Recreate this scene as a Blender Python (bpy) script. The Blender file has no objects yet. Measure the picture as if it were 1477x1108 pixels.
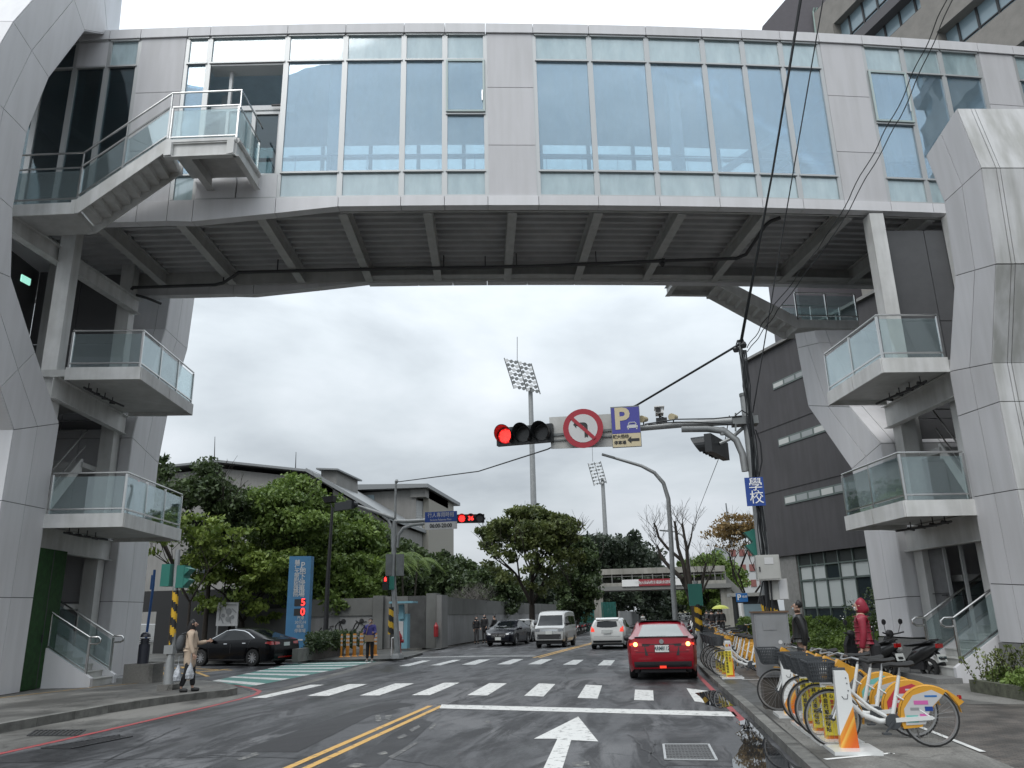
import bpy, bmesh, math, random
import numpy as np
from mathutils import Vector, Matrix
from mathutils.bvhtree import BVHTree
random.seed(7)
sc = bpy.context.scene
col = sc.collection
RAD = math.radians
# ------------------------------------------------------------ camera (phone photo, pitched up 16 degrees)
FPX, CXP, CYP, HC = 1135.0, 738.5, 554.0, 1.7
_u = Vector((650-CXP, CYP+3300, -FPX)).normalized()
_hy = lambda x: CYP + (_u[0]*(x-CXP)-_u[2]*FPX)/_u[1]
_d = Vector((930-CXP, CYP-_hy(930), -FPX)).normalized()
_r = _d.cross(_u)
RW = Matrix((_r, _d, _u))
cam = bpy.data.objects.new('camera', bpy.data.cameras.new('camera'))
col.objects.link(cam)
cam.matrix_world = Matrix.Translation((0, 0, HC)) @ RW.to_4x4()
cam.data.sensor_width = 36; cam.data.lens = 36*FPX/1477.0
cam.data.clip_start = 0.1; cam.data.clip_end = 6000
sc.camera = cam
# ------------------------------------------------------------ world: overcast daylight
SUN_EL, SUN_ROT = 55.0, 200.0
w = bpy.data.worlds.new('World'); sc.world = w; w.use_nodes = True
nt = w.node_tree; nt.nodes.clear()
def nn(t, **k):
    n = nt.nodes.new(t)
    for a, b in k.items(): setattr(n, a, b)
    return n
out = nn('ShaderNodeOutputWorld')
sky = nn('ShaderNodeTexSky', sky_type='NISHITA', sun_disc=False, sun_elevation=RAD(SUN_EL), sun_rotation=RAD(SUN_ROT), dust_density=3.0)
bg1 = nn('ShaderNodeBackground'); bg1.inputs[1].default_value = 0.05
nt.links.new(sky.outputs[0], bg1.inputs[0])
tc = nn('ShaderNodeTexCoord')
mp = nn('ShaderNodeMapping'); mp.inputs['Scale'].default_value = (1.0, 1.0, 2.3); mp.inputs['Location'].default_value = (0.35, 1.3, 0.2)
nt.links.new(tc.outputs['Generated'], mp.inputs[0])
n1 = nn('ShaderNodeTexNoise'); n1.inputs['Scale'].default_value = 2.3; n1.inputs['Detail'].default_value = 7; n1.inputs['Roughness'].default_value = 0.52; n1.inputs['Distortion'].default_value = 0.25
nt.links.new(mp.outputs[0], n1.inputs[0])
cr = nn('ShaderNodeValToRGB')
cr.color_ramp.elements[0].position = 0.30; cr.color_ramp.elements[0].color = (0.36, 0.40, 0.44, 1)
cr.color_ramp.elements[1].position = 0.70; cr.color_ramp.elements[1].color = (0.76, 0.80, 0.85, 1)
e = cr.color_ramp.elements.new(0.48); e.color = (0.55, 0.60, 0.64, 1)
nt.links.new(n1.outputs[0], cr.inputs[0])
sx = nn('ShaderNodeSeparateXYZ'); nt.links.new(tc.outputs['Generated'], sx.inputs[0])
mr = nn('ShaderNodeMapRange'); mr.inputs['From Min'].default_value = 0.0; mr.inputs['From Max'].default_value = 0.95
mr.inputs['To Min'].default_value = 0.56; mr.inputs['To Max'].default_value = 1.95
nt.links.new(sx.outputs['Z'], mr.inputs['Value'])
mx = nn('ShaderNodeVectorMath', operation='SCALE'); nt.links.new(cr.outputs[0], mx.inputs[0]); nt.links.new(mr.outputs[0], mx.inputs['Scale'])
bg2 = nn('ShaderNodeBackground'); bg2.inputs[1].default_value = 1.0
nt.links.new(mx.outputs[0], bg2.inputs[0])
ms = nn('ShaderNodeMixShader'); ms.inputs[0].default_value = 0.93
nt.links.new(bg1.outputs[0], ms.inputs[1]); nt.links.new(bg2.outputs[0], ms.inputs[2]); nt.links.new(ms.outputs[0], out.inputs[0])
sun = bpy.data.objects.new('sun', bpy.data.lights.new('sun', 'SUN')); col.objects.link(sun)
sun.data.energy = 1.1; sun.data.angle = RAD(40); sun.data.color = (1, 0.98, 0.95)
sun.rotation_euler = (RAD(90-SUN_EL), 0, RAD(-20))
sc.view_settings.view_transform = 'Standard'; sc.view_settings.look = 'None'; sc.view_settings.exposure = 0.60; sc.view_settings.gamma = 1.0
try:
    sc.cycles.max_bounces = 7; sc.cycles.transparent_max_bounces = 24; sc.cycles.diffuse_bounces = 3; sc.cycles.glossy_bounces = 3
    sc.cycles.caustics_reflective = False; sc.cycles.caustics_refractive = False
    sc.cycles.use_denoising = True
except Exception: pass

# ------------------------------------------------------------ pixel-to-place helpers (survey of the photograph)
CAMP = Vector((0, 0, HC))
def ray(px, py): return RW @ Vector((px-CXP, CYP-py, -FPX))
def G(px, py, z=0.0):
    v = ray(px, py); return CAMP + v*((z-HC)/v.z)
def atY(px, py, y):
    v = ray(px, py); return CAMP + v*(y/v.y)
def onpl(px, py, p, n):
    v = ray(px, py); n = Vector(n); return CAMP + v*(((Vector(p)-CAMP).dot(n))/v.dot(n))
# ------------------------------------------------------------ materials
M = {}
def mat(name, c, rough=0.6, metal=0.0, var=0.0, vscale=3.0, bump=0.0, bscale=40.0, streak=0.0, spec=None, emit=None, es=1.0, c2=None, coat=0.0, orand=0.0):
    if name in M: return M[name]
    m = bpy.data.materials.new(name); m.use_nodes = True; t = m.node_tree; b = t.nodes['Principled BSDF']
    b.inputs['Base Color'].default_value = (*c, 1); b.inputs['Roughness'].default_value = rough; b.inputs['Metallic'].default_value = metal
    if spec is not None: b.inputs['Specular IOR Level'].default_value = spec
    if coat: b.inputs['Coat Weight'].default_value = coat; b.inputs['Coat Roughness'].default_value = 0.05
    if emit: b.inputs['Emission Color'].default_value = (*emit, 1); b.inputs['Emission Strength'].default_value = es
    tcn = t.nodes.new('ShaderNodeTexCoord')
    L = t.links.new
    cur = None
    if var:
        n = t.nodes.new('ShaderNodeTexNoise'); n.inputs['Scale'].default_value = vscale; n.inputs['Detail'].default_value = 6; n.inputs['Roughness'].default_value = 0.6
        L(tcn.outputs['Object'], n.inputs[0])
        r = t.nodes.new('ShaderNodeValToRGB'); r.color_ramp.elements[0].position = 0.3; r.color_ramp.elements[1].position = 0.7
        a = c2 or tuple(x*(1-var) for x in c)
        r.color_ramp.elements[0].color = (*a, 1); r.color_ramp.elements[1].color = (*(min(1, x*(1+var*0.5)) for x in c), 1) if not c2 else (*c, 1)
        L(n.outputs[0], r.inputs[0]); cur = r.outputs[0]
    if streak:
        mpn = t.nodes.new('ShaderNodeMapping'); mpn.inputs['Scale'].default_value = (2.6, 2.6, 0.28); L(tcn.outputs['Object'], mpn.inputs[0])
        n = t.nodes.new('ShaderNodeTexNoise'); n.inputs['Scale'].default_value = 1.5; n.inputs['Detail'].default_value = 5; L(mpn.outputs[0], n.inputs[0])
        r = t.nodes.new('ShaderNodeValToRGB'); r.color_ramp.elements[0].position = 0.35; r.color_ramp.elements[1].position = 0.62
        r.color_ramp.elements[0].color = (1-streak, 1-streak, 1-streak*1.1, 1); r.color_ramp.elements[1].color = (1, 1, 1, 1); L(n.outputs[0], r.inputs[0])
        mm = t.nodes.new('ShaderNodeMix'); mm.data_type = 'RGBA'; mm.blend_type = 'MULTIPLY'; mm.inputs[0].default_value = 1
        if cur: L(cur, mm.inputs[6])
        else: mm.inputs[6].default_value = (*c, 1)
        L(r.outputs[0], mm.inputs[7]); cur = mm.outputs[2]
    if orand:
        oi = t.nodes.new('ShaderNodeObjectInfo'); r = t.nodes.new('ShaderNodeMapRange'); r.inputs['To Min'].default_value = 1-orand; r.inputs['To Max'].default_value = 1+orand*.4; L(oi.outputs['Random'], r.inputs['Value'])
        vm = t.nodes.new('ShaderNodeVectorMath'); vm.operation = 'SCALE'; L(r.outputs[0], vm.inputs['Scale'])
        if cur: L(cur, vm.inputs[0])
        else: vm.inputs[0].default_value = c
        cur = vm.outputs[0]
    if cur: L(cur, b.inputs['Base Color'])
    if bump:
        n = t.nodes.new('ShaderNodeTexNoise'); n.inputs['Scale'].default_value = bscale; n.inputs['Detail'].default_value = 4; L(tcn.outputs['Object'], n.inputs[0])
        bm_ = t.nodes.new('ShaderNodeBump'); bm_.inputs['Strength'].default_value = bump; bm_.inputs['Distance'].default_value = 0.02; L(n.outputs[0], bm_.inputs['Height']); L(bm_.outputs[0], b.inputs['Normal'])
    M[name] = m; return m
def glassmat(name, tint, refl=0.12, rough=0.02, milk=0.0, milkc=(0.75, 0.85, 0.88), gc=(0.93, 0.97, 1)):
    m = bpy.data.materials.new(name); m.use_nodes = True; t = m.node_tree; t.nodes.clear(); L = t.links.new
    o = t.nodes.new('ShaderNodeOutputMaterial'); tr = t.nodes.new('ShaderNodeBsdfTransparent'); tr.inputs[0].default_value = (*tint, 1)
    gl = t.nodes.new('ShaderNodeBsdfGlossy'); gl.inputs['Roughness'].default_value = rough; gl.inputs[0].default_value = (*gc, 1)
    tcg = t.nodes.new('ShaderNodeTexCoord'); ng = t.nodes.new('ShaderNodeTexNoise'); ng.inputs['Scale'].default_value = 0.9; ng.inputs['Detail'].default_value = 1; L(tcg.outputs['Object'], ng.inputs[0])
    bg = t.nodes.new('ShaderNodeBump'); bg.inputs['Strength'].default_value = 0.10; bg.inputs['Distance'].default_value = 0.05; L(ng.outputs[0], bg.inputs['Height']); L(bg.outputs[0], gl.inputs['Normal'])
    fr = t.nodes.new('ShaderNodeLayerWeight'); fr.inputs[0].default_value = 0.35
    ma = t.nodes.new('ShaderNodeMath'); ma.operation = 'MULTIPLY_ADD'; ma.inputs[1].default_value = 0.55; ma.inputs[2].default_value = refl; L(fr.outputs['Fresnel'], ma.inputs[0])
    s = t.nodes.new('ShaderNodeMixShader')
    base = tr.outputs[0]
    if milk:
        df = t.nodes.new('ShaderNodeBsdfDiffuse'); df.inputs[0].default_value = (*milkc, 1)
        tl = t.nodes.new('ShaderNodeBsdfTranslucent'); tl.inputs[0].default_value = (*milkc, 1)
        s3 = t.nodes.new('ShaderNodeMixShader'); s3.inputs[0].default_value = 0.4; L(df.outputs[0], s3.inputs[1]); L(tl.outputs[0], s3.inputs[2])
        tcn = t.nodes.new('ShaderNodeTexCoord'); mpn = t.nodes.new('ShaderNodeMapping'); mpn.inputs['Scale'].default_value = (2.5, 2.5, 0.8); L(tcn.outputs['Object'], mpn.inputs[0])
        n = t.nodes.new('ShaderNodeTexNoise'); n.inputs['Scale'].default_value = 1.3; n.inputs['Detail'].default_value = 4; L(mpn.outputs[0], n.inputs[0])
        mr_ = t.nodes.new('ShaderNodeMapRange'); mr_.inputs['From Min'].default_value = 0.3; mr_.inputs['From Max'].default_value = 0.7; mr_.inputs['To Min'].default_value = milk*0.75; mr_.inputs['To Max'].default_value = milk*1.2; L(n.outputs[0], mr_.inputs['Value'])
        s2 = t.nodes.new('ShaderNodeMixShader'); L(mr_.outputs[0], s2.inputs[0]); L(base, s2.inputs[1]); L(s3.outputs[0], s2.inputs[2]); base = s2.outputs[0]
    L(ma.outputs[0], s.inputs[0]); L(base, s.inputs[1]); L(gl.outputs[0], s.inputs[2]); L(s.outputs[0], o.inputs[0])
    M[name] = m; return m
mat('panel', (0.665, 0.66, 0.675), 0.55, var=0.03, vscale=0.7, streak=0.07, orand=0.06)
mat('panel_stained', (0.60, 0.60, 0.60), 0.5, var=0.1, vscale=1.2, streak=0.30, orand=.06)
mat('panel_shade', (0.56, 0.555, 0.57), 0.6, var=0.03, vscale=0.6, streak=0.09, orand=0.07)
mat('joint', (0.10, 0.10, 0.10), 0.8)
mat('frame', (0.46, 0.47, 0.47), 0.35, metal=0.4)
mat('white_steel', (0.64, 0.64, 0.63), 0.5, var=0.14, vscale=1.6, streak=0.16)
mat('grey_steel', (0.50, 0.50, 0.49), 0.55, var=0.15, vscale=1.5, streak=0.12)
mat('deck_metal', (0.46, 0.46, 0.465), 0.5, metal=0.1, var=0.2, vscale=1.0)
mat('interior', (0.80, 0.82, 0.84), 0.7)
mat('ceiling', (0.72, 0.83, 0.92), 0.6, var=0.1)
mat('stainless', (0.55, 0.55, 0.54), 0.25, metal=1.0, var=0.1)
mat('dark_metal', (0.03, 0.03, 0.032), 0.5, var=0.3)
mat('pipe', (0.045, 0.045, 0.047), 0.6)
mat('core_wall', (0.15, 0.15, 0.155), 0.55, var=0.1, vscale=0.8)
mat('dark_glass', (0.03, 0.04, 0.045), 0.05)
mat('green_board', (0.012, 0.055, 0.010), 0.9, var=0.45, vscale=6, bump=0.6, bscale=90)
mat('granite', (0.20, 0.20, 0.195), 0.5, var=0.35, vscale=55, bump=0.1, bscale=80)
mat('marble', (0.55, 0.55, 0.53), 0.5, var=0.1, vscale=2, streak=0.15)
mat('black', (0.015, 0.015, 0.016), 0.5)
mat('black_gloss', (0.01, 0.01, 0.011), 0.12)
mat('white', (0.75, 0.75, 0.74), 0.5)
mat('rubber', (0.02, 0.02, 0.02), 0.8)
glassmat('glass_blue', (0.80, 0.91, 0.98), 0.17, 0.01, 0.27, (0.66, 0.84, 0.93), (0.78, 0.90, 1.0))
glassmat('glass_frost', (0.5, 0.7, 0.76), 0.16, 0.08, 0.74, (0.72, 0.90, 0.93))
glassmat('glass_clear', (0.84, 0.91, 0.91), 0.08, 0.01, 0.08, (0.45, 0.56, 0.56))
glassmat('glass_dark', (0.38, 0.46, 0.48), 0.05, 0.01)
# ------------------------------------------------------------ objects
def tag(o, label=None, cat=None, group=None, kind=None):
    if label: o['label'] = label
    if cat: o['category'] = cat
    if group: o['group'] = group
    if kind: o['kind'] = kind
    return o
def thing(name, label, cat, loc=(0, 0, 0), rz=0.0, group=None):
    o = bpy.data.objects.new(name, None); col.objects.link(o); o.location = loc; o.rotation_euler = (0, 0, rz); o.empty_display_size = 0.3
    return tag(o, label, cat, group)
def adopt(o, parent, world):
    if parent is not None:
        o.parent = parent
        if world:
            p = parent; mw = Matrix.Identity(4); ch = []
            while p is not None: ch.append(p); p = p.parent
            for q in reversed(ch):
                mw = mw @ q.matrix_parent_inverse @ (Matrix.Translation(q.location) @ q.rotation_euler.to_matrix().to_4x4())
            o.matrix_parent_inverse = mw.inverted()
class MB:
    def __init__(s): s.v = []; s.f = []; s.mi = []; s.cur = 0
    def add(s, vs, fs):
        n = len(s.v); s.v += [tuple(v) for v in vs]; s.f += [tuple(i+n for i in f) for f in fs]; s.mi += [s.cur]*len(fs); return s
    def box(s, c, sz, R=None):
        c = Vector(c); hx, hy, hz = sz[0]/2, sz[1]/2, sz[2]/2
        vs = [Vector((x, y, z)) for x in (-hx, hx) for y in (-hy, hy) for z in (-hz, hz)]
        if R is not None: vs = [R @ v for v in vs]
        return s.add([c+v for v in vs], [(0, 1, 3, 2), (4, 6, 7, 5), (0, 4, 5, 1), (2, 3, 7, 6), (0, 2, 6, 4), (1, 5, 7, 3)])
    def bar(s, p, q, w, h, up=(0, 0, 1)):
        p, q = Vector(p), Vector(q); a = (q-p); l = a.length; a.normalize(); u = Vector(up)
        if abs(a.dot(u)) > 0.98: u = Vector((0, 1, 0))
        r = a.cross(u).normalized(); u = r.cross(a)
        R = Matrix((a, r, u)).transposed()
        return s.box((p+q)/2, (l, w, h), R)
    def tube(s, pts, r, n=8, cap=True):
        pts = [Vector(p) for p in pts]; rs = r if isinstance(r, (list, tuple)) else [r]*len(pts)
        up = Vector((0, 0, 1)); vs = []; fs = []
        prev = None
        for i, p in enumerate(pts):
            if i == 0: a = pts[1]-p
            elif i == len(pts)-1: a = p-pts[i-1]
            else: a = (pts[i+1]-p).normalized()+(p-pts[i-1]).normalized()
            a = a.normalized() if a.length > 1e-9 else Vector((0, 0, 1))
            if prev is None:
                b = a.cross(up) if abs(a.dot(up)) < 0.95 else a.cross(Vector((1, 0, 0)))
            else: b = prev - a*prev.dot(a)
            b.normalize(); prev = b; c = a.cross(b)
            for k in range(n):
                t = 2*math.pi*k/n; vs.append(p+(b*math.cos(t)+c*math.sin(t))*rs[i])
        for i in range(len(pts)-1):
            for k in range(n):
                k2 = (k+1) % n; fs.append((i*n+k, i*n+k2, (i+1)*n+k2, (i+1)*n+k))
        if cap: fs.append(tuple(reversed(range(n)))); fs.append(tuple((len(pts)-1)*n+k for k in range(n)))
        return s.add(vs, fs)
    def prism(s, poly, vec):
        """poly: 3D points, vec: extrusion vector"""
        P = [Vector(p) for p in poly]; vec = Vector(vec); n = len(P)
        fs = [tuple(range(n)), tuple(reversed(range(n, 2*n)))]+[(i, i+n, (i+1) % n+n, (i+1) % n) for i in range(n)]
        return s.add(P+[p+vec for p in P], fs)
    def lathe(s, prof, c=(0, 0, 0), n=16, ax=None, cap=True):
        """prof [(r,z)]; axis z by default, or a 3x3 matrix"""
        c = Vector(c); vs = []; fs = []
        for r, z in prof:
            for k in range(n):
                t = 2*math.pi*k/n; v = Vector((r*math.cos(t), r*math.sin(t), z))
                vs.append(c+(ax @ v if ax is not None else v))
        for i in range(len(prof)-1):
            for k in range(n):
                k2 = (k+1) % n; fs.append((i*n+k, i*n+k2, (i+1)*n+k2, (i+1)*n+k))
        if cap and prof[0][0] > 1e-4: fs.append(tuple(reversed(range(n))))
        if cap and prof[-1][0] > 1e-4: fs.append(tuple((len(prof)-1)*n+k for k in range(n)))
        return s.add(vs, fs)
    def build(s, name, m, parent=None, smooth=False, world=True, label=None, fixn=True):
        me = bpy.data.meshes.new(name); me.from_pydata(s.v, [], s.f)
        ms_ = m if isinstance(m, (list, tuple)) else [m]
        for x in ms_: me.materials.append(M[x] if isinstance(x, str) else x)
        if len(ms_) > 1: me.polygons.foreach_set('material_index', s.mi)
        if fixn:
            b = bmesh.new(); b.from_mesh(me); bmesh.ops.recalc_face_normals(b, faces=b.faces); b.to_mesh(me); b.free()
        if smooth:
            me.polygons.foreach_set('use_smooth', [True]*len(me.polygons))
            try: me.set_sharp_from_angle(angle=RAD(40))
            except Exception: pass
        me.update()
        o = bpy.data.objects.new(name, me); col.objects.link(o)
        if parent is not None: adopt(o, parent, world)
        if label: o['label'] = label
        return o
AXX = Matrix(((0, 0, 1), (0, 1, 0), (-1, 0, 0)))    # z-axis -> x-axis
AXY = Matrix(((1, 0, 0), (0, 0, 1), (0, -1, 0)))    # z-axis -> y-axis
def copy_tree(o, parent=None, loc=None, rz=None, label=None):
    c = o.copy(); col.objects.link(c)
    if parent is not None: c.parent = parent
    for ch in list(o.children): copy_tree(ch, c)
    if loc is not None: c.location = loc
    if rz is not None: c.rotation_euler = (0, 0, rz)
    if label: c['label'] = label
    return c
_fc = {}
def text(s, size, m, parent, pos, xdir, ydir, name='lettering', ext=0.002, align='CENTER', label=None, bold=0.0, sx=1.0):
    cu = bpy.data.curves.new(name, 'FONT'); cu.body = s; cu.size = size; cu.extrude = ext; cu.align_x = align; cu.align_y = 'CENTER'; cu.resolution_u = 3; cu.offset = bold
    o = bpy.data.objects.new(name, cu); col.objects.link(o)
    dg = bpy.context.evaluated_depsgraph_get(); me = bpy.data.meshes.new_from_object(o.evaluated_get(dg))
    bpy.data.objects.remove(o); me.materials.clear(); me.materials.append(M[m])
    x = Vector(xdir).normalized(); y = Vector(ydir).normalized(); z = x.cross(y)
    X = Matrix((x*sx, y, z)).transposed().to_4x4(); X.translation = Vector(pos); me.transform(X); me.name = name
    o = bpy.data.objects.new(name, me); col.objects.link(o)
    if parent is not None: adopt(o, parent, True)
    if label: o['label'] = label
    return o
def quadslab(mb, q, th, n=None):
    """four corners -> thin slab extruded against normal n"""
    q = [Vector(p) for p in q]
    if n is None: n = (q[1]-q[0]).cross(q[3]-q[0]).normalized()
    return mb.prism(q, Vector(n)*th)
def inset(q, g):
    q = [Vector(p) for p in q]; n = len(q); out_ = []
    for i in range(n):
        a = (q[(i+1) % n]-q[i]); b = (q[i-1]-q[i]); a.normalize(); b.normalize()
        s_ = a.cross(b).length
        out_.append(q[i]+(a+b)*(g/max(s_, 0.3)))
    return out_
# ============================================================ GROUND
def groundmat(name, c, c2, c3, wet=0.0, cracks=True, sc1=0.35):
    m = bpy.data.materials.new(name); m.use_nodes = True; t = m.node_tree; b = t.nodes['Principled BSDF']; L = t.links.new
    g = t.nodes.new('ShaderNodeNewGeometry')
    mpn = t.nodes.new('ShaderNodeMapping'); mpn.inputs['Scale'].default_value = (1.0, 0.45, 1); L(g.outputs['Position'], mpn.inputs[0])
    n = t.nodes.new('ShaderNodeTexNoise'); n.inputs['Scale'].default_value = sc1; n.inputs['Detail'].default_value = 9; n.inputs['Roughness'].default_value = 0.62; n.inputs['Distortion'].default_value = 0.6; L(mpn.outputs[0], n.inputs[0])
    r = t.nodes.new('ShaderNodeValToRGB'); E_ = r.color_ramp.elements; E_[0].position = 0.42; E_[0].color = (*c2, 1); E_[1].position = 0.58; E_[1].color = (*c, 1); e1 = E_.new(0.52); e1.color = (*c3, 1)
    L(n.outputs[0], r.inputs[0])
    n2 = t.nodes.new('ShaderNodeTexNoise'); n2.inputs['Scale'].default_value = 60; n2.inputs['Detail'].default_value = 3; L(g.outputs['Position'], n2.inputs[0])
    r2 = t.nodes.new('ShaderNodeValToRGB'); r2.color_ramp.elements[0].position = 0.3; r2.color_ramp.elements[0].color = (0.72, 0.72, 0.72, 1); r2.color_ramp.elements[1].position = 0.72; r2.color_ramp.elements[1].color = (1.25, 1.25, 1.25, 1); L(n2.outputs[0], r2.inputs[0])
    mm = t.nodes.new('ShaderNodeMix'); mm.data_type = 'RGBA'; mm.blend_type = 'MULTIPLY'; mm.inputs[0].default_value = 1; L(r.outputs[0], mm.inputs[6]); L(r2.outputs[0], mm.inputs[7]); cur = mm.outputs[2]
    if name.startswith('asphalt') and cracks:
        mp2 = t.nodes.new('ShaderNodeMapping'); mp2.inputs['Scale'].default_value = (2.4, 0.5, 1); mp2.inputs['Rotation'].default_value = (0, 0, 0.06); L(g.outputs['Position'], mp2.inputs[0])
        n4 = t.nodes.new('ShaderNodeTexNoise'); n4.inputs['Scale'].default_value = 0.55; n4.inputs['Detail'].default_value = 14; n4.inputs['Roughness'].default_value = 0.7; n4.inputs['Distortion'].default_value = 1.2; L(mp2.outputs[0], n4.inputs[0])
        r4 = t.nodes.new('ShaderNodeValToRGB'); r4.color_ramp.elements[0].position = 0.44; r4.color_ramp.elements[0].color = (0.42, 0.42, 0.43, 1); r4.color_ramp.elements[1].position = 0.55; r4.color_ramp.elements[1].color = (1.15, 1.15, 1.15, 1); L(n4.outputs[0], r4.inputs[0])
        m4 = t.nodes.new('ShaderNodeMix'); m4.data_type = 'RGBA'; m4.blend_type = 'MULTIPLY'; m4.inputs[0].default_value = 1; L(cur, m4.inputs[6]); L(r4.outputs[0], m4.inputs[7]); cur = m4.outputs[2]
    if cracks:
        vo = t.nodes.new('ShaderNodeTexVoronoi'); vo.feature = 'DISTANCE_TO_EDGE'; vo.inputs['Scale'].default_value = 0.33
        nz = t.nodes.new('ShaderNodeTexNoise'); nz.inputs['Scale'].default_value = 1.1; nz.inputs['Detail'].default_value = 6; L(g.outputs['Position'], nz.inputs[0])
        av = t.nodes.new('ShaderNodeVectorMath'); av.operation = 'MULTIPLY_ADD'; av.inputs[1].default_value = (1.6, 1.6, 0); L(nz.outputs['Color'], av.inputs[0]); L(g.outputs['Position'], av.inputs[2]); L(av.outputs[0], vo.inputs[0])
        rc = t.nodes.new('ShaderNodeValToRGB'); rc.color_ramp.elements[0].position = 0.0; rc.color_ramp.elements[0].color = (0.45, 0.45, 0.45, 1); rc.color_ramp.elements[1].position = 0.006; rc.color_ramp.elements[1].color = (1, 1, 1, 1); L(vo.outputs[0], rc.inputs[0])
        m2 = t.nodes.new('ShaderNodeMix'); m2.data_type = 'RGBA'; m2.blend_type = 'MULTIPLY'; m2.inputs[0].default_value = 0.8; L(cur, m2.inputs[6]); L(rc.outputs[0], m2.inputs[7]); cur = m2.outputs[2]
    L(cur, b.inputs['Base Color'])
    mr_ = t.nodes.new('ShaderNodeMapRange'); mr_.inputs['From Min'].default_value = 0.38; mr_.inputs['From Max'].default_value = 0.6; mr_.inputs['To Min'].default_value = 0.55-wet; mr_.inputs['To Max'].default_value = 0.85; L(n.outputs[0], mr_.inputs['Value']); L(mr_.outputs[0], b.inputs['Roughness'])
    b.inputs['Specular IOR Level'].default_value = 0.28
    bp = t.nodes.new('ShaderNodeBump'); bp.inputs['Strength'].default_value = 0.5; bp.inputs['Distance'].default_value = 0.006; L(n2.outputs[0], bp.inputs['Height']); L(bp.outputs[0], b.inputs['Normal'])
    M[name] = m; return m
groundmat('asphalt', (0.125, 0.126, 0.130), (0.045, 0.045, 0.048), (0.085, 0.086, 0.09), 0.25, True, 0.42)
groundmat('asphalt_patch', (0.045, 0.045, 0.048), (0.028, 0.028, 0.030), (0.036, 0.036, 0.038), 0.1, False)
groundmat('asphalt_worn', (0.105, 0.105, 0.108), (0.065, 0.065, 0.068), (0.085, 0.085, 0.088), 0.0, True)
groundmat('concrete', (0.19, 0.185, 0.172), (0.075, 0.073, 0.068), (0.13, 0.127, 0.118), 0.1, True, 0.6)
groundmat('concrete_dark', (0.12, 0.118, 0.11), (0.05, 0.05, 0.047), (0.085, 0.085, 0.08), 0.15, True, 0.8)
def brickmat():
    m = bpy.data.materials.new('paver'); m.use_nodes = True; t = m.node_tree; b = t.nodes['Principled BSDF']; L = t.links.new
    g = t.nodes.new('ShaderNodeNewGeometry'); br = t.nodes.new('ShaderNodeTexBrick'); br.inputs['Scale'].default_value = 4.5; br.inputs['Color1'].default_value = (0.135, 0.115, 0.10, 1); br.inputs['Color2'].default_value = (0.085, 0.078, 0.072, 1); br.inputs['Mortar'].default_value = (0.04, 0.04, 0.036, 1); br.inputs['Mortar Size'].default_value = 0.025
    n = t.nodes.new('ShaderNodeTexNoise'); n.inputs['Scale'].default_value = 2.2; n.inputs['Detail'].default_value = 6; L(g.outputs['Position'], n.inputs[0])
    r = t.nodes.new('ShaderNodeValToRGB'); r.color_ramp.elements[0].position = 0.35; r.color_ramp.elements[0].color = (0.55, 0.55, 0.55, 1); r.color_ramp.elements[1].position = 0.65; r.color_ramp.elements[1].color = (1.2, 1.2, 1.2, 1); L(n.outputs[0], r.inputs[0])
    mm = t.nodes.new('ShaderNodeMix'); mm.data_type = 'RGBA'; mm.blend_type = 'MULTIPLY'; mm.inputs[0].default_value = 1
    L(g.outputs['Position'], br.inputs[0]); L(br.outputs[0], mm.inputs[6]); L(r.outputs[0], mm.inputs[7]); L(mm.outputs[2], b.inputs['Base Color'])
    bp = t.nodes.new('ShaderNodeBump'); bp.inputs['Strength'].default_value = 0.6; bp.inputs['Distance'].default_value = 0.01; L(br.outputs['Fac'], bp.inputs['Height']); bp.invert = True; L(bp.outputs[0], b.inputs['Normal'])
    b.inputs['Roughness'].default_value = 0.55; M['paver'] = m
brickmat()
def paintmat(name, c, wear=0.5):
    m = bpy.data.materials.new(name); m.use_nodes = True; t = m.node_tree; b = t.nodes['Principled BSDF']; L = t.links.new
    g = t.nodes.new('ShaderNodeNewGeometry'); n = t.nodes.new('ShaderNodeTexNoise'); n.inputs['Scale'].default_value = 7; n.inputs['Detail'].default_value = 10; n.inputs['Roughness'].default_value = 0.7; L(g.outputs['Position'], n.inputs[0])
    r = t.nodes.new('ShaderNodeValToRGB'); r.color_ramp.elements[0].position = 0.33*wear+0.14; r.color_ramp.elements[0].color = (0.08, 0.08, 0.08, 1); r.color_ramp.elements[1].position = 0.33*wear+0.26; r.color_ramp.elements[1].color = (*c, 1); L(n.outputs[0], r.inputs[0]); L(r.outputs[0], b.inputs['Base Color'])
    b.inputs['Roughness'].default_value = 0.6; M[name] = m
paintmat('paint_white', (0.62, 0.62, 0.60), 0.62); paintmat('paint_yellow', (0.56, 0.33, 0.085), 0.6); paintmat('paint_red', (0.33, 0.05, 0.055), 0.66); paintmat('paint_green', (0.055, 0.20, 0.17), 0.4)
paintmat('paint_faded', (0.30, 0.29, 0.26), 1.15); paintmat('paint_white_new', (0.66, 0.66, 0.64), 0.3)
def flat(name, pts, z, m, parent=None, th=None, kind=None, label=None):
    b = MB()
    if th: b.prism([(p[0], p[1], z) for p in pts], (0, 0, -th))
    else: b.add([(p[0], p[1], z) for p in pts], [tuple(range(len(pts)))])
    o = b.build(name, m, parent, fixn=bool(th))
    if not th and o.data.polygons[0].normal.z < 0:
        o.data.flip_normals()
    if kind: o['kind'] = kind
    if label: o['label'] = label
    return o
b = MB(); b.add([(-1500, -60, -0.004), (1500, -60, -0.004), (1500, 2500, -0.004), (-1500, 2500, -0.004)], [(0, 1, 2, 3)])
ground = b.build('ground', 'concrete_dark', fixn=False); ground['kind'] = 'structure'
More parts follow.
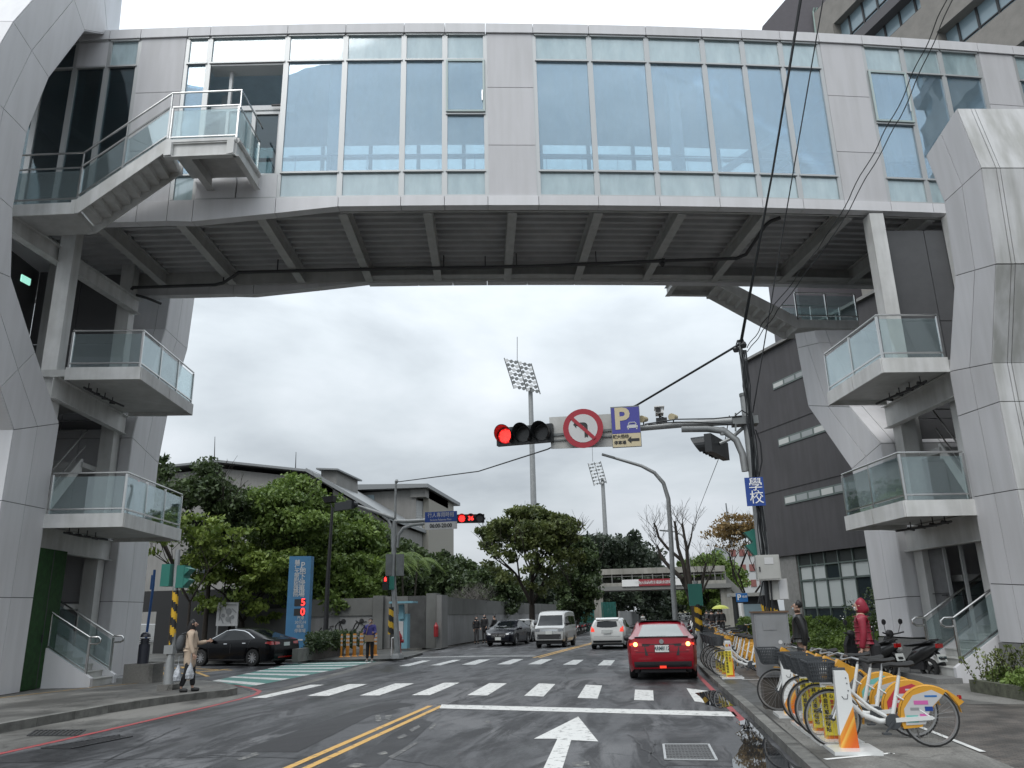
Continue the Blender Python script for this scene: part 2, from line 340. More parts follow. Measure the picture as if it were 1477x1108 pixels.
# road surface: asphalt, slightly curving beyond the junction
road = flat('road', [(-9.6, -20), (1.62, -20), (1.62, 32), (3.0, 60), (6, 120), (12, 300), (-2, 300), (-8.6, 120), (-11.2, 60), (-11.4, 44), (-14, 36), (-60, 42), (-60, 24), (-13, 24), (-9.6, 18.6)], 0.0, 'asphalt', kind='structure')
flat('patch', [G(340, 1085)[:2], G(430, 1085)[:2], G(540, 1030)[:2], G(600, 1016)[:2], G(560, 1012)[:2], G(520, 1022)[:2]], 0.003, 'asphalt_patch', road)
flat('patch', [G(505, 1105)[:2], G(545, 1107)[:2], G(600, 1065)[:2], G(625, 1042)[:2], G(605, 1037)[:2], G(560, 1062)[:2]], 0.003, 'asphalt_patch', road)
flat('patch', [G(1000, 1075)[:2], G(960, 1104)[:2], G(1065, 1106)[:2], G(1045, 1076)[:2]], 0.003, 'asphalt_worn', road)
flat('patch', [(-9.0, 23.6), (-9.3, 28.5), (1.4, 27.0), (1.4, 22.0)], 0.003, 'asphalt_patch', road) if 0 else None
def ribbon(name, pts, w_, z, m, parent, label=None):
    L_ = []; R_ = []
    P = [Vector((p[0], p[1])) for p in pts]
    for i, p in enumerate(P):
        a = (P[min(i+1, len(P)-1)]-P[max(i-1, 0)]).normalized(); n_ = Vector((-a.y, a.x))
        L_.append(p+n_*w_/2); R_.append(p-n_*w_/2)
    b = MB(); n_ = len(P); b.add([(v.x, v.y, z) for v in L_+R_], [(i, i+1, n_+i+1, n_+i) for i in range(n_-1)])
    o = b.build(name, m, parent, fixn=False)
    if o.data.polygons[0].normal.z < 0: o.data.flip_normals()
    if label: o['label'] = label
    return o
for x0 in (-4.37, -4.13): ribbon('yellow_line', [(x0, -5), (x0, 16.5)], 0.11, 0.004, 'paint_yellow', road)
for dx in (0, 0.24): ribbon('yellow_line', [(-4.7+dx, 34.3), (-4.1+dx, 42), (-3.2+dx, 52), (-1.9+dx, 66), (-0.4+dx, 85), (3, 140)], 0.12, 0.004, 'paint_yellow', road)
flat('stop_line', [G(637, 1016.5)[:2], G(1058, 1027)[:2], G(1064, 1034)[:2], G(634, 1022)[:2]], 0.0045, 'paint_white', road)
bars = [((363, 1007), (383, 1007), (468, 988), (448, 988)), ((443, 1004), (474, 1004), (530, 987), (503, 987)), ((519, 1003.5), (547, 1003.5), (597, 986), (570, 986)),
        ((594, 1003), (620, 1003), (663, 985), (640, 985)), ((674, 1003), (703, 1003.5), (731, 986), (706, 985.5)), ((756, 1004), (784, 1005), (801, 987), (777, 986)),
        ((833, 1007), (862, 1008), (868.5, 989), (845, 988)), ((914.5, 1010), (943, 1011), (942, 996), (916, 995)), ((1002, 1012), (1046, 1019), (1030, 998), (990, 993))]
for q in bars: flat('crosswalk_stripe', [G(*p)[:2] for p in q], 0.0045, 'paint_white', road)
bars = [((575, 961), (590, 961), (621, 953), (609, 953)), ((620, 960), (635, 960), (665, 952), (654, 952)), ((666, 959), (685, 959), (707, 951.5), (691, 951.5)),
        ((717, 958.5), (736, 958.5), (755, 951), (740, 951)), ((761, 958.5), (780, 958.5), (797, 951), (781, 951)), ((812, 959), (831, 959), (842, 952), (827, 952)), ((862, 960), (881, 960), (887, 952.5), (871, 952.5)),
        ((912, 960), (931, 960.5), (934, 953), (917, 953))]
for q in bars: flat('crosswalk_stripe', [G(*p)[:2] for p in q], 0.0045, 'paint_white', road)
ribbon('stop_line', [G(540, 950)[:2], G(700, 946.5)[:2], G(772, 946.5)[:2]], 0.35, 0.0045, 'paint_white', road)
# worn remains of an older arrow, tar-sealed cracks
for q in (((498, 1106), (512, 1101), (530, 1103), (515, 1108)), ((543, 1087), (556, 1084), (560, 1087), (548, 1090)), ((560, 1092), (600, 1070), (604, 1072), (566, 1095)), ((572, 1064), (583, 1059), (588, 1062), (576, 1066)), ((590, 1053), (604, 1046), (606, 1049), (594, 1056)), ((540, 1033), (548, 1031), (551, 1041), (543, 1042)), ((556, 1032), (566, 1031), (562, 1039), (555, 1038)), ((618, 1052), (628, 1043), (630, 1045), (621, 1054)), ((340, 1095), (370, 1085), (374, 1089), (346, 1098)), ((824, 1100), (850, 1098), (850, 1104), (826, 1106)), ((700, 1040), (706, 1039), (707, 1042), (701, 1043))):
    flat('worn_paint', [G(*p)[:2] for p in q], 0.0045, 'paint_faded', road)
rnd = random.Random(17)
for p, q, n_ in (((905, 1060), (960, 1106), 9), ((935, 1100), (945, 1068), 6), ((945, 1075), (930, 1050), 5), ((1045, 1078), (1062, 1108), 6), ((1000, 1040), (1060, 1034), 6), ((815, 985), (822, 966), 6), ((822, 966), (790, 955), 5), ((320, 1092), (0, 1100), 12), ((300, 1090), (430, 1094), 8), ((640, 1108), (560, 1092), 7), ((660, 970), (560, 975), 8), ((150, 1100), (260, 1050), 8)):
    P = []
    for i in range(n_+1): t_ = i/n_; P.append(G(p[0]+(q[0]-p[0])*t_+rnd.uniform(-4, 4)*(0 < i < n_), p[1]+(q[1]-p[1])*t_+rnd.uniform(-1.2, 1.2)*(0 < i < n_))[:2])
    ribbon('crack', P, rnd.uniform(.012, .03), 0.0035, 'black', road)
# straight-ahead arrow
arr = [(779, 1119), (808, 1119), (824, 1068), (863, 1070), (834, 1034), (770, 1066), (804, 1066)]
flat('direction_arrow', [G(*p)[:2] for p in arr], 0.0045, 'paint_white', road)
# green pedestrian crossing over the side street
gx = [G(300, 984), G(360, 991), G(545, 954), G(425, 956.5)]
flat('green_crossing', [(p.x, p.y) for p in gx], 0.0045, 'paint_green', road)
for k in range(7):
    t0 = (k+0.25)/7; t1 = (k+0.62)/7
    a, d_ = gx[0], gx[3]; b_, c_ = gx[1], gx[2]
    flat('crosswalk_stripe', [(a.lerp(d_, t0))[:2], (b_.lerp(c_, t0))[:2], (b_.lerp(c_, t1))[:2], (a.lerp(d_, t1))[:2]], 0.009, 'paint_white', road)
# yellow box junction hatching in the side street
for p, q in [((215, 962), (335, 967)), ((200, 975), (262, 970)), ((215, 962), (250, 978)), ((262, 972), (320, 967)), ((236, 974), (330, 965)), ((262, 962), (300, 976)), ((200, 968), (290, 962))]:
    ribbon('yellow_line', [G(*p)[:2], G(*q)[:2]], 0.14, 0.004, 'paint_yellow', road)
redL = [(-8.95, -3), (-9.05, 10.8), (-9.07, 13), (-9.19, 16.5), (-9.3, 18.2), (-9.45, 19.2), (-9.8, 20.1), (-10.5, 21.0), (-11.53, 22.1), (-13.2, 23.2), (-16, 23.9)]
ribbon('red_line', redL, 0.12, 0.0045, 'paint_red', road)
ribbon('red_line', [(1.52, 6), (1.46, 12.4), (1.42, 15.5), (1.35, 24), (1.5, 34), (2.2, 46)], 0.11, 0.0045, 'paint_red', road)
gut = flat('gutter', [(-10.75, -10), (-9.1, -10), (-9.15, 13), (-9.25, 17), (-9.5, 19.2), (-10.2, 20.6), (-11.5, 22), (-13.2, 23.1), (-17, 24), (-17, 24.4), (-12, 23.6)] if 0 else [(-10.8, -10), (-9.12, -10), (-9.14, 13), (-9.26, 16.5), (-9.4, 18.2), (-9.6, 19.2), (-10.0, 20.0), (-10.7, 20.9), (-11.7, 21.9), (-12.5, 22.4), (-12.5, 18)], 0.002, 'concrete', road)
flat('gutter', [G(370, 1003)[:2], G(382, 1003)[:2], G(620, 938)[:2], G(575, 944)[:2], G(540, 955)[:2]], 0.002, 'concrete', road)
# drain grate by the left kerb
gr = MB()
gq = [G(48, 1080), G(180, 1061), G(148, 1064), G(20, 1082)]
a0, a1, b0, b1 = G(60, 1080), G(172, 1061), G(103, 1080.5), G(190, 1063)
for k in range(14):
    t0 = k/14; p = a0.lerp(a1, t0); q = b0.lerp(b1, t0); gr.bar((p.x, p.y, 0.008), (q.x, q.y, 0.008), 0.04, 0.012)
gr.bar((a0.x, a0.y, .008), (a1.x, a1.y, .008), .04, .016); gr.bar((b0.x, b0.y, .008), (b1.x, b1.y, .008), .04, .016)
tag(gr.build('drain_grate', 'dark_metal'), 'dark iron drain grate set in the road beside the left red line', 'drain')
for q in [((52, 1054), (122, 1054), (110, 1062), (40, 1062))]:
    g2 = MB(); P = [G(*p) for p in q]
    for k in range(12):
        p = P[0].lerp(P[1], k/11); r_ = P[3].lerp(P[2], k/11); g2.bar((p.x, p.y, .008), (r_.x, r_.y, .008), .035, .012)
    g2.bar((P[0].x, P[0].y, .009), (P[1].x, P[1].y, .009), .04, .012); g2.bar((P[3].x, P[3].y, .009), (P[2].x, P[2].y, .009), .04, .012)
    tag(g2.build('drain_grate', 'dark_metal'), 'small dark grate in the concrete gutter below the left kerb', 'drain')
# manhole cover (square, raised studs)
mh = thing('manhole_cover', 'square studded metal manhole cover in the right lane', 'manhole', G(1000, 1085))
mq = [G(957, 1075), G(1022, 1075), G(1034, 1098), G(960, 1097)]
b = MB(); b.prism([(p.x, p.y, 0.012) for p in mq], (0, 0, -0.012)); b.build('cover', mat('iron', (0.10, 0.10, 0.10), 0.5, 0.4, var=0.3, vscale=12), mh)
b = MB()
for i in range(14):
    for j in range(9):
        p = mq[0].lerp(mq[1], (i+.7)/14.5).lerp(mq[3].lerp(mq[2], (i+.7)/14.5), (j+.7)/9.5)
        b.box((p.x, p.y, 0.014), (0.028, 0.028, 0.006))
b.build('stud', 'iron', mh)['kind'] = 'stuff'
b = MB()
for i in range(4): b.bar((mq[i].x, mq[i].y, .013), (mq[(i+1) % 4].x, mq[(i+1) % 4].y, .013), .03, .012)
b.build('frame', 'frame', mh)
# ---- pavements
def pave(name, pts, z, m, kerbpts, kw=0.16):
    o = flat(name, pts, z, m, th=0.3, kind='structure')
    P = [Vector((p[0], p[1])) for p in kerbpts]
    # kerb stones one by one
    L_ = 0; i = 0; me = None
    segs = []
    for a, c in zip(P[:-1], P[1:]):
        n_ = max(1, round((c-a).length/1.0)); a = a-Vector((-(c-a).y, (c-a).x)).normalized()*.008; c = c-Vector((-(c-a).y, (c-a).x)).normalized()*.008
        for k in range(n_): segs.append((a.lerp(c, k/n_), a.lerp(c, (k+1)/n_)))
    for a, c in segs:
        if a.y > 45: continue
        d_ = (c-a).normalized(); nx = Vector((-d_.y, d_.x))
        b = MB(); hz = random.uniform(-0.004, 0.004)
        b.prism([(*(a+d_*.006), z+.004+hz), (*(c-d_*.006), z+.004+hz), (*(c-d_*.006+nx*kw), z+.004+hz), (*(a+d_*.006+nx*kw), z+.004+hz)], (0, 0, -0.25))
        b.build('kerb_stone', 'kerb', o)
    return o
mat('kerb', (0.17, 0.168, 0.155), 0.75, orand=.3, var=0.5, vscale=4, bump=0.4, bscale=30)
kl = [(-10.78, -10), (-10.78, 15.5), (-10.55, 17.2), (-10.25, 18.3), (-9.95, 18.7), (-10.0, 19.3), (-10.6, 20.2), (-11.6, 21.3), (-13.0, 22.3)]
pl_left = pave('pavement_left', kl+[(-17, 23.4), (-40, 24), (-40, -10)], 0.15, 'concrete', kl)
yl = ribbon('yellow_line', [(-15.2, 8), (-14.9, 12), (-14.75, 17), (-14.3, 20), (-13.6, 21.5), (-12.8, 22.0)], 0.07, 0.155, 'paint_yellow', pl_left)
kr = [(2.1, 60), (1.75, 40), (1.58, 30), (1.55, 24), (1.58, 19), (1.62, 16), (1.62, -5)]
pl_right = pave('pavement_right', kr+[(60, -5), (60, 60)], 0.10, 'concrete_dark', kr)
flat('paving', [(3.6, 9.2), (3.6, 17), (9, 14.0), (20, 8)], 0.104, 'paver', pl_right)
flat('paving', [(2.3, 15.5), (2.3, 30), (4.4, 30), (4.4, 15.5)], 0.106, 'paver', pl_right)
flat('concrete_pad', [(1.8, 9.0), (1.8, 15.2), (3.6, 15.2), (3.6, 9.0)], 0.108, 'concrete', pl_right)
flat('concrete_pad', [(4.4, 15.3), (4.4, 34), (7.6, 34), (7.6, 15)], 0.108, 'concrete', pl_right)
for a in (((1190, 1097), (1286, 1088)), ((1325, 1049), (1418, 1086)), ((1286, 1088), (1286, 1089)), ((1071, 981), (1105, 981))): ribbon('white_line', [G(*a[0], .1)[:2], G(*a[1], .1)[:2]], 0.07, 0.113, 'paint_white_new', pl_right)
# far pavements
flat('pavement_far_left', [(-14.6, 43.8), (-12.3, 44.5), (-11.9, 50), (-11.9, 60), (-9.6, 120), (-6, 300), (-16, 300), (-16, 60)], 0.10, 'concrete', th=0.2, kind='structure')
far_corner = flat('pavement_corner', [(-10.7, 33.2), (-10.2, 34.6), (-10.6, 38.5), (-12.2, 42.5), (-15.0, 44.2), (-30, 45), (-30, 34.4), (-14.5, 33.4)], 0.10, 'concrete_dark', th=0.2, kind='structure')
# puddles: still water on the gutter
mw_ = mat('water', (0.02, 0.022, 0.025), 0.015, spec=0.9)
def puddle(pts, z=0.006, sub=3):
    P = [G(*p) for p in pts]; b = MB(); n_ = len(P); o_ = []
    for i in range(n_):
        a, c = P[i], P[(i+1) % n_]
        for k in range(sub):
            q = a.lerp(c, k/sub)+Vector((random.uniform(-.03, .03), random.uniform(-.05, .05), 0)); o_.append((q.x, q.y, z))
    b.add(o_, [tuple(range(len(o_)))]); o = b.build('puddle', 'water', None, fixn=False)
    if o.data.polygons[0].normal.z < 0: o.data.flip_normals()
    o['kind'] = 'structure'; return o
puddle([(1062, 1058), (1078, 1050), (1098, 1052), (1115, 1075), (1150, 1106), (1172, 1115), (1062, 1115), (1058, 1095), (1075, 1072)])
puddle([(1003, 1000), (1030, 996), (1047, 1000), (1062, 1018), (1040, 1022), (1018, 1016)], 0.0075)
puddle([(1060, 1043), (1078, 1037), (1096, 1050), (1075, 1052)])
# ============================================================ BRIDGE
fy = lambda x: 0.003107*x*x+0.220625*x+20.7749
def FP(x, z, d=0.0):
    """point on the near glass plane, d metres behind it"""
    s_ = 0.2206+0.006214*x; l = math.hypot(1, s_); return Vector((x-s_/l*d, fy(x)+d/l, z))
ZF0, ZF1, ZB, ZT, ZG, ZP = 13.04, 13.36, 14.2, 18.05, 19.0, 19.34
bridge = thing('skywalk_bridge', 'long white and glass enclosed skywalk spanning the whole road between two stair towers', 'bridge', (-3, 20, 0))
BX = [-20.2, -19.1, -18.1, -17.1, -16.1, -15.12, -14.16, -12.72, -12.02, -9.67, -7.91, -6.15, -4.92, -3.69, -2.25, -.55, 1.21, 2.95, 4.2, 5.41, 6.66, 8.06, 9.35, 10.62, 11.92, 13.14, 14.5, 15.9, 17.3]
kind = ['D']*4+['U']+['G', 'P', 'G', 'O', 'G', 'G', 'G', 'S', 'P', 'G', 'G', 'G', 'G', 'G', 'G', 'P', 'S2', 'G', 'G', 'P', 'G', 'G', 'G']
def pane(x0, x1, z0, z1, m, name='glass_pane', d=0.03, th=0.02, g=0.03):
    b = MB(); q = [FP(x0+g, z0+g, d), FP(x1-g, z0+g, d), FP(x1-g, z1-g, d), FP(x0+g, z1-g, d)]
    b.prism(q, FP(x0, 0, th)-FP(x0, 0, 0)); return b.build(name, m, bridge)
def trans(x0, x1, z, h=0.055, d0=-0.05, d1=0.1, parent=None, name='transom', m='frame'):
    b = MB(); b.bar(FP(x0+.035, z, (d0+d1)/2), FP(x1-.035, z, (d0+d1)/2), d1-d0, h); return b.build(name, m, parent or bridge)
for i, k in enumerate(kind):
    x0, x1 = BX[i], BX[i+1]
    # parapet cap, lower fascia
    for (z0, z1, mm) in ((ZG+.012, ZP, 'panel'), (ZF0, ZF1-.012, 'panel')):
        if z0 < 14 and x0 < -7.95:
            continue
        b = MB(); g = 0.008; zz0 = z0
        b.prism([FP(x0+g, zz0, -.09), FP(x1-g, zz0, -.09), FP(x1-g, z1, -.09), FP(x0+g, z1, -.09)], FP(x0, 0, .3)-FP(x0, 0, 0)); b.build('fascia_panel', mm, bridge)
    if k == 'P':
        for z0, z1 in ((ZF1, 15.05), (15.05, 17.05), (17.05, ZG)):
            b = MB(); g = 0.01
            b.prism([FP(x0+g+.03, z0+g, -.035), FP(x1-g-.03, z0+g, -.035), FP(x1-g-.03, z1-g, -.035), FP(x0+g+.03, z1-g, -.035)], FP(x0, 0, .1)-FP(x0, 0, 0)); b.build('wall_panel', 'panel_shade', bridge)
        b = MB(); b.bar(FP(x0, (ZF1+ZG)/2, .09), FP(x1, (ZF1+ZG)/2, .09), .03, ZG-ZF1); b.build('backing', 'joint', bridge)
    else:
        tint = 'glass_dark' if k in 'DU' else 'glass_blue'; fr = 'glass_dark' if k == 'D' else 'glass_frost'
        if k == 'U':
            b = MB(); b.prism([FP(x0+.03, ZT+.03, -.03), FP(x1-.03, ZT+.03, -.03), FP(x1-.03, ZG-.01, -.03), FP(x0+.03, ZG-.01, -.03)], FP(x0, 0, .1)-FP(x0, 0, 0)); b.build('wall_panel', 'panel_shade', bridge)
        elif k == 'D': pane(x0, x1, ZT, ZG, 'glass_dark')
        else: pane(x0, x1, ZT, ZG, 'glass_frost')
        trans(x0, x1, ZG-.02); trans(x0, x1, ZT)
        if x0 > -12.1: trans(x0, x1, ZF1+.02)
        if k in 'G' and x0 > -14.5:
            pane(x0, x1, ZB, ZT, tint); pane(x0, x1, ZF1, ZB, 'glass_frost'); trans(x0, x1, ZB)
        elif k in ('S', 'S2'):
            zs = 16.15; pane(x0, x1, ZB, zs, tint); pane(x0, x1, ZF1, ZB, 'glass_frost'); trans(x0, x1, ZB)
            sa = MB()
            for (p, q) in ((FP(x0+.07, zs+.05, -.06), FP(x1-.07, zs+.05, -.06)), (FP(x0+.07, ZT-.07, -.06), FP(x1-.07, ZT-.07, -.06)), (FP(x0+.07, zs+.03, -.06), FP(x0+.07, ZT-.05, -.06)), (FP(x1-.07, zs+.03, -.06), FP(x1-.07, ZT-.05, -.06))): sa.bar(p, q, .06, .06)
            so = sa.build('window_sash', mat('sash_green', (0.38, 0.46, 0.45), 0.4), bridge); trans(x0, x1, zs-.02)
            b = MB(); b.prism([FP(x0+.1, zs+.08, -.055), FP(x1-.1, zs+.08, -.055), FP(x1-.1, ZT-.1, -.055), FP(x0+.1, ZT-.1, -.055)], FP(x0, 0, .02)-FP(x0, 0, 0)); b.build('pane', 'glass_blue', so)
            b = MB(); b.bar(FP(x1-.12, zs+.4, -.1), FP(x1-.12, zs+.75, -.1), .03, .03); b.build('handle', 'stainless', so)
        elif k in 'DU' or x0 < -14.5:
            pane(x0, x1, 13.4, ZT, 'glass_dark')
        elif k == 'O':
            # emergency door opening onto the landing
            for (z0, z1) in ((ZF1, ZB-.05),):
                xm = (x0+x1)/2
                for xa, xb in ((x0, xm), (xm, x1)):
                    b = MB(); b.prism([FP(xa+.02, z0, -.03), FP(xb-.02, z0, -.03), FP(xb-.02, z1, -.03), FP(xa+.02, z1, -.03)], FP(x0, 0, .1)-FP(x0, 0, 0)); b.build('wall_panel', 'panel', bridge)
            b = MB()
            for xv in (x0+.62, x1-.08, x1-.95): b.bar(FP(xv, ZB, .3), FP(xv, 16.6 if xv < x1-.5 and xv > x0+.8 else 17.95, .3), .09, .08)
            b.bar(FP(x0+.1, 16.62, .3), FP(x1-.05, 16.62, .3), .1, .16); b.bar(FP(x0, 17.98, .25), FP(x1, 17.98, .25), .5, .05)
            dfr = b.build('door_frame', mat('white_frame', (0.62, 0.63, 0.63), 0.4), bridge)
            b = MB(); xa, xb = x0+.66, x1-.98
            b.prism([FP(xa, ZB+.02, .3), FP(xb, ZB+.02, .3), FP(xb, 16.5, .3), FP(xa, 16.5, .3)], FP(x0, 0, .03)-FP(x0, 0, 0)); b.build('glass_pane', 'glass_clear', dfr)
            b = MB(); xa, xb = x1-.9, x1-.15
            for p, q in ((FP(xa, 14.3, .27), FP(xa, 16.45, .27)), (FP(xb, 14.3, .27), FP(xb, 16.45, .27)), (FP(xa, 16.42, .27), FP(xb, 16.42, .27)), (FP(xa, 14.3, .27), FP(xb, 14.3, .27))): b.bar(p, q, .08, .09)
            do = b.build('door', 'white_frame', bridge)
            b = MB(); b.prism([FP(xa, 14.3, .28), FP(xb, 14.3, .28), FP(xb, 16.4, .28), FP(xa, 16.4, .28)], FP(x0, 0, .02)-FP(x0, 0, 0)); b.build('pane', 'glass_dark', do)
            b = MB(); b.bar(FP(xb-.25, 16.62, .15), FP(xb+.05, 16.62, .15), .05, .05); b.build('door_closer', 'dark_metal', do)
            b = MB(); b.bar(FP(x0, 18.0, 1.6), FP(x0, 14.2, 1.6), .2, .3); b.bar(FP(x0+.8, 17.2, 1.2), FP(x1, 17.2, 1.2), .2, .25); b.build('interior_frame', 'interior', bridge)
for i, x in enumerate(BX):
    lo = 13.4 if x < -12.1 else ZF1
    b = MB(); b.bar(FP(x, lo, .02), FP(x, ZG, .02), .16, .07, up=FP(x, 0, 1)-FP(x, 0, 0)); b.build('mullion', 'frame', bridge)
# haunched lower fascia on the left
hx = [-20.2, -18.6, -17.1, -15.12, -13.6, -12.72, -12.0, -9.67, -7.91]
hz = [12.75, 12.75, 12.75, 12.72, 12.70, 12.70, 12.66, 12.86, 13.04]
for d_, nm in ((-.09, 'near'), (5.2, 'far')):
    for i in range(len(hx)-1):
        x0, x1 = hx[i], hx[i+1]; g = .008
        b = MB(); b.prism([FP(x0+g, hz[i], d_), FP(x1-g, hz[i+1], d_), FP(x1-g, ZF1-.012, d_), FP(x0+g, ZF1-.012, d_)], FP(x0, 0, .3)-FP(x0, 0, 0)); b.build('fascia_panel', 'panel', bridge)
DF = 5.2
fxs = [x for x in BX if x >= -7.95]
for x0, x1 in zip(fxs[:-1], fxs[1:]):
    b = MB(); g = .008
    b.prism([FP(x0+g, 12.98, DF), FP(x1-g, 12.98, DF), FP(x1-g, ZF1-.012, DF), FP(x0+g, ZF1-.012, DF)], FP(x0, 0, .3)-FP(x0, 0, 0)); b.build('fascia_panel', 'panel', bridge)
# far glazing
FX = [-20.2, -18.6, -16.9, -15.1, -13.4, -11.6, -9.8, -8.0, -6.2, -4.5, -3.1, -1.6, .2, 1.9, 3.6, 5.2, 6.8, 8.3, 9.9, 11.5, 13.2, 15, 17.3]
for x0, x1 in zip(FX[:-1], FX[1:]):
    for z0, z1 in ((ZF1, ZT), (ZT, ZG)):
        b = MB(); b.prism([FP(x0+.03, z0, DF+.1), FP(x1-.03, z0, DF+.1), FP(x1-.03, z1-.03, DF+.1), FP(x0+.03, z1-.03, DF+.1)], FP(x0, 0, .02)-FP(x0, 0, 0)); b.build('glass_pane', 'glass_clear', bridge)
    b = MB(); b.bar(FP(x0, ZF1, DF+.1), FP(x0, ZG, DF+.1), .14, .08, up=FP(x0, 0, 1)-FP(x0, 0, 0)); b.build('mullion', 'frame', bridge)
    b = MB(); b.bar(FP(x0+.05, ZT, DF+.1), FP(x1-.05, ZT, DF+.1), .12, .09); b.build('transom', 'frame', bridge)
    b = MB(); b.bar(FP(x0+.01, (ZG+ZP)/2, DF+.1), FP(x1-.01, (ZG+ZP)/2, DF+.1), .3, ZP-ZG); b.build('fascia_panel', 'panel', bridge)
def slab(name, z0, z1, d0, d1, m, xs=BX):
    b = MB(); n_ = len(xs); vs = []; 
    for x in xs: vs += [FP(x, z0, d0), FP(x, z0, d1), FP(x, z1, d1), FP(x, z1, d0)]
    fs = []
    for i in range(n_-1):
        for k in range(4): fs.append((4*i+k, 4*i+(k+1) % 4, 4*i+4+(k+1) % 4, 4*i+4+k))
    fs += [(0, 1, 2, 3), tuple(4*(n_-1)+k for k in (3, 2, 1, 0))]
    b.add(vs, fs); return b.build(name, m, bridge)
slab('floor', 13.62, 14.18, .12, DF, 'interior'); slab('roof', 18.5, 19.02, .13, DF, 'ceiling')
slab('girder_web', 13.03, 13.6, .26, .31, 'grey_steel', [x for x in BX if x > -8]); slab('girder_flange', 13.06, 13.10, DF-.42, DF-.02, 'grey_steel', [x for x in BX if x > -8])
slab('girder_web', 13.0, 13.6, DF-.1, DF-.04, 'grey_steel')
# trapezoid deck sheets between the cross beams
CB = [-17.6, -15.15, -12.7, -10.25, -7.85, -5.42, -2.98, -.5, 1.95, 4.45, 6.95, 9.5, 12.0]
for x0, x1 in zip(CB[:-1], CB[1:]):
    b = MB(); nr = 12; dd0, dd1 = .33, DF-.12; st = (dd1-dd0)/nr
    prof = []
    for r_ in range(nr):
        a = dd0+r_*st; prof += [(a, 13.60), (a+st*.45, 13.60), (a+st*.55, 13.49), (a+st*.92, 13.49)]
    prof.append((dd1, 13.60)); n_ = len(prof)
    vs = [FP(x0+.1, z, d_) for d_, z in prof]+[FP(x1-.1, z, d_) for d_, z in prof]
    b.add(vs, [(i, i+1, n_+i+1, n_+i) for i in range(n_-1)]); b.build('deck_sheet', 'deck_metal', bridge, fixn=False)
for x in CB:
    b = MB(); lo = 12.98
    b.bar(FP(x, lo+.02, .33), FP(x, lo+.02, DF-.14), .26, .03); b.bar(FP(x, 13.3, .33), FP(x, 13.3, DF-.14), .02, .62); b.bar(FP(x, 13.47, .33), FP(x, 13.47, DF-.14), .26, .03)
    b.build('cross_beam', 'grey_steel', bridge)
# interior: columns, braces, railing
for x, w_ in ((2.05, .34), (-8.25, .34), (-13.4, .3), (8.9, .3), (12.6, .3)):
    b = MB(); b.bar(FP(x, 14.18, .55), FP(x, 18.5, .55), w_, .3, up=FP(x, 0, 1)-FP(x, 0, 0)); b.build('column', mat('white_paint_steel', (0.88, 0.88, 0.88), 0.5), bridge)
for p, q in (((2.9, 14.25), (8.3, 18.3)), ((8.5, 14.3), (13.0, 18.2)), ((-18.6, 17.9), (-13.4, 14.2)), ((-19.3, 15.6), (-16.5, 14.2))):
    for d_ in (.6, DF-.5):
        b = MB(); b.bar(FP(p[0], p[1], d_), FP(q[0], q[1], d_), .2, .2); b.build('brace', 'white_paint_steel', bridge)
b = MB()
for z in (14.95, 14.32): b.tube([FP(x, z, .3) for x in np.linspace(-9.5, 13, 24)], .022, 6)
for x in np.arange(-9.3, 13, 1.05): b.bar(FP(x, 14.2, .3), FP(x, 14.95, .3), .02, .03)
b.build('inner_railing', 'stainless', bridge)
for x, w_ in ((10.4, 1.9), (12.4, 1.2)):   # lift-lobby wall seen through the right panes
    b = MB(); b.bar(FP(x-w_/2, 14.9, 2.2), FP(x+w_/2, 14.9, 2.2), .1, 1.5); b.build('inner_wall', 'interior', bridge)
# drain pipe slung below the far girder
def gp(px, py, z=12.93): return G(px, py, z)
b = MB()
pp = [gp(188, 430, 12.4), gp(186, 422, 12.6), gp(192, 415, 12.7), gp(310, 411, 12.75), gp(322, 408, 12.78), gp(345, 393, 12.9), gp(500, 389, 12.93), gp(700, 386, 12.93), gp(800, 383, 12.93), gp(955, 376.5, 12.93), gp(1062, 373, 12.93), gp(1076, 367, 12.95), gp(1104, 325, 13.0), gp(1112, 319, 13.05), gp(1126, 314, 13.1)]
b.tube(pp, .055, 8); b.build('drain_pipe', 'pipe', bridge, smooth=True)
b = MB(); b.tube([gp(190, 424, 12.6), gp(212, 430, 12.6), gp(232, 438, 12.6)], .05, 8)
for q in [pp[i] for i in (4, 7, 9, 10)]+[gp(px, 391-(px-400)*.025, 12.93) for px in (400, 520, 640, 745, 860, 955)]:
    h_ = MB(); h_.bar(q, q+Vector((0, 0, .42)), .03, .035); h_.build('pipe_hanger', 'pipe', bridge)
q = gp(955, 377, 12.93); b.tube([q-Vector((.1, 0, 0)), q+Vector((.1, 0, 0))], .1, 8); b.tube([q, q-Vector((0, .1, .18))], .07, 8)
b.build('pipe_bracket', 'pipe', bridge)
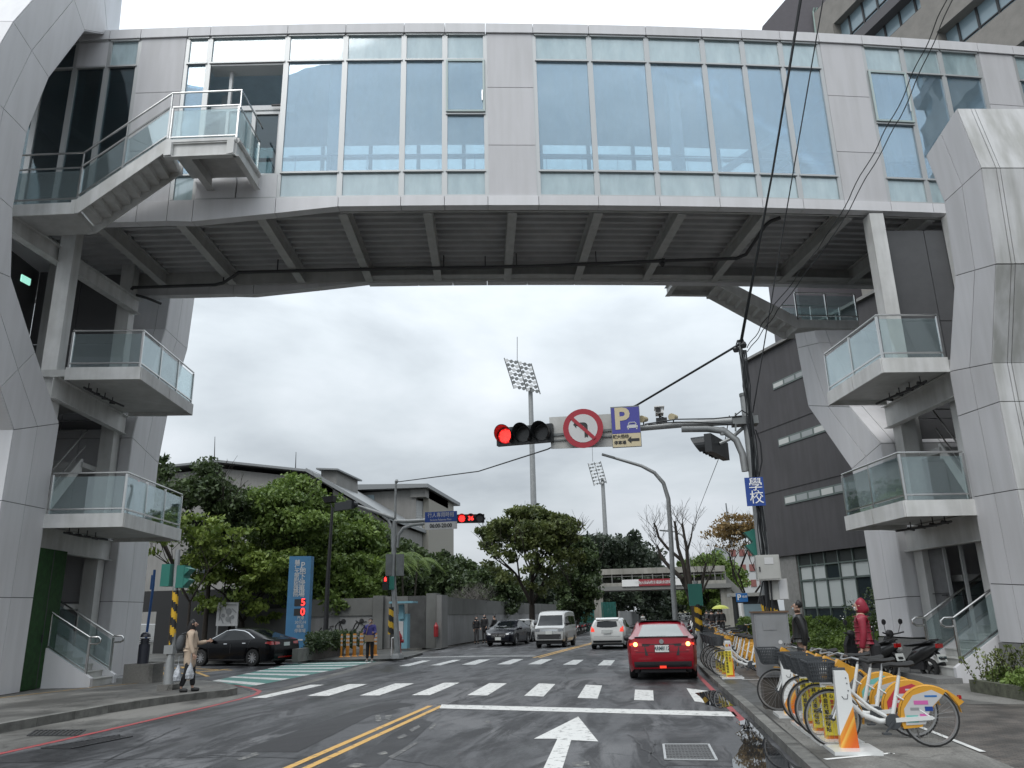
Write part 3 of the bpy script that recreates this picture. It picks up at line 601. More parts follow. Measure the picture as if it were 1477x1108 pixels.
# ============================================================ STAIR TOWERS
class Frame:
    def __init__(s, o, sgn): s.o = Vector(o); s.t = Vector((-.2, 1, 0)).normalized(); s.n = Vector((1, .2, 0)).normalized()*sgn   # n points away from the road
    def P(s, a, n_, z): return s.o+s.t*a+s.n*n_+Vector((0, 0, z))
def pylon(root, F, A, B, depth, m='panel', mf=None, cols=2, fcols=(0, .38, 1.7, 3.4), joint=True, fsign=-1, nojoint=()):
    """A, B: near-edge and far-edge profiles [(s,z)] joint by joint; panels proud of a dark core"""
    mf = mf or m
    core = MB()
    loop = [(a, z) for a, z in A]+[(a, z) for a, z in reversed(B)]
    core.prism([F.P(a, .03, z) for a, z in loop], F.n*(depth-.03))
    for i in range(len(A)-1):
        for c in range(cols):
            def L(i_, t_): return (A[i_][0]*(1-t_)+B[i_][0]*t_, A[i_][1]*(1-t_)+B[i_][1]*t_)
            q = [L(i, c/cols), L(i, (c+1)/cols), L(i+1, (c+1)/cols), L(i+1, c/cols)]
            q = inset([F.P(a, 0, z) for a, z in q], .009)
            b = MB(); b.prism(q, F.n*.028); b.build('cladding_panel', m, root)
        for E_, sg in ((A, -1), (B, 1)):
            (a0, z0), (a1, z1) = E_[i], E_[i+1]
            nd = (F.t*(a1-a0)+Vector((0, 0, z1-z0))).normalized(); nr = F.n.cross(nd).normalized()*.028
            if nr.dot(F.t)*sg < 0: nr = -nr
            fc = fcols if sg == fsign else (0, depth)
            for f0, f1 in zip(fc[:-1], fc[1:]):
                q = inset([F.P(a0, f0, z0), F.P(a0, f1, z0), F.P(a1, f1, z1), F.P(a1, f0, z1)], .009)
                b = MB(); b.prism(q, nr); b.build('cladding_panel', mf if sg == -1 else m, root)
    core.build('pylon_core', 'joint', root)
def railing(root, pts, h=1.08, posts=None, glass='glass_clear', curl=False, gap=.16):
    """glass balustrade along a polyline of deck-edge points: posts, panes, two rails, each its own part"""
    P = [Vector(p) for p in pts]; U = Vector((0, 0, 1))
    for i, (a, c) in enumerate(zip(P[:-1], P[1:])):
        L_ = (c-a).length; n_ = max(1, round(L_/1.35)); d_ = (c-a)/n_
        hz = Vector((d_.x, d_.y, 0)).normalized(); sd = Vector((-hz.y, hz.x, 0))
        for k in range(n_):
            p, q = a+d_*k, a+d_*(k+1)
            b = MB(); b.prism([p+U*gap+hz*.05, q+U*gap-hz*.05, q+U*(h-.1)-hz*.05, p+U*(h-.1)+hz*.05], sd*.014); b.build('railing_glass', glass, root)
            b = MB(); b.prism([p+U*.015+hz*.05, q+U*.015-hz*.05, q+U*(gap-.03)-hz*.05, p+U*(gap-.03)+hz*.05], sd*.014); b.build('railing_glass', glass, root)
            b = MB(); b.bar(p+U*gap, q+U*gap, .04, .035); b.build('bottom_rail', 'stainless', root)
            b = MB(); b.bar(p, p+U*(h-.04), .05, .05, up=hz); b.build('post', 'stainless', root)
        if i == len(P)-2:
            b = MB(); b.bar(c, c+U*(h-.04), .05, .05, up=hz); b.build('post', 'stainless', root)
    b = MB(); b.tube([p+U*h for p in P], .026, 8); b.build('handrail', 'stainless', root, smooth=True)
def flight(root, p0, p1, wv, n_, m='white_steel', tread='grey_steel'):
    """steel stair flight from bottom p0 to top p1, width vector wv"""
    p0, p1, wv = Vector(p0), Vector(p1), Vector(wv); d_ = p1-p0; hz = Vector((d_.x, d_.y, 0)); U = Vector((0, 0, 1))
    for o_ in (Vector((0, 0, 0)), wv):
        b = MB(); a, c = p0+o_, p1+o_; h_ = hz.normalized()
        b.prism([a-U*.32-h_*.15, a+U*.10-h_*.15, a+U*.10, c+U*.10, c+U*.10+h_*.1, c-U*.30+h_*.1, c-U*.30, a-U*.32+h_*.1], wv.normalized()*.05*(1 if o_.length == 0 else -1)); b.build('stringer', m, root)
    for k in range(n_):
        a = p0+d_*(k/n_); 
        b = MB(); b.prism([a+wv.normalized()*.05, a+wv-wv.normalized()*.05, a+wv-wv.normalized()*.05+hz/n_, a+wv.normalized()*.05+hz/n_], -U*.04)
        r_ = hz.normalized()*.012; e0 = a+wv.normalized()*.05; e1 = a+wv-wv.normalized()*.05
        f_ = hz/n_; b.prism([e0+f_, e1+f_, e1+f_+U*(d_.z/n_), e0+f_+U*(d_.z/n_)], -r_); b.build('step', tread, root)

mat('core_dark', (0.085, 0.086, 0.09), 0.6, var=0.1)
def tower(F, name, label, A, B, A2, B2, S1, zs, npd, front, fullw):
    root = thing(name, label, 'stair tower', F.P(0, 0, 0))
    return root
# ---------- left tower
FL = Frame((-15.4, 18.6, 0), -1)
tl = thing('stair_tower', 'white panelled open stair tower with glass balconies at left end of the skywalk', 'stair tower', FL.P(0, 0, .15))
An = [(-1.93, .15), (-1.93, 2.38), (-1.93, 4.62), (-1.93, 6.36), (-2.75, 7.2), (-5.0, 9.6), (-5.45, 11.6), (-5.4, 13.75), (-4.62, 16.1), (-3.1, 19.3), (-1.5, 21.6), (.05, 22.9)]
Bn = [(0, .15), (0, 2.41), (0, 4.67), (.03, 6.99), (-1.58, 8.48), (-3.07, 9.93), (-3.45, 11.6), (-3.43, 13.78), (-2.92, 15.83), (-1.63, 18.45), (-.4, 19.36), (.28, 19.45)]
pylon(tl, FL, An, Bn, 3.6, 'panel', fcols=(0, .9, 3.6))
A2 = [(4.55, .15), (4.55, 2.4), (4.55, 4.3), (4.6, 7.6), (4.8, 8.4), (6.25, 12.04), (6.45, 14.2), (6.3, 16.5), (5.2, 18.9)]
B2 = [(6.85, .15), (6.85, 2.41), (6.82, 4.5), (6.85, 7.2), (7.2, 9.0), (8.45, 12.02), (8.68, 14.41), (8.4, 16.8), (7.2, 19.3)]
pylon(tl, FL, A2, B2, 3.4, 'panel', cols=2)
def slabP(root, F, s0, s1, n0, n1, z, th, m='white_steel', name='platform', slant=0.0):
    b = MB(); b.prism([F.P(s0, n0, z), F.P(s1, n0, z), F.P(s1, n1, z), F.P(s0, n1, z)], (0, 0, -th)); return b.build(name, m, root)
def hbeam(root, p, q, w_=.2, h=.4, m='white_steel', name='beam'):
    b = MB(); p, q = Vector(p), Vector(q); U = Vector((0, 0, 1)); b.bar(p+U*(h/2-.01), q+U*(h/2-.01), w_, .02); b.bar(p-U*(h/2-.01), q-U*(h/2-.01), w_, .02); b.bar(p, q, .02, h-.04); return b.build(name, m, root)
def towerbody(root, F, zs, sA, sB, n_out, dep, zg, ztop, wallm='core_wall', c1=(.35, .55), c2=None):
    # platforms with white edge fascia
    for z in zs:
        b = MB(); q = [F.P(0.02, 3.2, z-.02), F.P(0.02, .02, z-.02), F.P(0.02, -n_out+.02, z-.02), F.P(sB-.02, -n_out+.02, z-.02), F.P(sB-.02, .0, z-.02), F.P(sB-.02, 3.2, z-.02)]
        b.prism(q, (0, 0, -.2)); b.build('platform', 'grey_steel', root)
        for p, r_ in ((F.P(0, .0, z), F.P(0, -n_out, z)), (F.P(sB, -n_out, z), F.P(sB, 0, z))):
            b = MB(); b.bar(p-Vector((0, 0, .15)), r_-Vector((0, 0, .15)), .04, .36); b.build('edge_fascia', 'white_steel', root)
        m_ = 2
        for k in range(m_):
            p = F.P(sB*k/m_+.02, -n_out, z-.15); r_ = F.P(sB*(k+1)/m_-.02, -n_out, z-.15); b = MB(); b.bar(p, r_, .04, .36); b.build('edge_fascia', 'white_steel', root)
        railing(root, [F.P(.03, -.05, z), F.P(.03, -n_out+.06, z), F.P(sB-.05, -n_out+.06, z)], 1.12)
        # beams under the platform
        hbeam(root, F.P(-.1, .25, z-.55), F.P(dep, .25, z-.55), .22, .62)
        hbeam(root, F.P(-.1, 3.0, z-.5), F.P(dep, 3.0, z-.5), .2, .4)
        hbeam(root, F.P(1.6, .3, z-.42), F.P(1.6, 3.0, z-.42), .18, .3)
        b = MB(); b.tube([F.P(.5, -.3, z-.4), F.P(1.2, -.35, z-.42), F.P(2.6, -.5, z-.4)], .03, 6)
        for k in range(4): q = F.P(.7+.5*k, -.33, z-.38); b.bar(q, q+Vector((0, 0, .18)), .02, .02); b.tube([q-Vector((.08, 0, 0)), q+Vector((.08, .02, -.03))], .04, 6)
        b.build('conduit', 'pipe', root)
    # columns
    for s_, n_ in ((c1[0], c1[1]), (dep-.3, .55), (c1[0], 3.0), (dep-.3, 3.0)):
        zkeep = ztop; ztop = c2 or ztop
        b = MB(); b.box(F.P(s_, n_, (zg+ztop)/2), (.42, .42, ztop-zg), Matrix((F.n, F.t, (0, 0, 1))).transposed() if F.n.x > 0 else Matrix((-F.n, F.t, (0, 0, 1))).transposed()); b.build('column', 'white_steel', root); ztop = zkeep
    # enclosing back walls, panelled
    nz = int((ztop-zg)/2.4)
    for k in range(nz):
        z0 = zg+(ztop-zg)*k/nz; z1 = zg+(ztop-zg)*(k+1)/nz
        for s0, s1 in ((-.2, dep*.35), (dep*.35, dep*.7), (dep*.7, dep+.2)):
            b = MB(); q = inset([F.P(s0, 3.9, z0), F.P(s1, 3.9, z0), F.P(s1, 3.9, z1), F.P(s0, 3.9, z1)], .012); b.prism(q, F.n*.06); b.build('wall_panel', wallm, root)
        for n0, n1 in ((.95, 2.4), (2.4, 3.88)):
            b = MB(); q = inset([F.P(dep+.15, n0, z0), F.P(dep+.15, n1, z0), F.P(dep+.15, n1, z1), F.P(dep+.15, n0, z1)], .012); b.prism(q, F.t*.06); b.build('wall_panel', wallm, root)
    # stair flights, switchback between levels
    lv = [zg]+list(zs)
    for a, c in zip(lv[:-1], lv[1:]):
        mid = (a+c)/2
        if a > zg+.1: flight(root, F.P(.95, .8, a), F.P(dep-1.4, .8, mid), F.n*1.0, 9)
        flight(root, F.P(dep-1.4, 2.0, mid), F.P(.95, 2.0, c), F.n*1.0, 9)
        slabP(root, F, dep-1.4, dep-.1, .75, 3.1, mid, .15, 'grey_steel')
        if a > zg+.1:
            b = MB(); b.tube([F.P(.95, .75, a+1.0), F.P(dep-1.4, .75, mid+1.0), F.P(dep-1.4, 1.9, mid+1.0), F.P(.95, 1.95, c+1.0)], .025, 6); b.tube([F.P(.95, .75, a+.5), F.P(dep-1.4, .75, mid+.5)], .02, 6); b.build('handrail', 'stainless', root)
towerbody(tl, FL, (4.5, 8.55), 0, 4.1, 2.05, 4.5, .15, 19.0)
# exit sign glimpsed inside
b = MB(); q = onpl(37, 404, FL.P(0, 1.5, 0), FL.n); b.box(q, (.04, .34, .2)); tag(b.build('exit_sign', mat('exit_green', (0.3, 0.7, 0.6), 0.5, emit=(0.35, 0.8, 0.65), es=0.6)), 'small lit green exit sign inside the left stair tower', 'sign')
# level 3 platform, outside stair and landing in front of the glass
z3 = 12.6
pL = [G(20, 291, z3), G(105, 288, z3)]
LD = [Vector((-11.83, 16.75, 14.1)), Vector((-9.93, 16.98, 14.1)), FP(-10.2, 14.1, -.12), FP(-12.1, 14.1, -.12)]
P3 = [Vector((-16.2, 16.6, z3)), Vector((-14.35, 16.82, z3)), FP(-14.7, z3, -.12), FP(-16.6, z3, -.12)]
b = MB(); b.prism([p-Vector((0, 0, .1)) for p in P3], (0, 0, -.16)); b.build('platform', 'grey_steel', tl)
for i, j in ((0, 1), (3, 0)):
    b = MB(); b.bar(P3[i]-Vector((0, 0, .17)), P3[j]-Vector((0, 0, .17)), .05, .34); b.build('edge_fascia', 'white_steel', tl)
b = MB(); b.prism([p-Vector((0, 0, .03)) for p in LD], (0, 0, -.05)); b.build('platform', 'grey_steel', tl)
for i, j in ((0, 1), (1, 2)): hbeam(tl, LD[i]-Vector((0, 0, .28)), LD[j]-Vector((0, 0, .28)), .16, .46)
b = MB(); b.bar(LD[0]-Vector((0, 0, .04)), LD[1]-Vector((0, 0, .04)), .12, .14); b.bar(LD[1]-Vector((0, 0, .04)), LD[2]-Vector((0, 0, .04)), .12, .14); b.build('edge_fascia', 'white_steel', tl)
hbeam(tl, LD[0].lerp(LD[1], .3)-Vector((0, 0, .28)), LD[3].lerp(LD[2], .3)-Vector((0, 0, .28)), .2, .42, 'grey_steel')
for q in (LD[0], LD[1]):
    b = MB(); b.box(q+Vector((.12 if q == LD[0] else -.12, -.06, -.28)), (.2, .1, .4)); b.build('connection_plate', 'white_steel', tl)
wv = (P3[2]-P3[1]); wv.z = 0
flight(tl, P3[1], LD[0]+Vector((0, 0, 0)), wv*.92, 9, 'white_steel', 'white_steel')
railing(tl, [P3[0]+Vector((0, .05, 0)), P3[1]+Vector((0, .05, 0))], 1.1)
st0, st1 = P3[1]+Vector((.0, .03, .12)), LD[0]+Vector((0, .03, .12))
railing(tl, [st0, st1], 1.0, gap=.1)
railing(tl, [LD[0]+Vector((.04, .05, 0)), LD[1]+Vector((-.05, .05, 0)), LD[2]+Vector((-.05, 0, 0))], 1.1)
b = MB()
for pts in ([P3[0], P3[1], LD[0], LD[1], LD[2]],): b.tube([p+Vector((0, .03, 1.55)) for p in pts], .028, 8)
for p in (P3[1], P3[1].lerp(LD[0], .5), LD[0], LD[1]): b.bar(p+Vector((0, .03, 1.0)), p+Vector((0, .03, 1.55)), .03, .03)
b.build('handrail', 'stainless', tl, smooth=True)
# big beam under level 3 toward the pylon + beams
hbeam(tl, FL.P(-2.2, 1.2, 12.1), FL.P(4.3, .2, 12.1), .25, .5)
# ground stair (left): marble steps climbing away from the road
sp = [G(130, 991, .15), G(177, 984, .15)]
s0 = sp[0]; tv = FL.t*1.25; nv = -FL.n
for k in range(9):
    b = MB(); q0 = s0-nv*.0+FL.n*(.29*k)
    b.prism([q0, q0+tv, q0+tv+FL.n*.31, q0+FL.n*.31], (0, 0, .17*(k+1)))
    b.prism([q0-FL.n*.02+Vector((0, 0, .17*(k+1)-.0)), q0+tv-FL.n*.02+Vector((0, 0, .17*(k+1))), q0+tv+FL.n*.3+Vector((0, 0, .17*(k+1))), q0+FL.n*.3+Vector((0, 0, .17*(k+1)))], (0, 0, .02)); b.build('step', 'marble', tl)
for o_, w_ in ((-.16, .16), (1.25, .14)):
    b = MB(); a = s0+FL.t*o_; U = Vector((0, 0, 1))
    b.prism([a-FL.n*.05, a-FL.n*.05+U*.22, a+FL.n*.1+U*.32, a+FL.n*2.4+U*1.75, a+FL.n*2.4], FL.t*w_); b.build('stair_wall', 'panel', tl)
    a2 = a+FL.t*w_/2
    railing(tl, [a2+FL.n*.12+U*.3, a2+FL.n*2.3+U*1.62], .95, gap=.1)
    b = MB(); e_ = a2+FL.n*.12+U*1.25; b.tube([e_, e_-FL.n*.22, e_-FL.n*.28-U*.06, e_-FL.n*.28-U*.13, e_-FL.n*.2-U*.17, e_-U*.17], .024, 8); b.build('rail_curl', 'stainless', tl, smooth=True)
# green turf board closing the space beside the stair
b = MB(); q = [onpl(30, 992, FL.P(0, .5, 0), FL.n), onpl(66, 990, FL.P(0, .5, 0), FL.n)]
for s0_, s1_ in ((.05, .80), (.83, 1.5)):
    b = MB(); b.prism([FL.P(s0_, .04, .17), FL.P(s1_, .04, .17), FL.P(s1_, .04, 3.68), FL.P(s0_, .04, 3.68)], FL.n*.05); b.build('turf_board', 'green_board', tl)
b = MB(); b.bar(FL.P(.815, .05, .17), FL.P(.815, .05, 3.66), .03, .03); b.bar(FL.P(.72, .0, 1.3), FL.P(.72, .0, 1.5), .03, .03); b.build('door_handle', 'dark_metal', tl)
# ---------- right tower
FR = Frame((7.45, 19.1, 0), 1)
tr_ = thing('stair_tower', 'white panelled stair tower with granite base and glass balconies at right end of the skywalk', 'stair tower', FR.P(0, 0, .1))
An = [(-1.48, .93), (-1.48, 2.05), (-1.48, 3.97), (-1.48, 5.84), (-1.5, 6.7), (-2.25, 8.68), (-2.42, 10.89), (-2.05, 12.67)]
Bn = [(0, .93), (0, 2.14), (0, 4.03), (0, 5.9), (0, 6.98), (-.88, 9.03), (-1.02, 10.88), (-.68, 12.34)]
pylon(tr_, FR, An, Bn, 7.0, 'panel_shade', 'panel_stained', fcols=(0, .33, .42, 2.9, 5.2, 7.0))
b = MB(); b.prism([FR.P(-1.52, -.03, .1), FR.P(.03, -.03, .1), FR.P(.03, 7, .1), FR.P(-1.52, 7, .1)], (0, 0, .82)); b.build('granite_base', 'granite', tr_)
A2 = [(3.62, .93), (3.6, 1.95), (3.6, 3.66), (3.65, 6.03), (5.12, 7.47), (6.58, 10.01), (6.75, 10.5)]
B2 = [(5.33, .93), (5.3, 1.9), (5.33, 3.88), (5.5, 5.68), (7.94, 8.26), (8.2, 10.4), (8.24, 10.95)]
pylon(tr_, FR, A2, B2, 5.0, 'panel', cols=2)
b = MB(); b.prism([FR.P(1.55, .35, .1), FR.P(5.36, -.03, .1), FR.P(5.36, 5, .1), FR.P(1.55, 5, .1)], (0, 0, .8)); b.prism([FR.P(2.4, -.02, .1), FR.P(5.36, -.03, .1), FR.P(5.36, .4, .1), FR.P(2.4, .4, .1)], (0, 0, .8)); b.build('granite_base', 'granite', tr_)
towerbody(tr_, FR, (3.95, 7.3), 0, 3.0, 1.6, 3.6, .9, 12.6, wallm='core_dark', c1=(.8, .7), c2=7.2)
for s_, n_, zt_ in ((3.55, .8, 12.95), (3.5, 3.2, 12.95)):
    b = MB(); b.box(FR.P(s_, n_, (zt_+.9)/2), (.42, .42, zt_-.9), Matrix((FR.n, FR.t, (0, 0, 1))).transposed()); b.build('column', 'white_steel', tr_)
b = MB(); b.prism([FR.P(2.35, .5, .9), FR.P(3.3, .5, .9), FR.P(3.3, .5, 3.1), FR.P(2.35, .5, 3.1)], FR.n*.06)
do = b.build('door', mat('door_grey', (0.17, 0.17, 0.175), 0.35, var=0.2, vscale=5), tr_)
b = MB(); 
for p, q in (((2.3, .9), (2.3, 3.15)), ((3.35, .9), (3.35, 3.15)), ((2.3, 3.15), (3.35, 3.15)), ((1.6, .9), (1.6, 3.6))): b.bar(FR.P(p[0], .47, p[1]), FR.P(q[0], .47, q[1]), .07, .07)
b.build('door_frame', 'frame', tr_)
b = MB(); b.bar(FR.P(2.42, .42, 1.95), FR.P(2.62, .42, 1.95), .03, .03); b.bar(FR.P(2.4, .45, 2.0), FR.P(3.25, .45, 2.0), .02, .015); b.build('handle', 'dark_metal', do)
# right entrance steps
q0 = Vector((6.55, 19.35, .1)); tv = Vector((-.12, 1.75, 0)); nx = Vector((1, .12, 0)).normalized()
b = MB(); b.prism([q0-nx*.55-Vector((0, .3, 0)), q0-nx*.55+tv, q0+tv, q0-Vector((0, .3, 0))], (0, 0, .12)); b.build('plinth', 'granite', tr_)
for k in range(8):
    b = MB(); a = q0+nx*(.29*k); b.prism([a, a+tv, a+tv+nx*.31, a+nx*.31], (0, 0, .12+.165*(k+1)))
    a = a-nx*.02+Vector((0, 0, .12+.165*(k+1))); b.prism([a, a+tv, a+tv+nx*.3, a+nx*.3], (0, 0, .02)); b.build('step', 'marble', tr_)
U = Vector((0, 0, 1))
for o_ in (-.16, 1.75):
    a = q0+Vector((0, o_, 0)); b = MB(); b.prism([a-nx*.05, a-nx*.05+U*.32, a+nx*.1+U*.42, a+nx*2.2+U*1.75, a+nx*2.2], Vector((0, .15, 0))); b.build('stair_wall', 'panel', tr_)
    a2 = a+Vector((0, .07, 0)); railing(tr_, [a2+nx*.1+U*.4, a2+nx*2.2+U*1.7], .95, gap=.1)
    b = MB(); e_ = a2+nx*.1+U*1.35; b.tube([e_, e_-nx*.2, e_-nx*.28-U*.06, e_-nx*.28-U*.14, e_-nx*.2-U*.19, e_-U*.19], .026, 8); b.build('rail_curl', 'stainless', tr_, smooth=True)
# upper right: level-3 platform and stair on the far side, going up to the far landing
z3 = 10.95
q0 = FP(3.2, 13.3, DF+.35); q1 = FP(4.8, 13.3, DF+.35); ov = FP(2.6, 0, 1.2)-FP(2.6, 0, 0)
b = MB(); b.prism([q0, q1, q1+ov, q0+ov], (0, 0, .12)); b.build('platform', 'grey_steel', tr_)
hbeam(tr_, q0+Vector((0, 0, -.05)), q0+ov+Vector((0, 0, -.05)), .18, .35); hbeam(tr_, q1+Vector((0, 0, -.05)), q1+ov+Vector((0, 0, -.05)), .18, .35); hbeam(tr_, q0+ov, q1+ov, .18, .35)
railing(tr_, [q0+Vector((0, 0, .12)), q0+ov+Vector((0, 0, .12)), q1+ov+Vector((0, 0, .12))], 1.05)
lo = FP(7.6, 11.75, DF+.35)
flight(tr_, lo, q1, ov, 9, 'white_steel', 'white_steel')
b = MB(); e1 = FP(9.9, 11.75, DF+.35); b.prism([lo, e1, e1+ov, lo+ov], (0, 0, -.3)); b.build('platform', 'white_steel', tr_)
railing(tr_, [lo+ov, e1+ov], 1.05)
railing(tr_, [lo, e1], 1.05)
# ============================================================ VEHICLES
def interp(x, pts):
    for (a, b_), (c, d_) in zip(pts[:-1], pts[1:]):
        if x <= c: 
            t_ = 0 if c == a else max(0, min(1, (x-a)/(c-a))); return b_+(d_-b_)*t_
    return pts[-1][1]
def sm(x, pts):
    # smoothed interpolation
    h_ = 0.05; return sum(interp(x+k*h_, pts)*w_ for k, w_ in ((-2, .1), (-1, .2), (0, .4), (1, .2), (2, .1)))
mat('car_black', (0.004, 0.0045, 0.006), 0.22, coat=.12, spec=.16); mat('car_dark', (0.008, 0.009, 0.014), 0.25, coat=.2, spec=.22); mat('car_red', (0.26, 0.004, 0.014), 0.3, metal=0.2, coat=.5, spec=.3)
mat('car_white', (0.62, 0.62, 0.60), 0.3, coat=1.0); mat('car_silver', (0.42, 0.42, 0.41), 0.35, metal=0.5, coat=0.7); mat('car_glass', (0.008, 0.010, 0.012), 0.03, spec=0.45); mat('car_glass_pale', (0.17, 0.20, 0.19), 0.04, spec=1.0)
mat('car_roofblack', (0.012, 0.012, 0.012), 0.15, coat=1)
mat('lamp_red', (0.35, 0.008, 0.008), 0.15, coat=1); mat('lamp_red_on', (0.6, 0.03, 0.01), 0.3, emit=(1, 0.06, 0.03), es=0.5); mat('lamp_amber_on', (0.8, 0.4, 0.1), 0.3, emit=(1, 0.42, 0.10), es=4.5); mat('lamp_clear', (0.22, 0.23, 0.24), 0.15, metal=0.4, coat=.4)
mat('rim', (0.42, 0.42, 0.43), 0.3, metal=0.8); mat('rim_dark', (0.06, 0.06, 0.06), 0.35, metal=0.6); mat('plastic', (0.02, 0.02, 0.022), 0.55); mat('plate', (0.62, 0.64, 0.62), 0.5); mat('plate_ink', (0.02, 0.05, 0.06), 0.5); mat('chrome', (0.6, 0.6, 0.6), 0.12, metal=1)
def wheel_parts(root, x, y, r, wd, side, rimm, spokes=5):
    """wheel in the car's local frame; side = +1 left (+y) / -1 right"""
    w_ = bpy.data.objects.new('wheel', None); col.objects.link(w_); w_.parent = root; w_.location = (x, y, r); w_.empty_display_size = .2
    b = MB(); ax = AXY; n_ = 28
    b.lathe([(r*.62, -wd/2), (r*.93, -wd/2), (r, -wd/2*.75), (r, wd/2*.75), (r*.93, wd/2), (r*.62, wd/2), (r*.62, -wd/2)], n=n_, ax=ax, cap=False); t_ = b.build('tyre', 'rubber', None, smooth=True); t_.parent = w_
    b = MB(); s_ = side; yo = s_*wd*.42
    b.lathe([(r*.60, -wd*.42), (r*.66, -wd*.46), (r*.66, -wd*.2), (r*.60, wd*.1)], n=n_, ax=ax @ Matrix.Rotation(math.pi, 3, 'X') if s_ < 0 else ax, cap=False)
    for k in range(spokes*2):
        a = math.pi*2*(k+.0)/(spokes*2)+(.12 if k % 2 else -.12); dv = Vector((math.cos(a), 0, math.sin(a)))
        b.bar(dv*r*.08+Vector((0, yo*.8, 0)), dv*r*.63+Vector((0, yo*.9, 0)), .028, .035, up=(0, 1, 0))
    b.lathe([(r*.14, -.02), (r*.14, .02)], c=(0, yo*.88, 0), n=12, ax=ax)
    rr = b.build('rim', rimm, None, smooth=True); rr.parent = w_
    b = MB(); b.lathe([(r*.6, -.005), (r*.6, .005)], c=(0, yo*.3, 0), n=20, ax=ax); q = b.build('brake_disc', 'rim_dark', None); q.parent = w_
    return w_
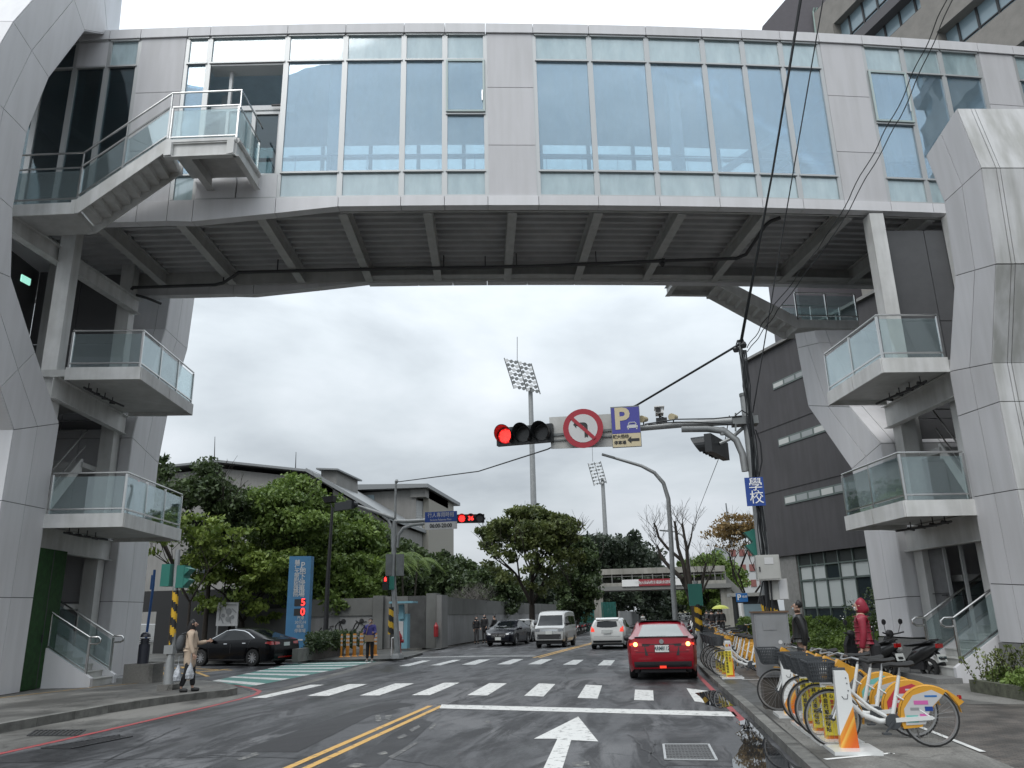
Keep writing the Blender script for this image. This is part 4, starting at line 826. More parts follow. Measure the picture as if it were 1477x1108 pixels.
def car(name, label, spec, loc, rz, group=None):
    """spec: L, W, wheel xs, r, profile dicts. local x forward (front +), origin at centre on ground"""
    root = thing(name, label, spec.get('cat', 'car'), loc, rz, group)
    L_, W_ = spec['L'], spec['W']; xf, xr = spec['wf'], spec['wr']; R_ = spec['r']; paint = spec['paint']
    N = int(L_/.07); xs = [-L_/2+L_*i/N for i in range(N+1)]
    top = spec['top']; belt = spec['belt']; nose, tail = L_/2, -L_/2
    def half(x):
        t_ = spec.get('round', .45); e = 1.0
        df = nose-x; dr = x-tail
        if df < t_*1.3: e = min(e, 1-spec.get('fr', .24)*(1-df/(t_*1.3))**2.2)
        if dr < t_: e = min(e, 1-spec.get('rr', .15)*(1-dr/t_)**2.2)
        return W_/2*e
    vs = []; cols_ = []
    NK = 15
    for x in xs:
        hw = half(x); zb = spec.get('sill', .2)
        df = min(nose-x, x-tail); zb = zb+max(0, (.25-df))*.35
        arch = 0
        for xw in (xf, xr):
            d2 = (R_*1.13)**2-(x-xw)**2
            if d2 > 0: arch = max(arch, R_+math.sqrt(d2))
        zl = max(zb, arch)
        zt = sm(x, top); ze = min(sm(x, belt), zt-.02); gh = zt-ze
        inset_ = min(1, max(0, gh-.03)/.35)
        hwr = hw*(1-spec.get('tumble', .24)*inset_)
        zs = spec.get('shoulder', .8)
        ring = [(hw*.93, zl), (hw*.985, max(zl+.01, min(ze-.06, zl*.5+ze*.5) if arch else .42)), (hw*1.0, max(zl+.03, ze*.72)), (hw*.995, max(zl+.045, ze-.10)), (hw*.965, ze), (hw*.965-(hw*.965-hwr)*.5-.01, ze+gh*.5), (hwr, zt-min(.07, gh*.3)), (hwr*.93, zt-min(.02, gh*.1)), (hwr*.75, zt+.006), (hwr*.4, zt+.018), (0, zt+.022)]
        vs.append(ring)
    nk = len(vs[0]); V = []; Fc = []
    full = []
    for x, ring in zip(xs, vs):
        row = [Vector((x, y, z)) for y, z in ring]+[Vector((x, -y, z)) for y, z in reversed(ring[:-1])]
        full.append(row)
    # slant the nose and tail faces
    for i, row in enumerate(full):
        x = xs[i]
        for v in row:
            hz_ = v.z
            if x > nose-.5: k = (x-(nose-.5))/.5; v.x -= k*max(0, hz_-.55)*spec.get('nslant', .35)+k*max(0, .4-hz_)*.3
            if x < tail+.4: k = ((tail+.4)-x)/.4; v.x += k*max(0, hz_-.6)*spec.get('tslant', .2)+k*max(0, .45-hz_)*.35
    m_ = len(full[0]); b = MB()
    for row in full: V += row
    for i in range(len(full)-1):
        for k in range(m_-1): Fc.append((i*m_+k, i*m_+k+1, (i+1)*m_+k+1, (i+1)*m_+k))
    for i in (0, len(full)-1):
        # end cap grid
        for k in range(m_//2): 
            a, c = i*m_+k, i*m_+m_-1-k
            if k+1 < m_-2-k+1: Fc.append((a, a+1, c-1, c) if a+1 != c-1 else (a, a+1, c))
    b.add(V, Fc); body = b.build('body', paint, root, smooth=True, world=False)
    bmm = bmesh.new(); bmm.from_mesh(body.data); bvh = BVHTree.FromBMesh(bmm)
    # dark underside / wheel wells
    b = MB(); b.box((0, 0, .32), (L_*.93, W_*.80, .26)); b.box((0, 0, .55), (L_*.8, W_*.7, .3)); b.build('underbody', 'black', root, world=False)
    def patch(name, A, B, m, n_=10, mm=4, off=.006, axis='y', side=1, parent=None, label=None, th=True):
        """A,B: polylines of (u,z): lower and upper edge. axis y: project from the side; axis x: from front/rear; axis z"""
        def samp(P, t_):
            ls = [0]
            for p, q in zip(P[:-1], P[1:]): ls.append(ls[-1]+math.hypot(q[0]-p[0], q[1]-p[1]))
            T_ = t_*ls[-1]
            for i, (p, q) in enumerate(zip(P[:-1], P[1:])):
                if T_ <= ls[i+1]+1e-9: k = (T_-ls[i])/max(1e-9, ls[i+1]-ls[i]); return (p[0]+(q[0]-p[0])*k, p[1]+(q[1]-p[1])*k)
            return P[-1]
        V = []; ok = True
        for i in range(n_+1):
            a, c = samp(A, i/n_), samp(B, i/n_)
            for j in range(mm+1):
                u_, z_ = a[0]+(c[0]-a[0])*j/mm, a[1]+(c[1]-a[1])*j/mm
                if axis == 'y': o_, d_ = Vector((u_, 3*side, z_)), Vector((0, -side, 0))
                elif axis == 'x': o_, d_ = Vector((5*side, u_, z_)), Vector((-side, 0, 0))
                else: o_, d_ = Vector((u_, z_, 4)), Vector((0, 0, -1))
                h_ = bvh.ray_cast(o_, d_)
                if h_[0] is None: h0 = o_+d_*(3-W_/2 if axis == 'y' else (5-L_/2+.15)); nn_ = -d_
                else: h0 = h_[0]; nn_ = -d_
                V.append(h0+nn_*off)
        F2 = [(i*(mm+1)+j, i*(mm+1)+j+1, (i+1)*(mm+1)+j+1, (i+1)*(mm+1)+j) for i in range(n_) for j in range(mm)]
        b = MB(); b.add(V, F2); nb = len(V); dd = {'y': Vector((0, side, 0)), 'x': Vector((side, 0, 0)), 'z': Vector((0, 0, 1))}[axis]
        o = b.build(name, m, None, smooth=True); o.parent = parent or root
        if label: o['label'] = label
        return o
    for (nm, A, B, m_, ax_, sd, *rest) in spec['patches']:
        sides = (1, -1) if sd == 0 else (sd,)
        for s_ in sides:
            if ax_ == 'x2':   # mirrored pair on an end
                e_ = rest[0] if rest else 1
                patch(nm, [(u_*s_, z_) for u_, z_ in A], [(u_*s_, z_) for u_, z_ in B], m_, axis='x', side=e_)
            else: patch(nm, A, B, m_, axis=ax_, side=s_, off=rest[0] if rest else .006)
    for xw in (xf, xr):
        for s_ in (1, -1): wheel_parts(root, xw, s_*(W_/2-.12), R_, .21, s_, spec.get('rim', 'rim'), spec.get('spokes', 5))
    # mirrors
    mx_ = spec.get('mirror', (.75, .98))
    for s_ in (1, -1):
        b = MB(); b.lathe([(.02, -.11), (.075, -.08), (.09, 0), (.075, .08), (.02, .11)], c=(mx_[0], s_*(W_/2+.07), mx_[1]), n=10, ax=AXY); b.bar((mx_[0], s_*(W_/2-.08), mx_[1]-.05), (mx_[0], s_*(W_/2+.03), mx_[1]-.02), .05, .03); b.build('mirror', spec.get('mirrorm', paint), root, smooth=True, world=False)
    bmm.free()
    return root, patch
def plate(root, x, z, s, face, parent=None, w_=.36, h_=.17):
    """licence plate on an end (face +1 front / -1 rear)"""
    b = MB(); b.box((x, 0, z), (.012, w_, h_)); o = b.build('licence_plate', 'plate', None); o.parent = root
    if s:
        M4 = root.matrix_basis if False else (Matrix.Translation(root.location) @ Matrix.Rotation(root.rotation_euler.z, 4, 'Z'))
        t_ = text(s, .135, 'plate_ink', None, (0, 0, 0), (1, 0, 0), (0, 1, 0), bold=.003, sx=.72)
        X = Matrix(((0, 0, face, x+face*.008), (face, 0, 0, 0), (0, 1, 0, z), (0, 0, 0, 1))); t_.data.transform(X); t_.parent = root
    return o
# --- sedans
def sedan(paint, extra=(), L=4.55, **k):
    s = dict(L=L, W=1.8, wf=1.38, wr=-1.30, r=.325, paint=paint, sill=.2,
             top=[(-2.3, .98), (-1.85, 1.06), (-1.35, 1.22), (-.75, 1.42), (-.2, 1.455), (.25, 1.42), (.75, 1.2), (1.2, 1.0), (1.7, .92), (2.1, .80), (2.3, .70)],
             belt=[(-2.3, .93), (-1.7, .95), (-1, .97), (0, .95), (1.0, .93), (1.2, .95), (1.7, .88), (2.1, .76), (2.3, .66)], patches=[])
    s.update(k)
    gl = [('side_window', [(-1.28, 1.02), (-.2, .99), (.92, .98)], [(-1.22, 1.08), (-.75, 1.31), (-.1, 1.375), (.3, 1.335), (.86, 1.03)], 'car_glass', 'y', 0),
          ('door_seam', [(-.17, .3), (-.165, .3)], [(-.19, 1.34), (-.15, 1.34)], 'plastic', 'y', 0), ('door_seam', [(-1.0, .55), (-.99, .55)], [(-1.15, 1.0), (-1.13, 1.0)], 'plastic', 'y', 0), ('door_seam', [(.95, .3), (.96, .3)], [(.93, .98), (.94, .98)], 'plastic', 'y', 0),
          ('door_handle', [(-.95, .865), (-.78, .865)], [(-.95, .89), (-.78, .89)], 'chrome', 'y', 0, .02), ('door_handle', [(.0, .845), (.17, .845)], [(.0, .87), (.17, .87)], 'chrome', 'y', 0, .02),
          ('sill_trim', [(-.9, .21), (.95, .21)], [(-.9, .27), (.95, .27)], 'plastic', 'y', 0)]
    s['patches'] = gl+list(extra)
    return s
rearS = [('rear_window', [(-.56, 1.08), (.56, 1.08)], [(-.45, 1.36), (.45, 1.36)], 'car_glass', 'x', -1), ('windscreen', [(-.66, 1.0), (.66, 1.0)], [(-.52, 1.37), (.52, 1.37)], 'car_glass', 'x', 1)]
frontS = [('headlight', [(.48, .62), (.84, .66)], [(.46, .72), (.84, .79)], 'lamp_clear', 'x2', 0), ('grille', [(-.40, .46), (.40, .46)], [(-.44, .68), (.44, .68)], 'plastic', 'x', 1), ('air_intake', [(-.7, .25), (.7, .25)], [(-.66, .36), (.66, .36)], 'plastic', 'x', 1)]
# black sedan crossing in the side street (seen side-on, its tail to the right)
sp_ = sedan('car_black', rearS+frontS+[('tail_light', [(.42, .82), (.86, .80)], [(.42, .90), (.86, .94)], 'lamp_red', 'x2', 0, -1), ('tail_light', [(-2.2, .82), (-1.9, .86)], [(-2.2, .93), (-1.95, .92)], 'lamp_red', 'y', 0), ('window_trim', [(-1.3, 1.06), (-.75, 1.33), (-.1, 1.395), (.3, 1.355), (.9, 1.03)], [(-1.34, 1.07), (-.77, 1.355), (-.1, 1.42), (.33, 1.37), (.95, 1.03)], 'chrome', 'y', 0, .008), ('bumper_trim', [(-.5, .3), (.5, .3)], [(-.5, .36), (.5, .36)], 'lamp_red', 'x', -1)], L=4.63, spokes=10)
rw = G(365, 961); 
ang = RAD(180-14)
hd = Vector((math.cos(ang), math.sin(ang), 0)); lf = Vector((-hd.y, hd.x, 0))
cpos = rw - hd*(-1.30) - lf*(.78)
cpos.z = 0
c1, _ = car('parked_car', 'x', sp_, (cpos.x, cpos.y, 0), ang); c1.name = 'black_sedan'; c1['label'] = 'glossy black sedan seen side-on turning into the side street beside the blue sign'
plate(c1, -2.28, .80, '', -1)
# red sedan
rp = [('rear_window', [(-.60, 1.10), (.60, 1.10)], [(-.47, 1.375), (.47, 1.375)], 'car_glass_pale', 'x', -1), ('windscreen', [(-.66, 1.0), (.66, 1.0)], [(-.52, 1.37), (.52, 1.37)], 'car_glass', 'x', 1),
      ('tail_light', [(.50, .865), (.87, .83)], [(.50, .92), (.86, .965)], 'lamp_red', 'x2', 0, -1), ('light_bar', [(-.50, .885), (.50, .885)], [(-.5, .905), (.5, .905)], 'plastic', 'x', -1), ('light_housing', [(.33, .85), (.50, .85)], [(.30, .905), (.52, .915)], 'plastic', 'x2', 0, -1),
      ('rear_diffuser', [(-.72, .20), (.72, .20)], [(-.74, .47), (.74, .47)], 'plastic', 'x', -1), ('rear_reflector', [(.62, .74), (.72, .74)], [(.62, .765), (.72, .765)], 'lamp_red', 'x2', 0, -1),
      ('bumper_seam', [(-.84, .70), (.84, .70)], [(-.84, .708), (.84, .708)], 'plastic', 'x', -1), ('boot_seam', [(-.44, .62), (-.36, .62)], [(-.45, .86), (-.44, .86)], 'plastic', 'x', -1), ('boot_seam', [(.36, .62), (.44, .62)], [(.44, .86), (.45, .86)], 'plastic', 'x', -1)]
sp_ = sedan('car_red', rp, L=4.65, W=1.82, spokes=5, rim='rim_dark', mirrorm='plastic', rr=.12, tslant=.12,
            top=[(-2.33, 1.045), (-1.95, 1.09), (-1.45, 1.25), (-.85, 1.43), (-.2, 1.465), (.25, 1.43), (.75, 1.2), (1.2, 1.0), (1.7, .92), (2.1, .80), (2.33, .70)], belt=[(-2.33, .98), (-1.7, .98), (-1, .97), (0, .95), (1.0, .93), (1.2, .95), (1.7, .88), (2.1, .76), (2.33, .66)])
c2, pt_ = car('red_sedan', 'dark red sedan seen from behind with tail lights lit, driving away past the crosswalk', sp_, (.40, 22.05+2.32, 0), RAD(90-0.5))
c2.name = 'red_sedan'
for s_ in (1, -1):
    b = MB(); b.lathe([(.001, 0.0), (.055, .0), (.05, .02), (.001, .03)], c=(-2.295, s_*.68, .90), n=14, ax=Matrix(((0, 0, -1), (0, 1, 0), (1, 0, 0)))); b.build('indicator', 'lamp_amber_on', c2, world=False)
    b = MB(); b.box((-2.28, s_*.79, .90), (.03, .09, .055)); b.build('indicator_housing', 'lamp_red_on', c2, world=False)
b = MB(); b.prism([(-2.30, -.68, 1.075), (-2.30, .68, 1.075), (-2.05, .72, 1.085), (-2.05, -.72, 1.085)], (0, 0, .018)); b.build('spoiler', 'car_roofblack', c2, world=False)
b = MB(); b.box((-2.315, 0, .335), (.03, .17, .06)); b.build('fog_lamp', 'lamp_red_on', c2, world=False)
b = MB(); b.lathe([(.001, 0), (.06, 0), (.06, .01)], c=(-2.32, 0, .965), n=16, ax=Matrix(((0, 0, -1), (0, 1, 0), (1, 0, 0)))); b.build('emblem', 'chrome', c2, world=False)
b = MB(); b.prism([(-.9, -.62, 1.475), (-.9, .62, 1.475), (.2, .6, 1.478), (.2, -.6, 1.478)], (0, 0, .008)); b.build('roof_panel', 'car_roofblack', c2, world=False)
b = MB(); b.tube([(-.55, .1, 1.48), (-.75, .1, 1.6)], .008, 5); b.build('aerial', 'black', c2, world=False)
plate(c2, -2.335, .79, 'ARM8112', -1)
# white hatchback
hp = [('rear_window', [(-.52, 1.07), (-.25, 1.03), (.25, 1.03), (.52, 1.07)], [(-.48, 1.32), (0, 1.36), (.48, 1.32)], 'car_glass', 'x', -1), ('windscreen', [(-.66, 1.0), (.66, 1.0)], [(-.52, 1.37), (.52, 1.37)], 'car_glass', 'x', 1),
      ('tail_light', [(.62, .84), (.82, .83)], [(.66, .99), (.80, 1.10)], 'lamp_red_on', 'x2', 0, -1), ('rear_bumper', [(-.7, .28), (.7, .28)], [(-.72, .42), (.72, .42)], 'plastic', 'x', -1), ('boot_seam', [(-.8, .60), (.8, .60)], [(-.8, .608), (.8, .608)], 'plastic', 'x', -1), ('plate_recess', [(-.3, .76), (.3, .76)], [(-.28, .92), (.28, .92)], 'car_silver', 'x', -1)]
sp_ = sedan('car_white', hp, L=4.35, W=1.82, wr=-1.3, wf=1.34, tslant=.25, mirrorm='plastic', cat='hatchback',
            top=[(-2.17, 1.34), (-2.0, 1.40), (-1.3, 1.46), (-.4, 1.49), (.25, 1.44), (.75, 1.22), (1.2, 1.0), (1.7, .93), (2.0, .82), (2.2, .70)], belt=[(-2.17, .98), (-1, 1.0), (0, .96), (1.0, .93), (1.2, .95), (1.7, .88), (2.0, .78), (2.2, .66)])
sp_['patches'][0] = ('side_window', [(-1.55, 1.08), (-.2, 1.0), (.92, .98)], [(-1.5, 1.25), (-1.0, 1.35), (-.1, 1.40), (.3, 1.345), (.86, 1.03)], 'car_glass', 'y', 0)
c3, _ = car('white_hatchback', 'white hatchback seen from behind with dark rear window, driving away beside the yellow line', sp_, (-1.75, 41.3+2.1, 0), RAD(90-4.5))
plate(c3, -2.19, .84, '', -1)
b = MB(); b.prism([(-2.0, -.55, 1.40), (-2.0, .55, 1.40), (-1.7, .58, 1.47), (-1.7, -.58, 1.47)], (0, 0, .03)); b.build('spoiler', 'car_white', c3, world=False)
# silver van facing us
vp = [('windscreen', [(-.70, 1.14), (.70, 1.14)], [(-.62, 1.68), (.62, 1.68)], 'car_glass', 'x', 1), ('rear_window', [(-.6, 1.2), (.6, 1.2)], [(-.55, 1.6), (.55, 1.6)], 'car_glass', 'x', -1),
      ('side_window', [(-1.7, 1.16), (-.55, 1.16)], [(-1.66, 1.6), (-.55, 1.62)], 'car_glass', 'y', 0), ('side_window', [(-.48, 1.16), (.4, 1.14)], [(-.48, 1.62), (.4, 1.62)], 'car_glass', 'y', 0), ('side_window', [(.48, 1.13), (1.35, 1.1)], [(.48, 1.62), (1.05, 1.58)], 'car_glass', 'y', 0),
      ('headlight', [(.52, .82), (.78, .84)], [(.50, .96), (.78, 1.0)], 'lamp_clear', 'x2', 0), ('grille', [(-.45, .84), (.45, .84)], [(-.46, .95), (.46, .95)], 'chrome', 'x', 1), ('bumper', [(-.80, .36), (.80, .36)], [(-.80, .70), (.80, .70)], 'plastic', 'x', 1), ('fog_lamp', [(.55, .48), (.68, .48)], [(.55, .58), (.68, .58)], 'lamp_clear', 'x2', 0),
      ('sliding_rail', [(-1.8, 1.0), (-.5, 1.0)], [(-1.8, 1.02), (-.5, 1.02)], 'plastic', 'y', 0), ('door_seam', [(.44, .4), (.45, .4)], [(.44, 1.63), (.45, 1.63)], 'plastic', 'y', 0), ('door_seam', [(-.52, .4), (-.51, .4)], [(-.52, 1.63), (-.51, 1.63)], 'plastic', 'y', 0)]
sp_ = dict(L=4.1, W=1.66, wf=1.36, wr=-1.25, r=.29, paint='car_silver', sill=.3, tumble=.12, round=.22, fr=.08, rr=.06, nslant=.12, tslant=.03, top=[(-2.05, 1.80), (-1.8, 1.88), (0, 1.92), (.9, 1.88), (1.15, 1.75), (1.6, 1.2), (1.85, 1.08), (2.05, 1.0)], belt=[(-2.05, 1.08), (0, 1.08), (1.2, 1.04), (1.6, 1.05), (1.85, 1.0), (2.05, .92)], patches=vp, cat='van', mirror=(1.25, 1.25), mirrorm='plastic', rim='rim_dark')
c4, _ = car('silver_van', 'silver microvan with black front bumper coming toward the crossing', sp_, (-5.0, 44.3+2.0, 0), RAD(-90-5))
plate(c4, 2.075, .78, '', 1)
# dark parked sedan and the white one behind it
sp_ = sedan('car_dark', rearS+frontS+[('grille_bar', [(-.42, .56), (.42, .56)], [(-.42, .585), (.42, .585)], 'chrome', 'x', 1)], L=4.6)
c5, _ = car('dark_sedan', 'dark grey parked sedan facing us nearest the pavement, ahead of the white one', sp_, (-8.35, 47.9+2.3, 0), RAD(-90-7))
plate(c5, 2.31, .42, '', 1)
b = MB(); b.lathe([(.001, 0), (.07, 0), (.07, .012)], c=(2.3, 0, .60), n=16, ax=AXX); b.build('emblem', 'chrome', c5, world=False)
sp_ = sedan('car_white', rearS+frontS, L=4.6)
c6, _ = car('white_sedan', 'white parked sedan facing us, half hidden between the dark sedan and the van', sp_, (-8.15, 56.0, 0), RAD(-90-7))
plate(c6, 2.31, .42, '', 1)
sp_ = sedan('car_dark', rearS+[('tail_light', [(.5, .82), (.86, .80)], [(.5, .90), (.86, .94)], 'lamp_red', 'x2', 0, -1)], L=4.5)
p_ = G(941, 898.5); c7, _ = car('dark_car', 'small dark car far down the road ahead of the red sedan', sp_, (p_.x, p_.y, 0), RAD(86))
for i, (px, py) in enumerate(((968, 893.5), (979, 893), (990, 894.5), (1003, 893))):
    p_ = G(px, py, .0); cc = copy_tree(c3 if i % 2 else c6, None, (p_.x, p_.y, 0), RAD(-90+i*15)); cc.name = 'parked_car'; cc['group'] = 'cars parked far down the road on the right'; cc['category'] = 'car'
    cc['label'] = ['small pale car parked far down the road just right of the street lamp', 'second pale car from the street lamp in the far parking row', 'far white car beyond the bare tree trunk', 'far parked car rightmost of the row beyond the bare tree'][i]
# ---- scooters
mat('scoot_black', (0.012, 0.012, 0.013), 0.3, coat=.6); mat('helmet', (0.55, 0.55, 0.54), 0.35)
def scooter(name, label, paint, loc, rz, group=None, seatm='plastic', rack=False, detail=True, root=None):
    root = thing(name, label, 'scooter', loc, rz, group)
    def B(nm, b, m, **k): return b.build(nm, m, root, world=False, **k)
    for x in (.60, -.58):
        b = MB(); r = .235; b.lathe([(r*.72, -.05), (r*.95, -.05), (r, -.02), (r, .02), (r*.95, .05), (r*.72, .05), (r*.72, -.05)], c=(x, 0, r), n=20, ax=AXY, cap=False); t_ = B('tyre', b, 'rubber', smooth=True)
        b = MB(); b.lathe([(.05, -.03), (.05, .03)], c=(x, 0, r), n=10, ax=AXY)
        for k in range(5): a = k*math.pi*.4; b.bar((x, 0, r), (x+math.cos(a)*.17, 0, r+math.sin(a)*.17), .03, .03, up=(0, 1, 0))
        B('rim', b, 'rim_dark')
    b = MB()   # floorboard and rear body shell lofted
    def ell(x, w_, z0, z1): return [Vector((x, math.cos(t_)*w_/2, (z0+z1)/2+math.sin(t_)*(z1-z0)/2)) for t_ in [math.pi*2*k/12 for k in range(12)]]
    rings = [ell(.28, .30, .24, .32), ell(.05, .34, .23, .34), ell(-.12, .30, .24, .52), ell(-.28, .34, .28, .70), ell(-.55, .32, .42, .76), ell(-.82, .2, .58, .80), ell(-.92, .10, .68, .80)]
    V = [v for r_ in rings for v in r_]; b.add(V, [(i*12+k, i*12+(k+1) % 12, (i+1)*12+(k+1) % 12, (i+1)*12+k) for i in range(len(rings)-1) for k in range(12)]+[tuple(range(12)), tuple(72+k for k in range(12))]); B('body', b, paint, smooth=True)
    b = MB(); fr = [(Vector((.30, 0, .28)), .34), (Vector((.40, 0, .50)), .40), (Vector((.42, 0, .72)), .36), (Vector((.36, 0, .92)), .24)]
    for (p, w0), (q, w1) in zip(fr[:-1], fr[1:]): b.prism([p+Vector((0, -w0/2, 0)), p+Vector((0, w0/2, 0)), q+Vector((0, w1/2, 0)), q+Vector((0, -w1/2, 0))], Vector((.09, 0, .02)))
    B('front_shield', b, paint)
    b = MB(); b.tube([(.60, -.07, .235), (.50, -.07, .55)], .022, 6); b.tube([(.60, .07, .235), (.50, .07, .55)], .022, 6); b.tube([(.50, 0, .5), (.36, 0, .98)], .028, 6); B('fork', b, 'plastic')
    b = MB(); b.prism([(.42, -.07, .50), (.55, -.07, .52), (.82, -.07, .40), (.80, -.07, .36), (.6, -.07, .46)], (0, .14, 0)); B('mudguard', b, paint)
    b = MB(); b.tube([(.28, -.34, 1.02), (.34, -.15, .98), (.36, 0, .97), (.34, .15, .98), (.28, .34, 1.02)], .018, 6); b.lathe([(.02, -.08), (.09, -.04), (.1, .03), (.03, .08)], c=(.40, 0, .98), n=10, ax=AXX); B('handlebar', b, 'plastic', smooth=True)
    for s_ in (1, -1):
        b = MB(); b.tube([(.32, s_*.2, 1.0), (.28, s_*.27, 1.22)], .008, 5); b.lathe([(.001, -.02), (.065, -.015), (.07, 0), (.001, .012)], c=(.28, s_*.27, 1.26), n=12, ax=AXX); B('mirror', b, 'plastic', smooth=True)
    b = MB(); rings = [ell(-.02, .16, .70, .76), ell(-.2, .26, .70, .79), ell(-.5, .27, .74, .83), ell(-.78, .18, .78, .85)]
    V = [v for r_ in rings for v in r_]; b.add(V, [(i*12+k, i*12+(k+1) % 12, (i+1)*12+(k+1) % 12, (i+1)*12+k) for i in range(3) for k in range(12)]+[tuple(range(12)), tuple(36+k for k in range(12))]); B('seat', b, seatm, smooth=True)
    b = MB(); b.tube([(-.6, .12, .8), (-.85, .12, .87), (-.92, 0, .88), (-.85, -.12, .87), (-.6, -.12, .8)], .014, 6); B('grab_rail', b, 'plastic')
    b = MB(); b.box((-.93, 0, .74), (.06, .17, .09)); B('tail_light', b, 'lamp_red')
    b = MB(); b.box((.50, 0, .80), (.05, .16, .12)); B('headlight', b, 'lamp_clear')
    b = MB(); b.prism([(-.80, -.08, .56), (-.98, -.06, .44), (-1.0, -.06, .46), (-.82, -.08, .6)], (0, .14, 0)); B('rear_mudguard', b, 'plastic')
    b = MB(); b.prism([(-.97, -.13, .40), (-.97, .13, .40), (-.93, .13, .56), (-.93, -.13, .56)], (-.012, 0, 0)); B('licence_plate', b, 'plate')
    b = MB(); b.tube([(-.2, -.15, .24), (-.5, -.17, .26), (-.85, -.17, .34)], [.03, .045, .055], 8); B('exhaust', b, 'rim_dark', smooth=True)
    b = MB(); b.tube([(-.1, .05, .28), (-.2, .2, .02)], .012, 5); b.box((-.3, 0, .3), (.4, .16, .18)); B('engine', b, 'plastic')
    return root
sA = scooter('scooter', 'black parked scooter with a white helmet hooked under its handlebar, beside the granite base', 'scoot_black', (6.0, 20.75, .1), RAD(122))
b = MB(); b.lathe([(.001, .13), (.06, .115), (.11, .07), (.13, 0), (.12, -.06), (.10, -.08)], n=16)
hl = b.build('helmet', 'helmet', None, smooth=True); 
hp_ = Vector((5.72, 20.7, .1)); hl.location = Vector((5.82, 20.80, .74)); hl.rotation_euler = (RAD(60), 0, RAD(20)); tag(hl, 'white half helmet hanging on the black scooter nearest the steps', 'helmet')
sB = copy_tree(sA, None, (5.25, 21.3, .1), RAD(124)); sB['label'] = 'black scooter behind the person in the red jacket, left of the one with the helmet'
sA['group'] = sB['group'] = 'scooters parked by the right stair tower'
plate_t = text('MZC-288', .085, 'plate_ink', None, (0, 0, 0), (1, 0, 0), (0, 1, 0), bold=.002, sx=.75)
plate_t.data.transform(Matrix(((0, 0, -1, -.972), (-1, 0, 0, 0), (0, 1, 0, .48), (0, 0, 0, 1)))); plate_t.parent = sA
# rows of scooters far down the road
shades = [('scoot_black', 'black'), ('car_white', 'white'), ('car_dark', 'dark grey'), (mat('scoot_red', (0.2, .02, .02), .3, coat=.5), 'red'), (mat('scoot_blue', (0.03, .06, .2), .3, coat=.5), 'blue')]
protos = []
def tiny(par, loc, rz, label, group, pi):
    if pi not in [p[0] for p in protos]:
        s = scooter('parked_scooter', label, shades[pi][0] if isinstance(shades[pi][0], str) else shades[pi][0].name, loc, rz, group); protos.append((pi, s)); return s
    pr = [p for p in protos if p[0] == pi][0][1]
    s = copy_tree(pr, None, loc, rz, label); s.name = 'parked_scooter'; s['group'] = group; return s
GL, GR_ = 'scooters parked in a long row along the left side of the far road', 'scooters parked in a long row on the right side of the far road'
for i in range(34):
    y = 58+i*1.25+max(0, i-14)*1.6; x = -6.25+random.uniform(-.12, .12)
    pi = random.choice([0, 0, 2, 1, 3])
    tiny(None, (x, y, 0), RAD(180+25+random.uniform(-8, 8)), 'small %s scooter in the far left row, one of many side by side' % shades[pi][1], GL, pi)
for i in range(26):
    y = 44+i*2.3; x = 3.0+(y-44)*.05+random.uniform(-.1, .1); pi = random.choice([0, 1, 2, 3, 4])
    tiny(None, (x, y, .0), RAD(150+random.uniform(-10, 10)), 'small %s scooter in the far right row beyond the red sedan' % shades[pi][1], GR_, pi)
# ============================================================ VEGETATION
def leafmat(name, c1, c2, tr=0.3):
    m = bpy.data.materials.new(name); m.use_nodes = True; t = m.node_tree; t.nodes.clear(); L = t.links.new
    o = t.nodes.new('ShaderNodeOutputMaterial'); g = t.nodes.new('ShaderNodeNewGeometry')
    r = t.nodes.new('ShaderNodeValToRGB'); r.color_ramp.elements[0].color = (*c1, 1); r.color_ramp.elements[1].color = (*c2, 1); r.color_ramp.elements[0].position = .15; r.color_ramp.elements[1].position = .9
    n = t.nodes.new('ShaderNodeTexNoise'); n.inputs['Scale'].default_value = .9; n.inputs['Detail'].default_value = 3; L(g.outputs['Position'], n.inputs[0])
    a = t.nodes.new('ShaderNodeMath'); a.operation = 'MULTIPLY_ADD'; a.inputs[1].default_value = .45; L(g.outputs['Random Per Island'], a.inputs[0])
    s = t.nodes.new('ShaderNodeMath'); s.operation = 'MULTIPLY_ADD'; s.inputs[1].default_value = 1.5; s.inputs[2].default_value = -.5; L(n.outputs[0], s.inputs[0]); L(s.outputs[0], a.inputs[2]); L(a.outputs[0], r.inputs[0])
    d = t.nodes.new('ShaderNodeBsdfPrincipled'); d.inputs['Roughness'].default_value = .55; L(r.outputs[0], d.inputs['Base Color'])
    tl = t.nodes.new('ShaderNodeBsdfTranslucent'); L(r.outputs[0], tl.inputs[0]); mx_ = t.nodes.new('ShaderNodeMixShader'); mx_.inputs[0].default_value = tr; L(d.outputs[0], mx_.inputs[1]); L(tl.outputs[0], mx_.inputs[2]); L(mx_.outputs[0], o.inputs[0]); M[name] = m
leafmat('leaf_mid', (0.055, 0.10, 0.020), (0.21, 0.30, 0.065)); leafmat('leaf_dark', (0.028, 0.048, 0.020), (0.10, 0.145, 0.05), .3); leafmat('leaf_bright', (0.08, 0.13, 0.02), (0.27, 0.35, 0.07))
leafmat('leaf_olive', (0.045, 0.068, 0.018), (0.17, 0.20, 0.06)); leafmat('leaf_autumn', (0.16, 0.115, 0.045), (0.34, 0.22, 0.08)); leafmat('leaf_far', (0.02, 0.032, 0.020), (0.045, 0.066, 0.034), .2)
mat('bark', (0.028, 0.022, 0.017), 0.9, var=.4, vscale=8, bump=.5); mat('bark_grey', (0.16, 0.15, 0.14), 0.9, var=.3, vscale=8); mat('bark_pale', (0.11, 0.10, 0.085), 0.9, var=.3, vscale=8)
rng = np.random.default_rng(5)
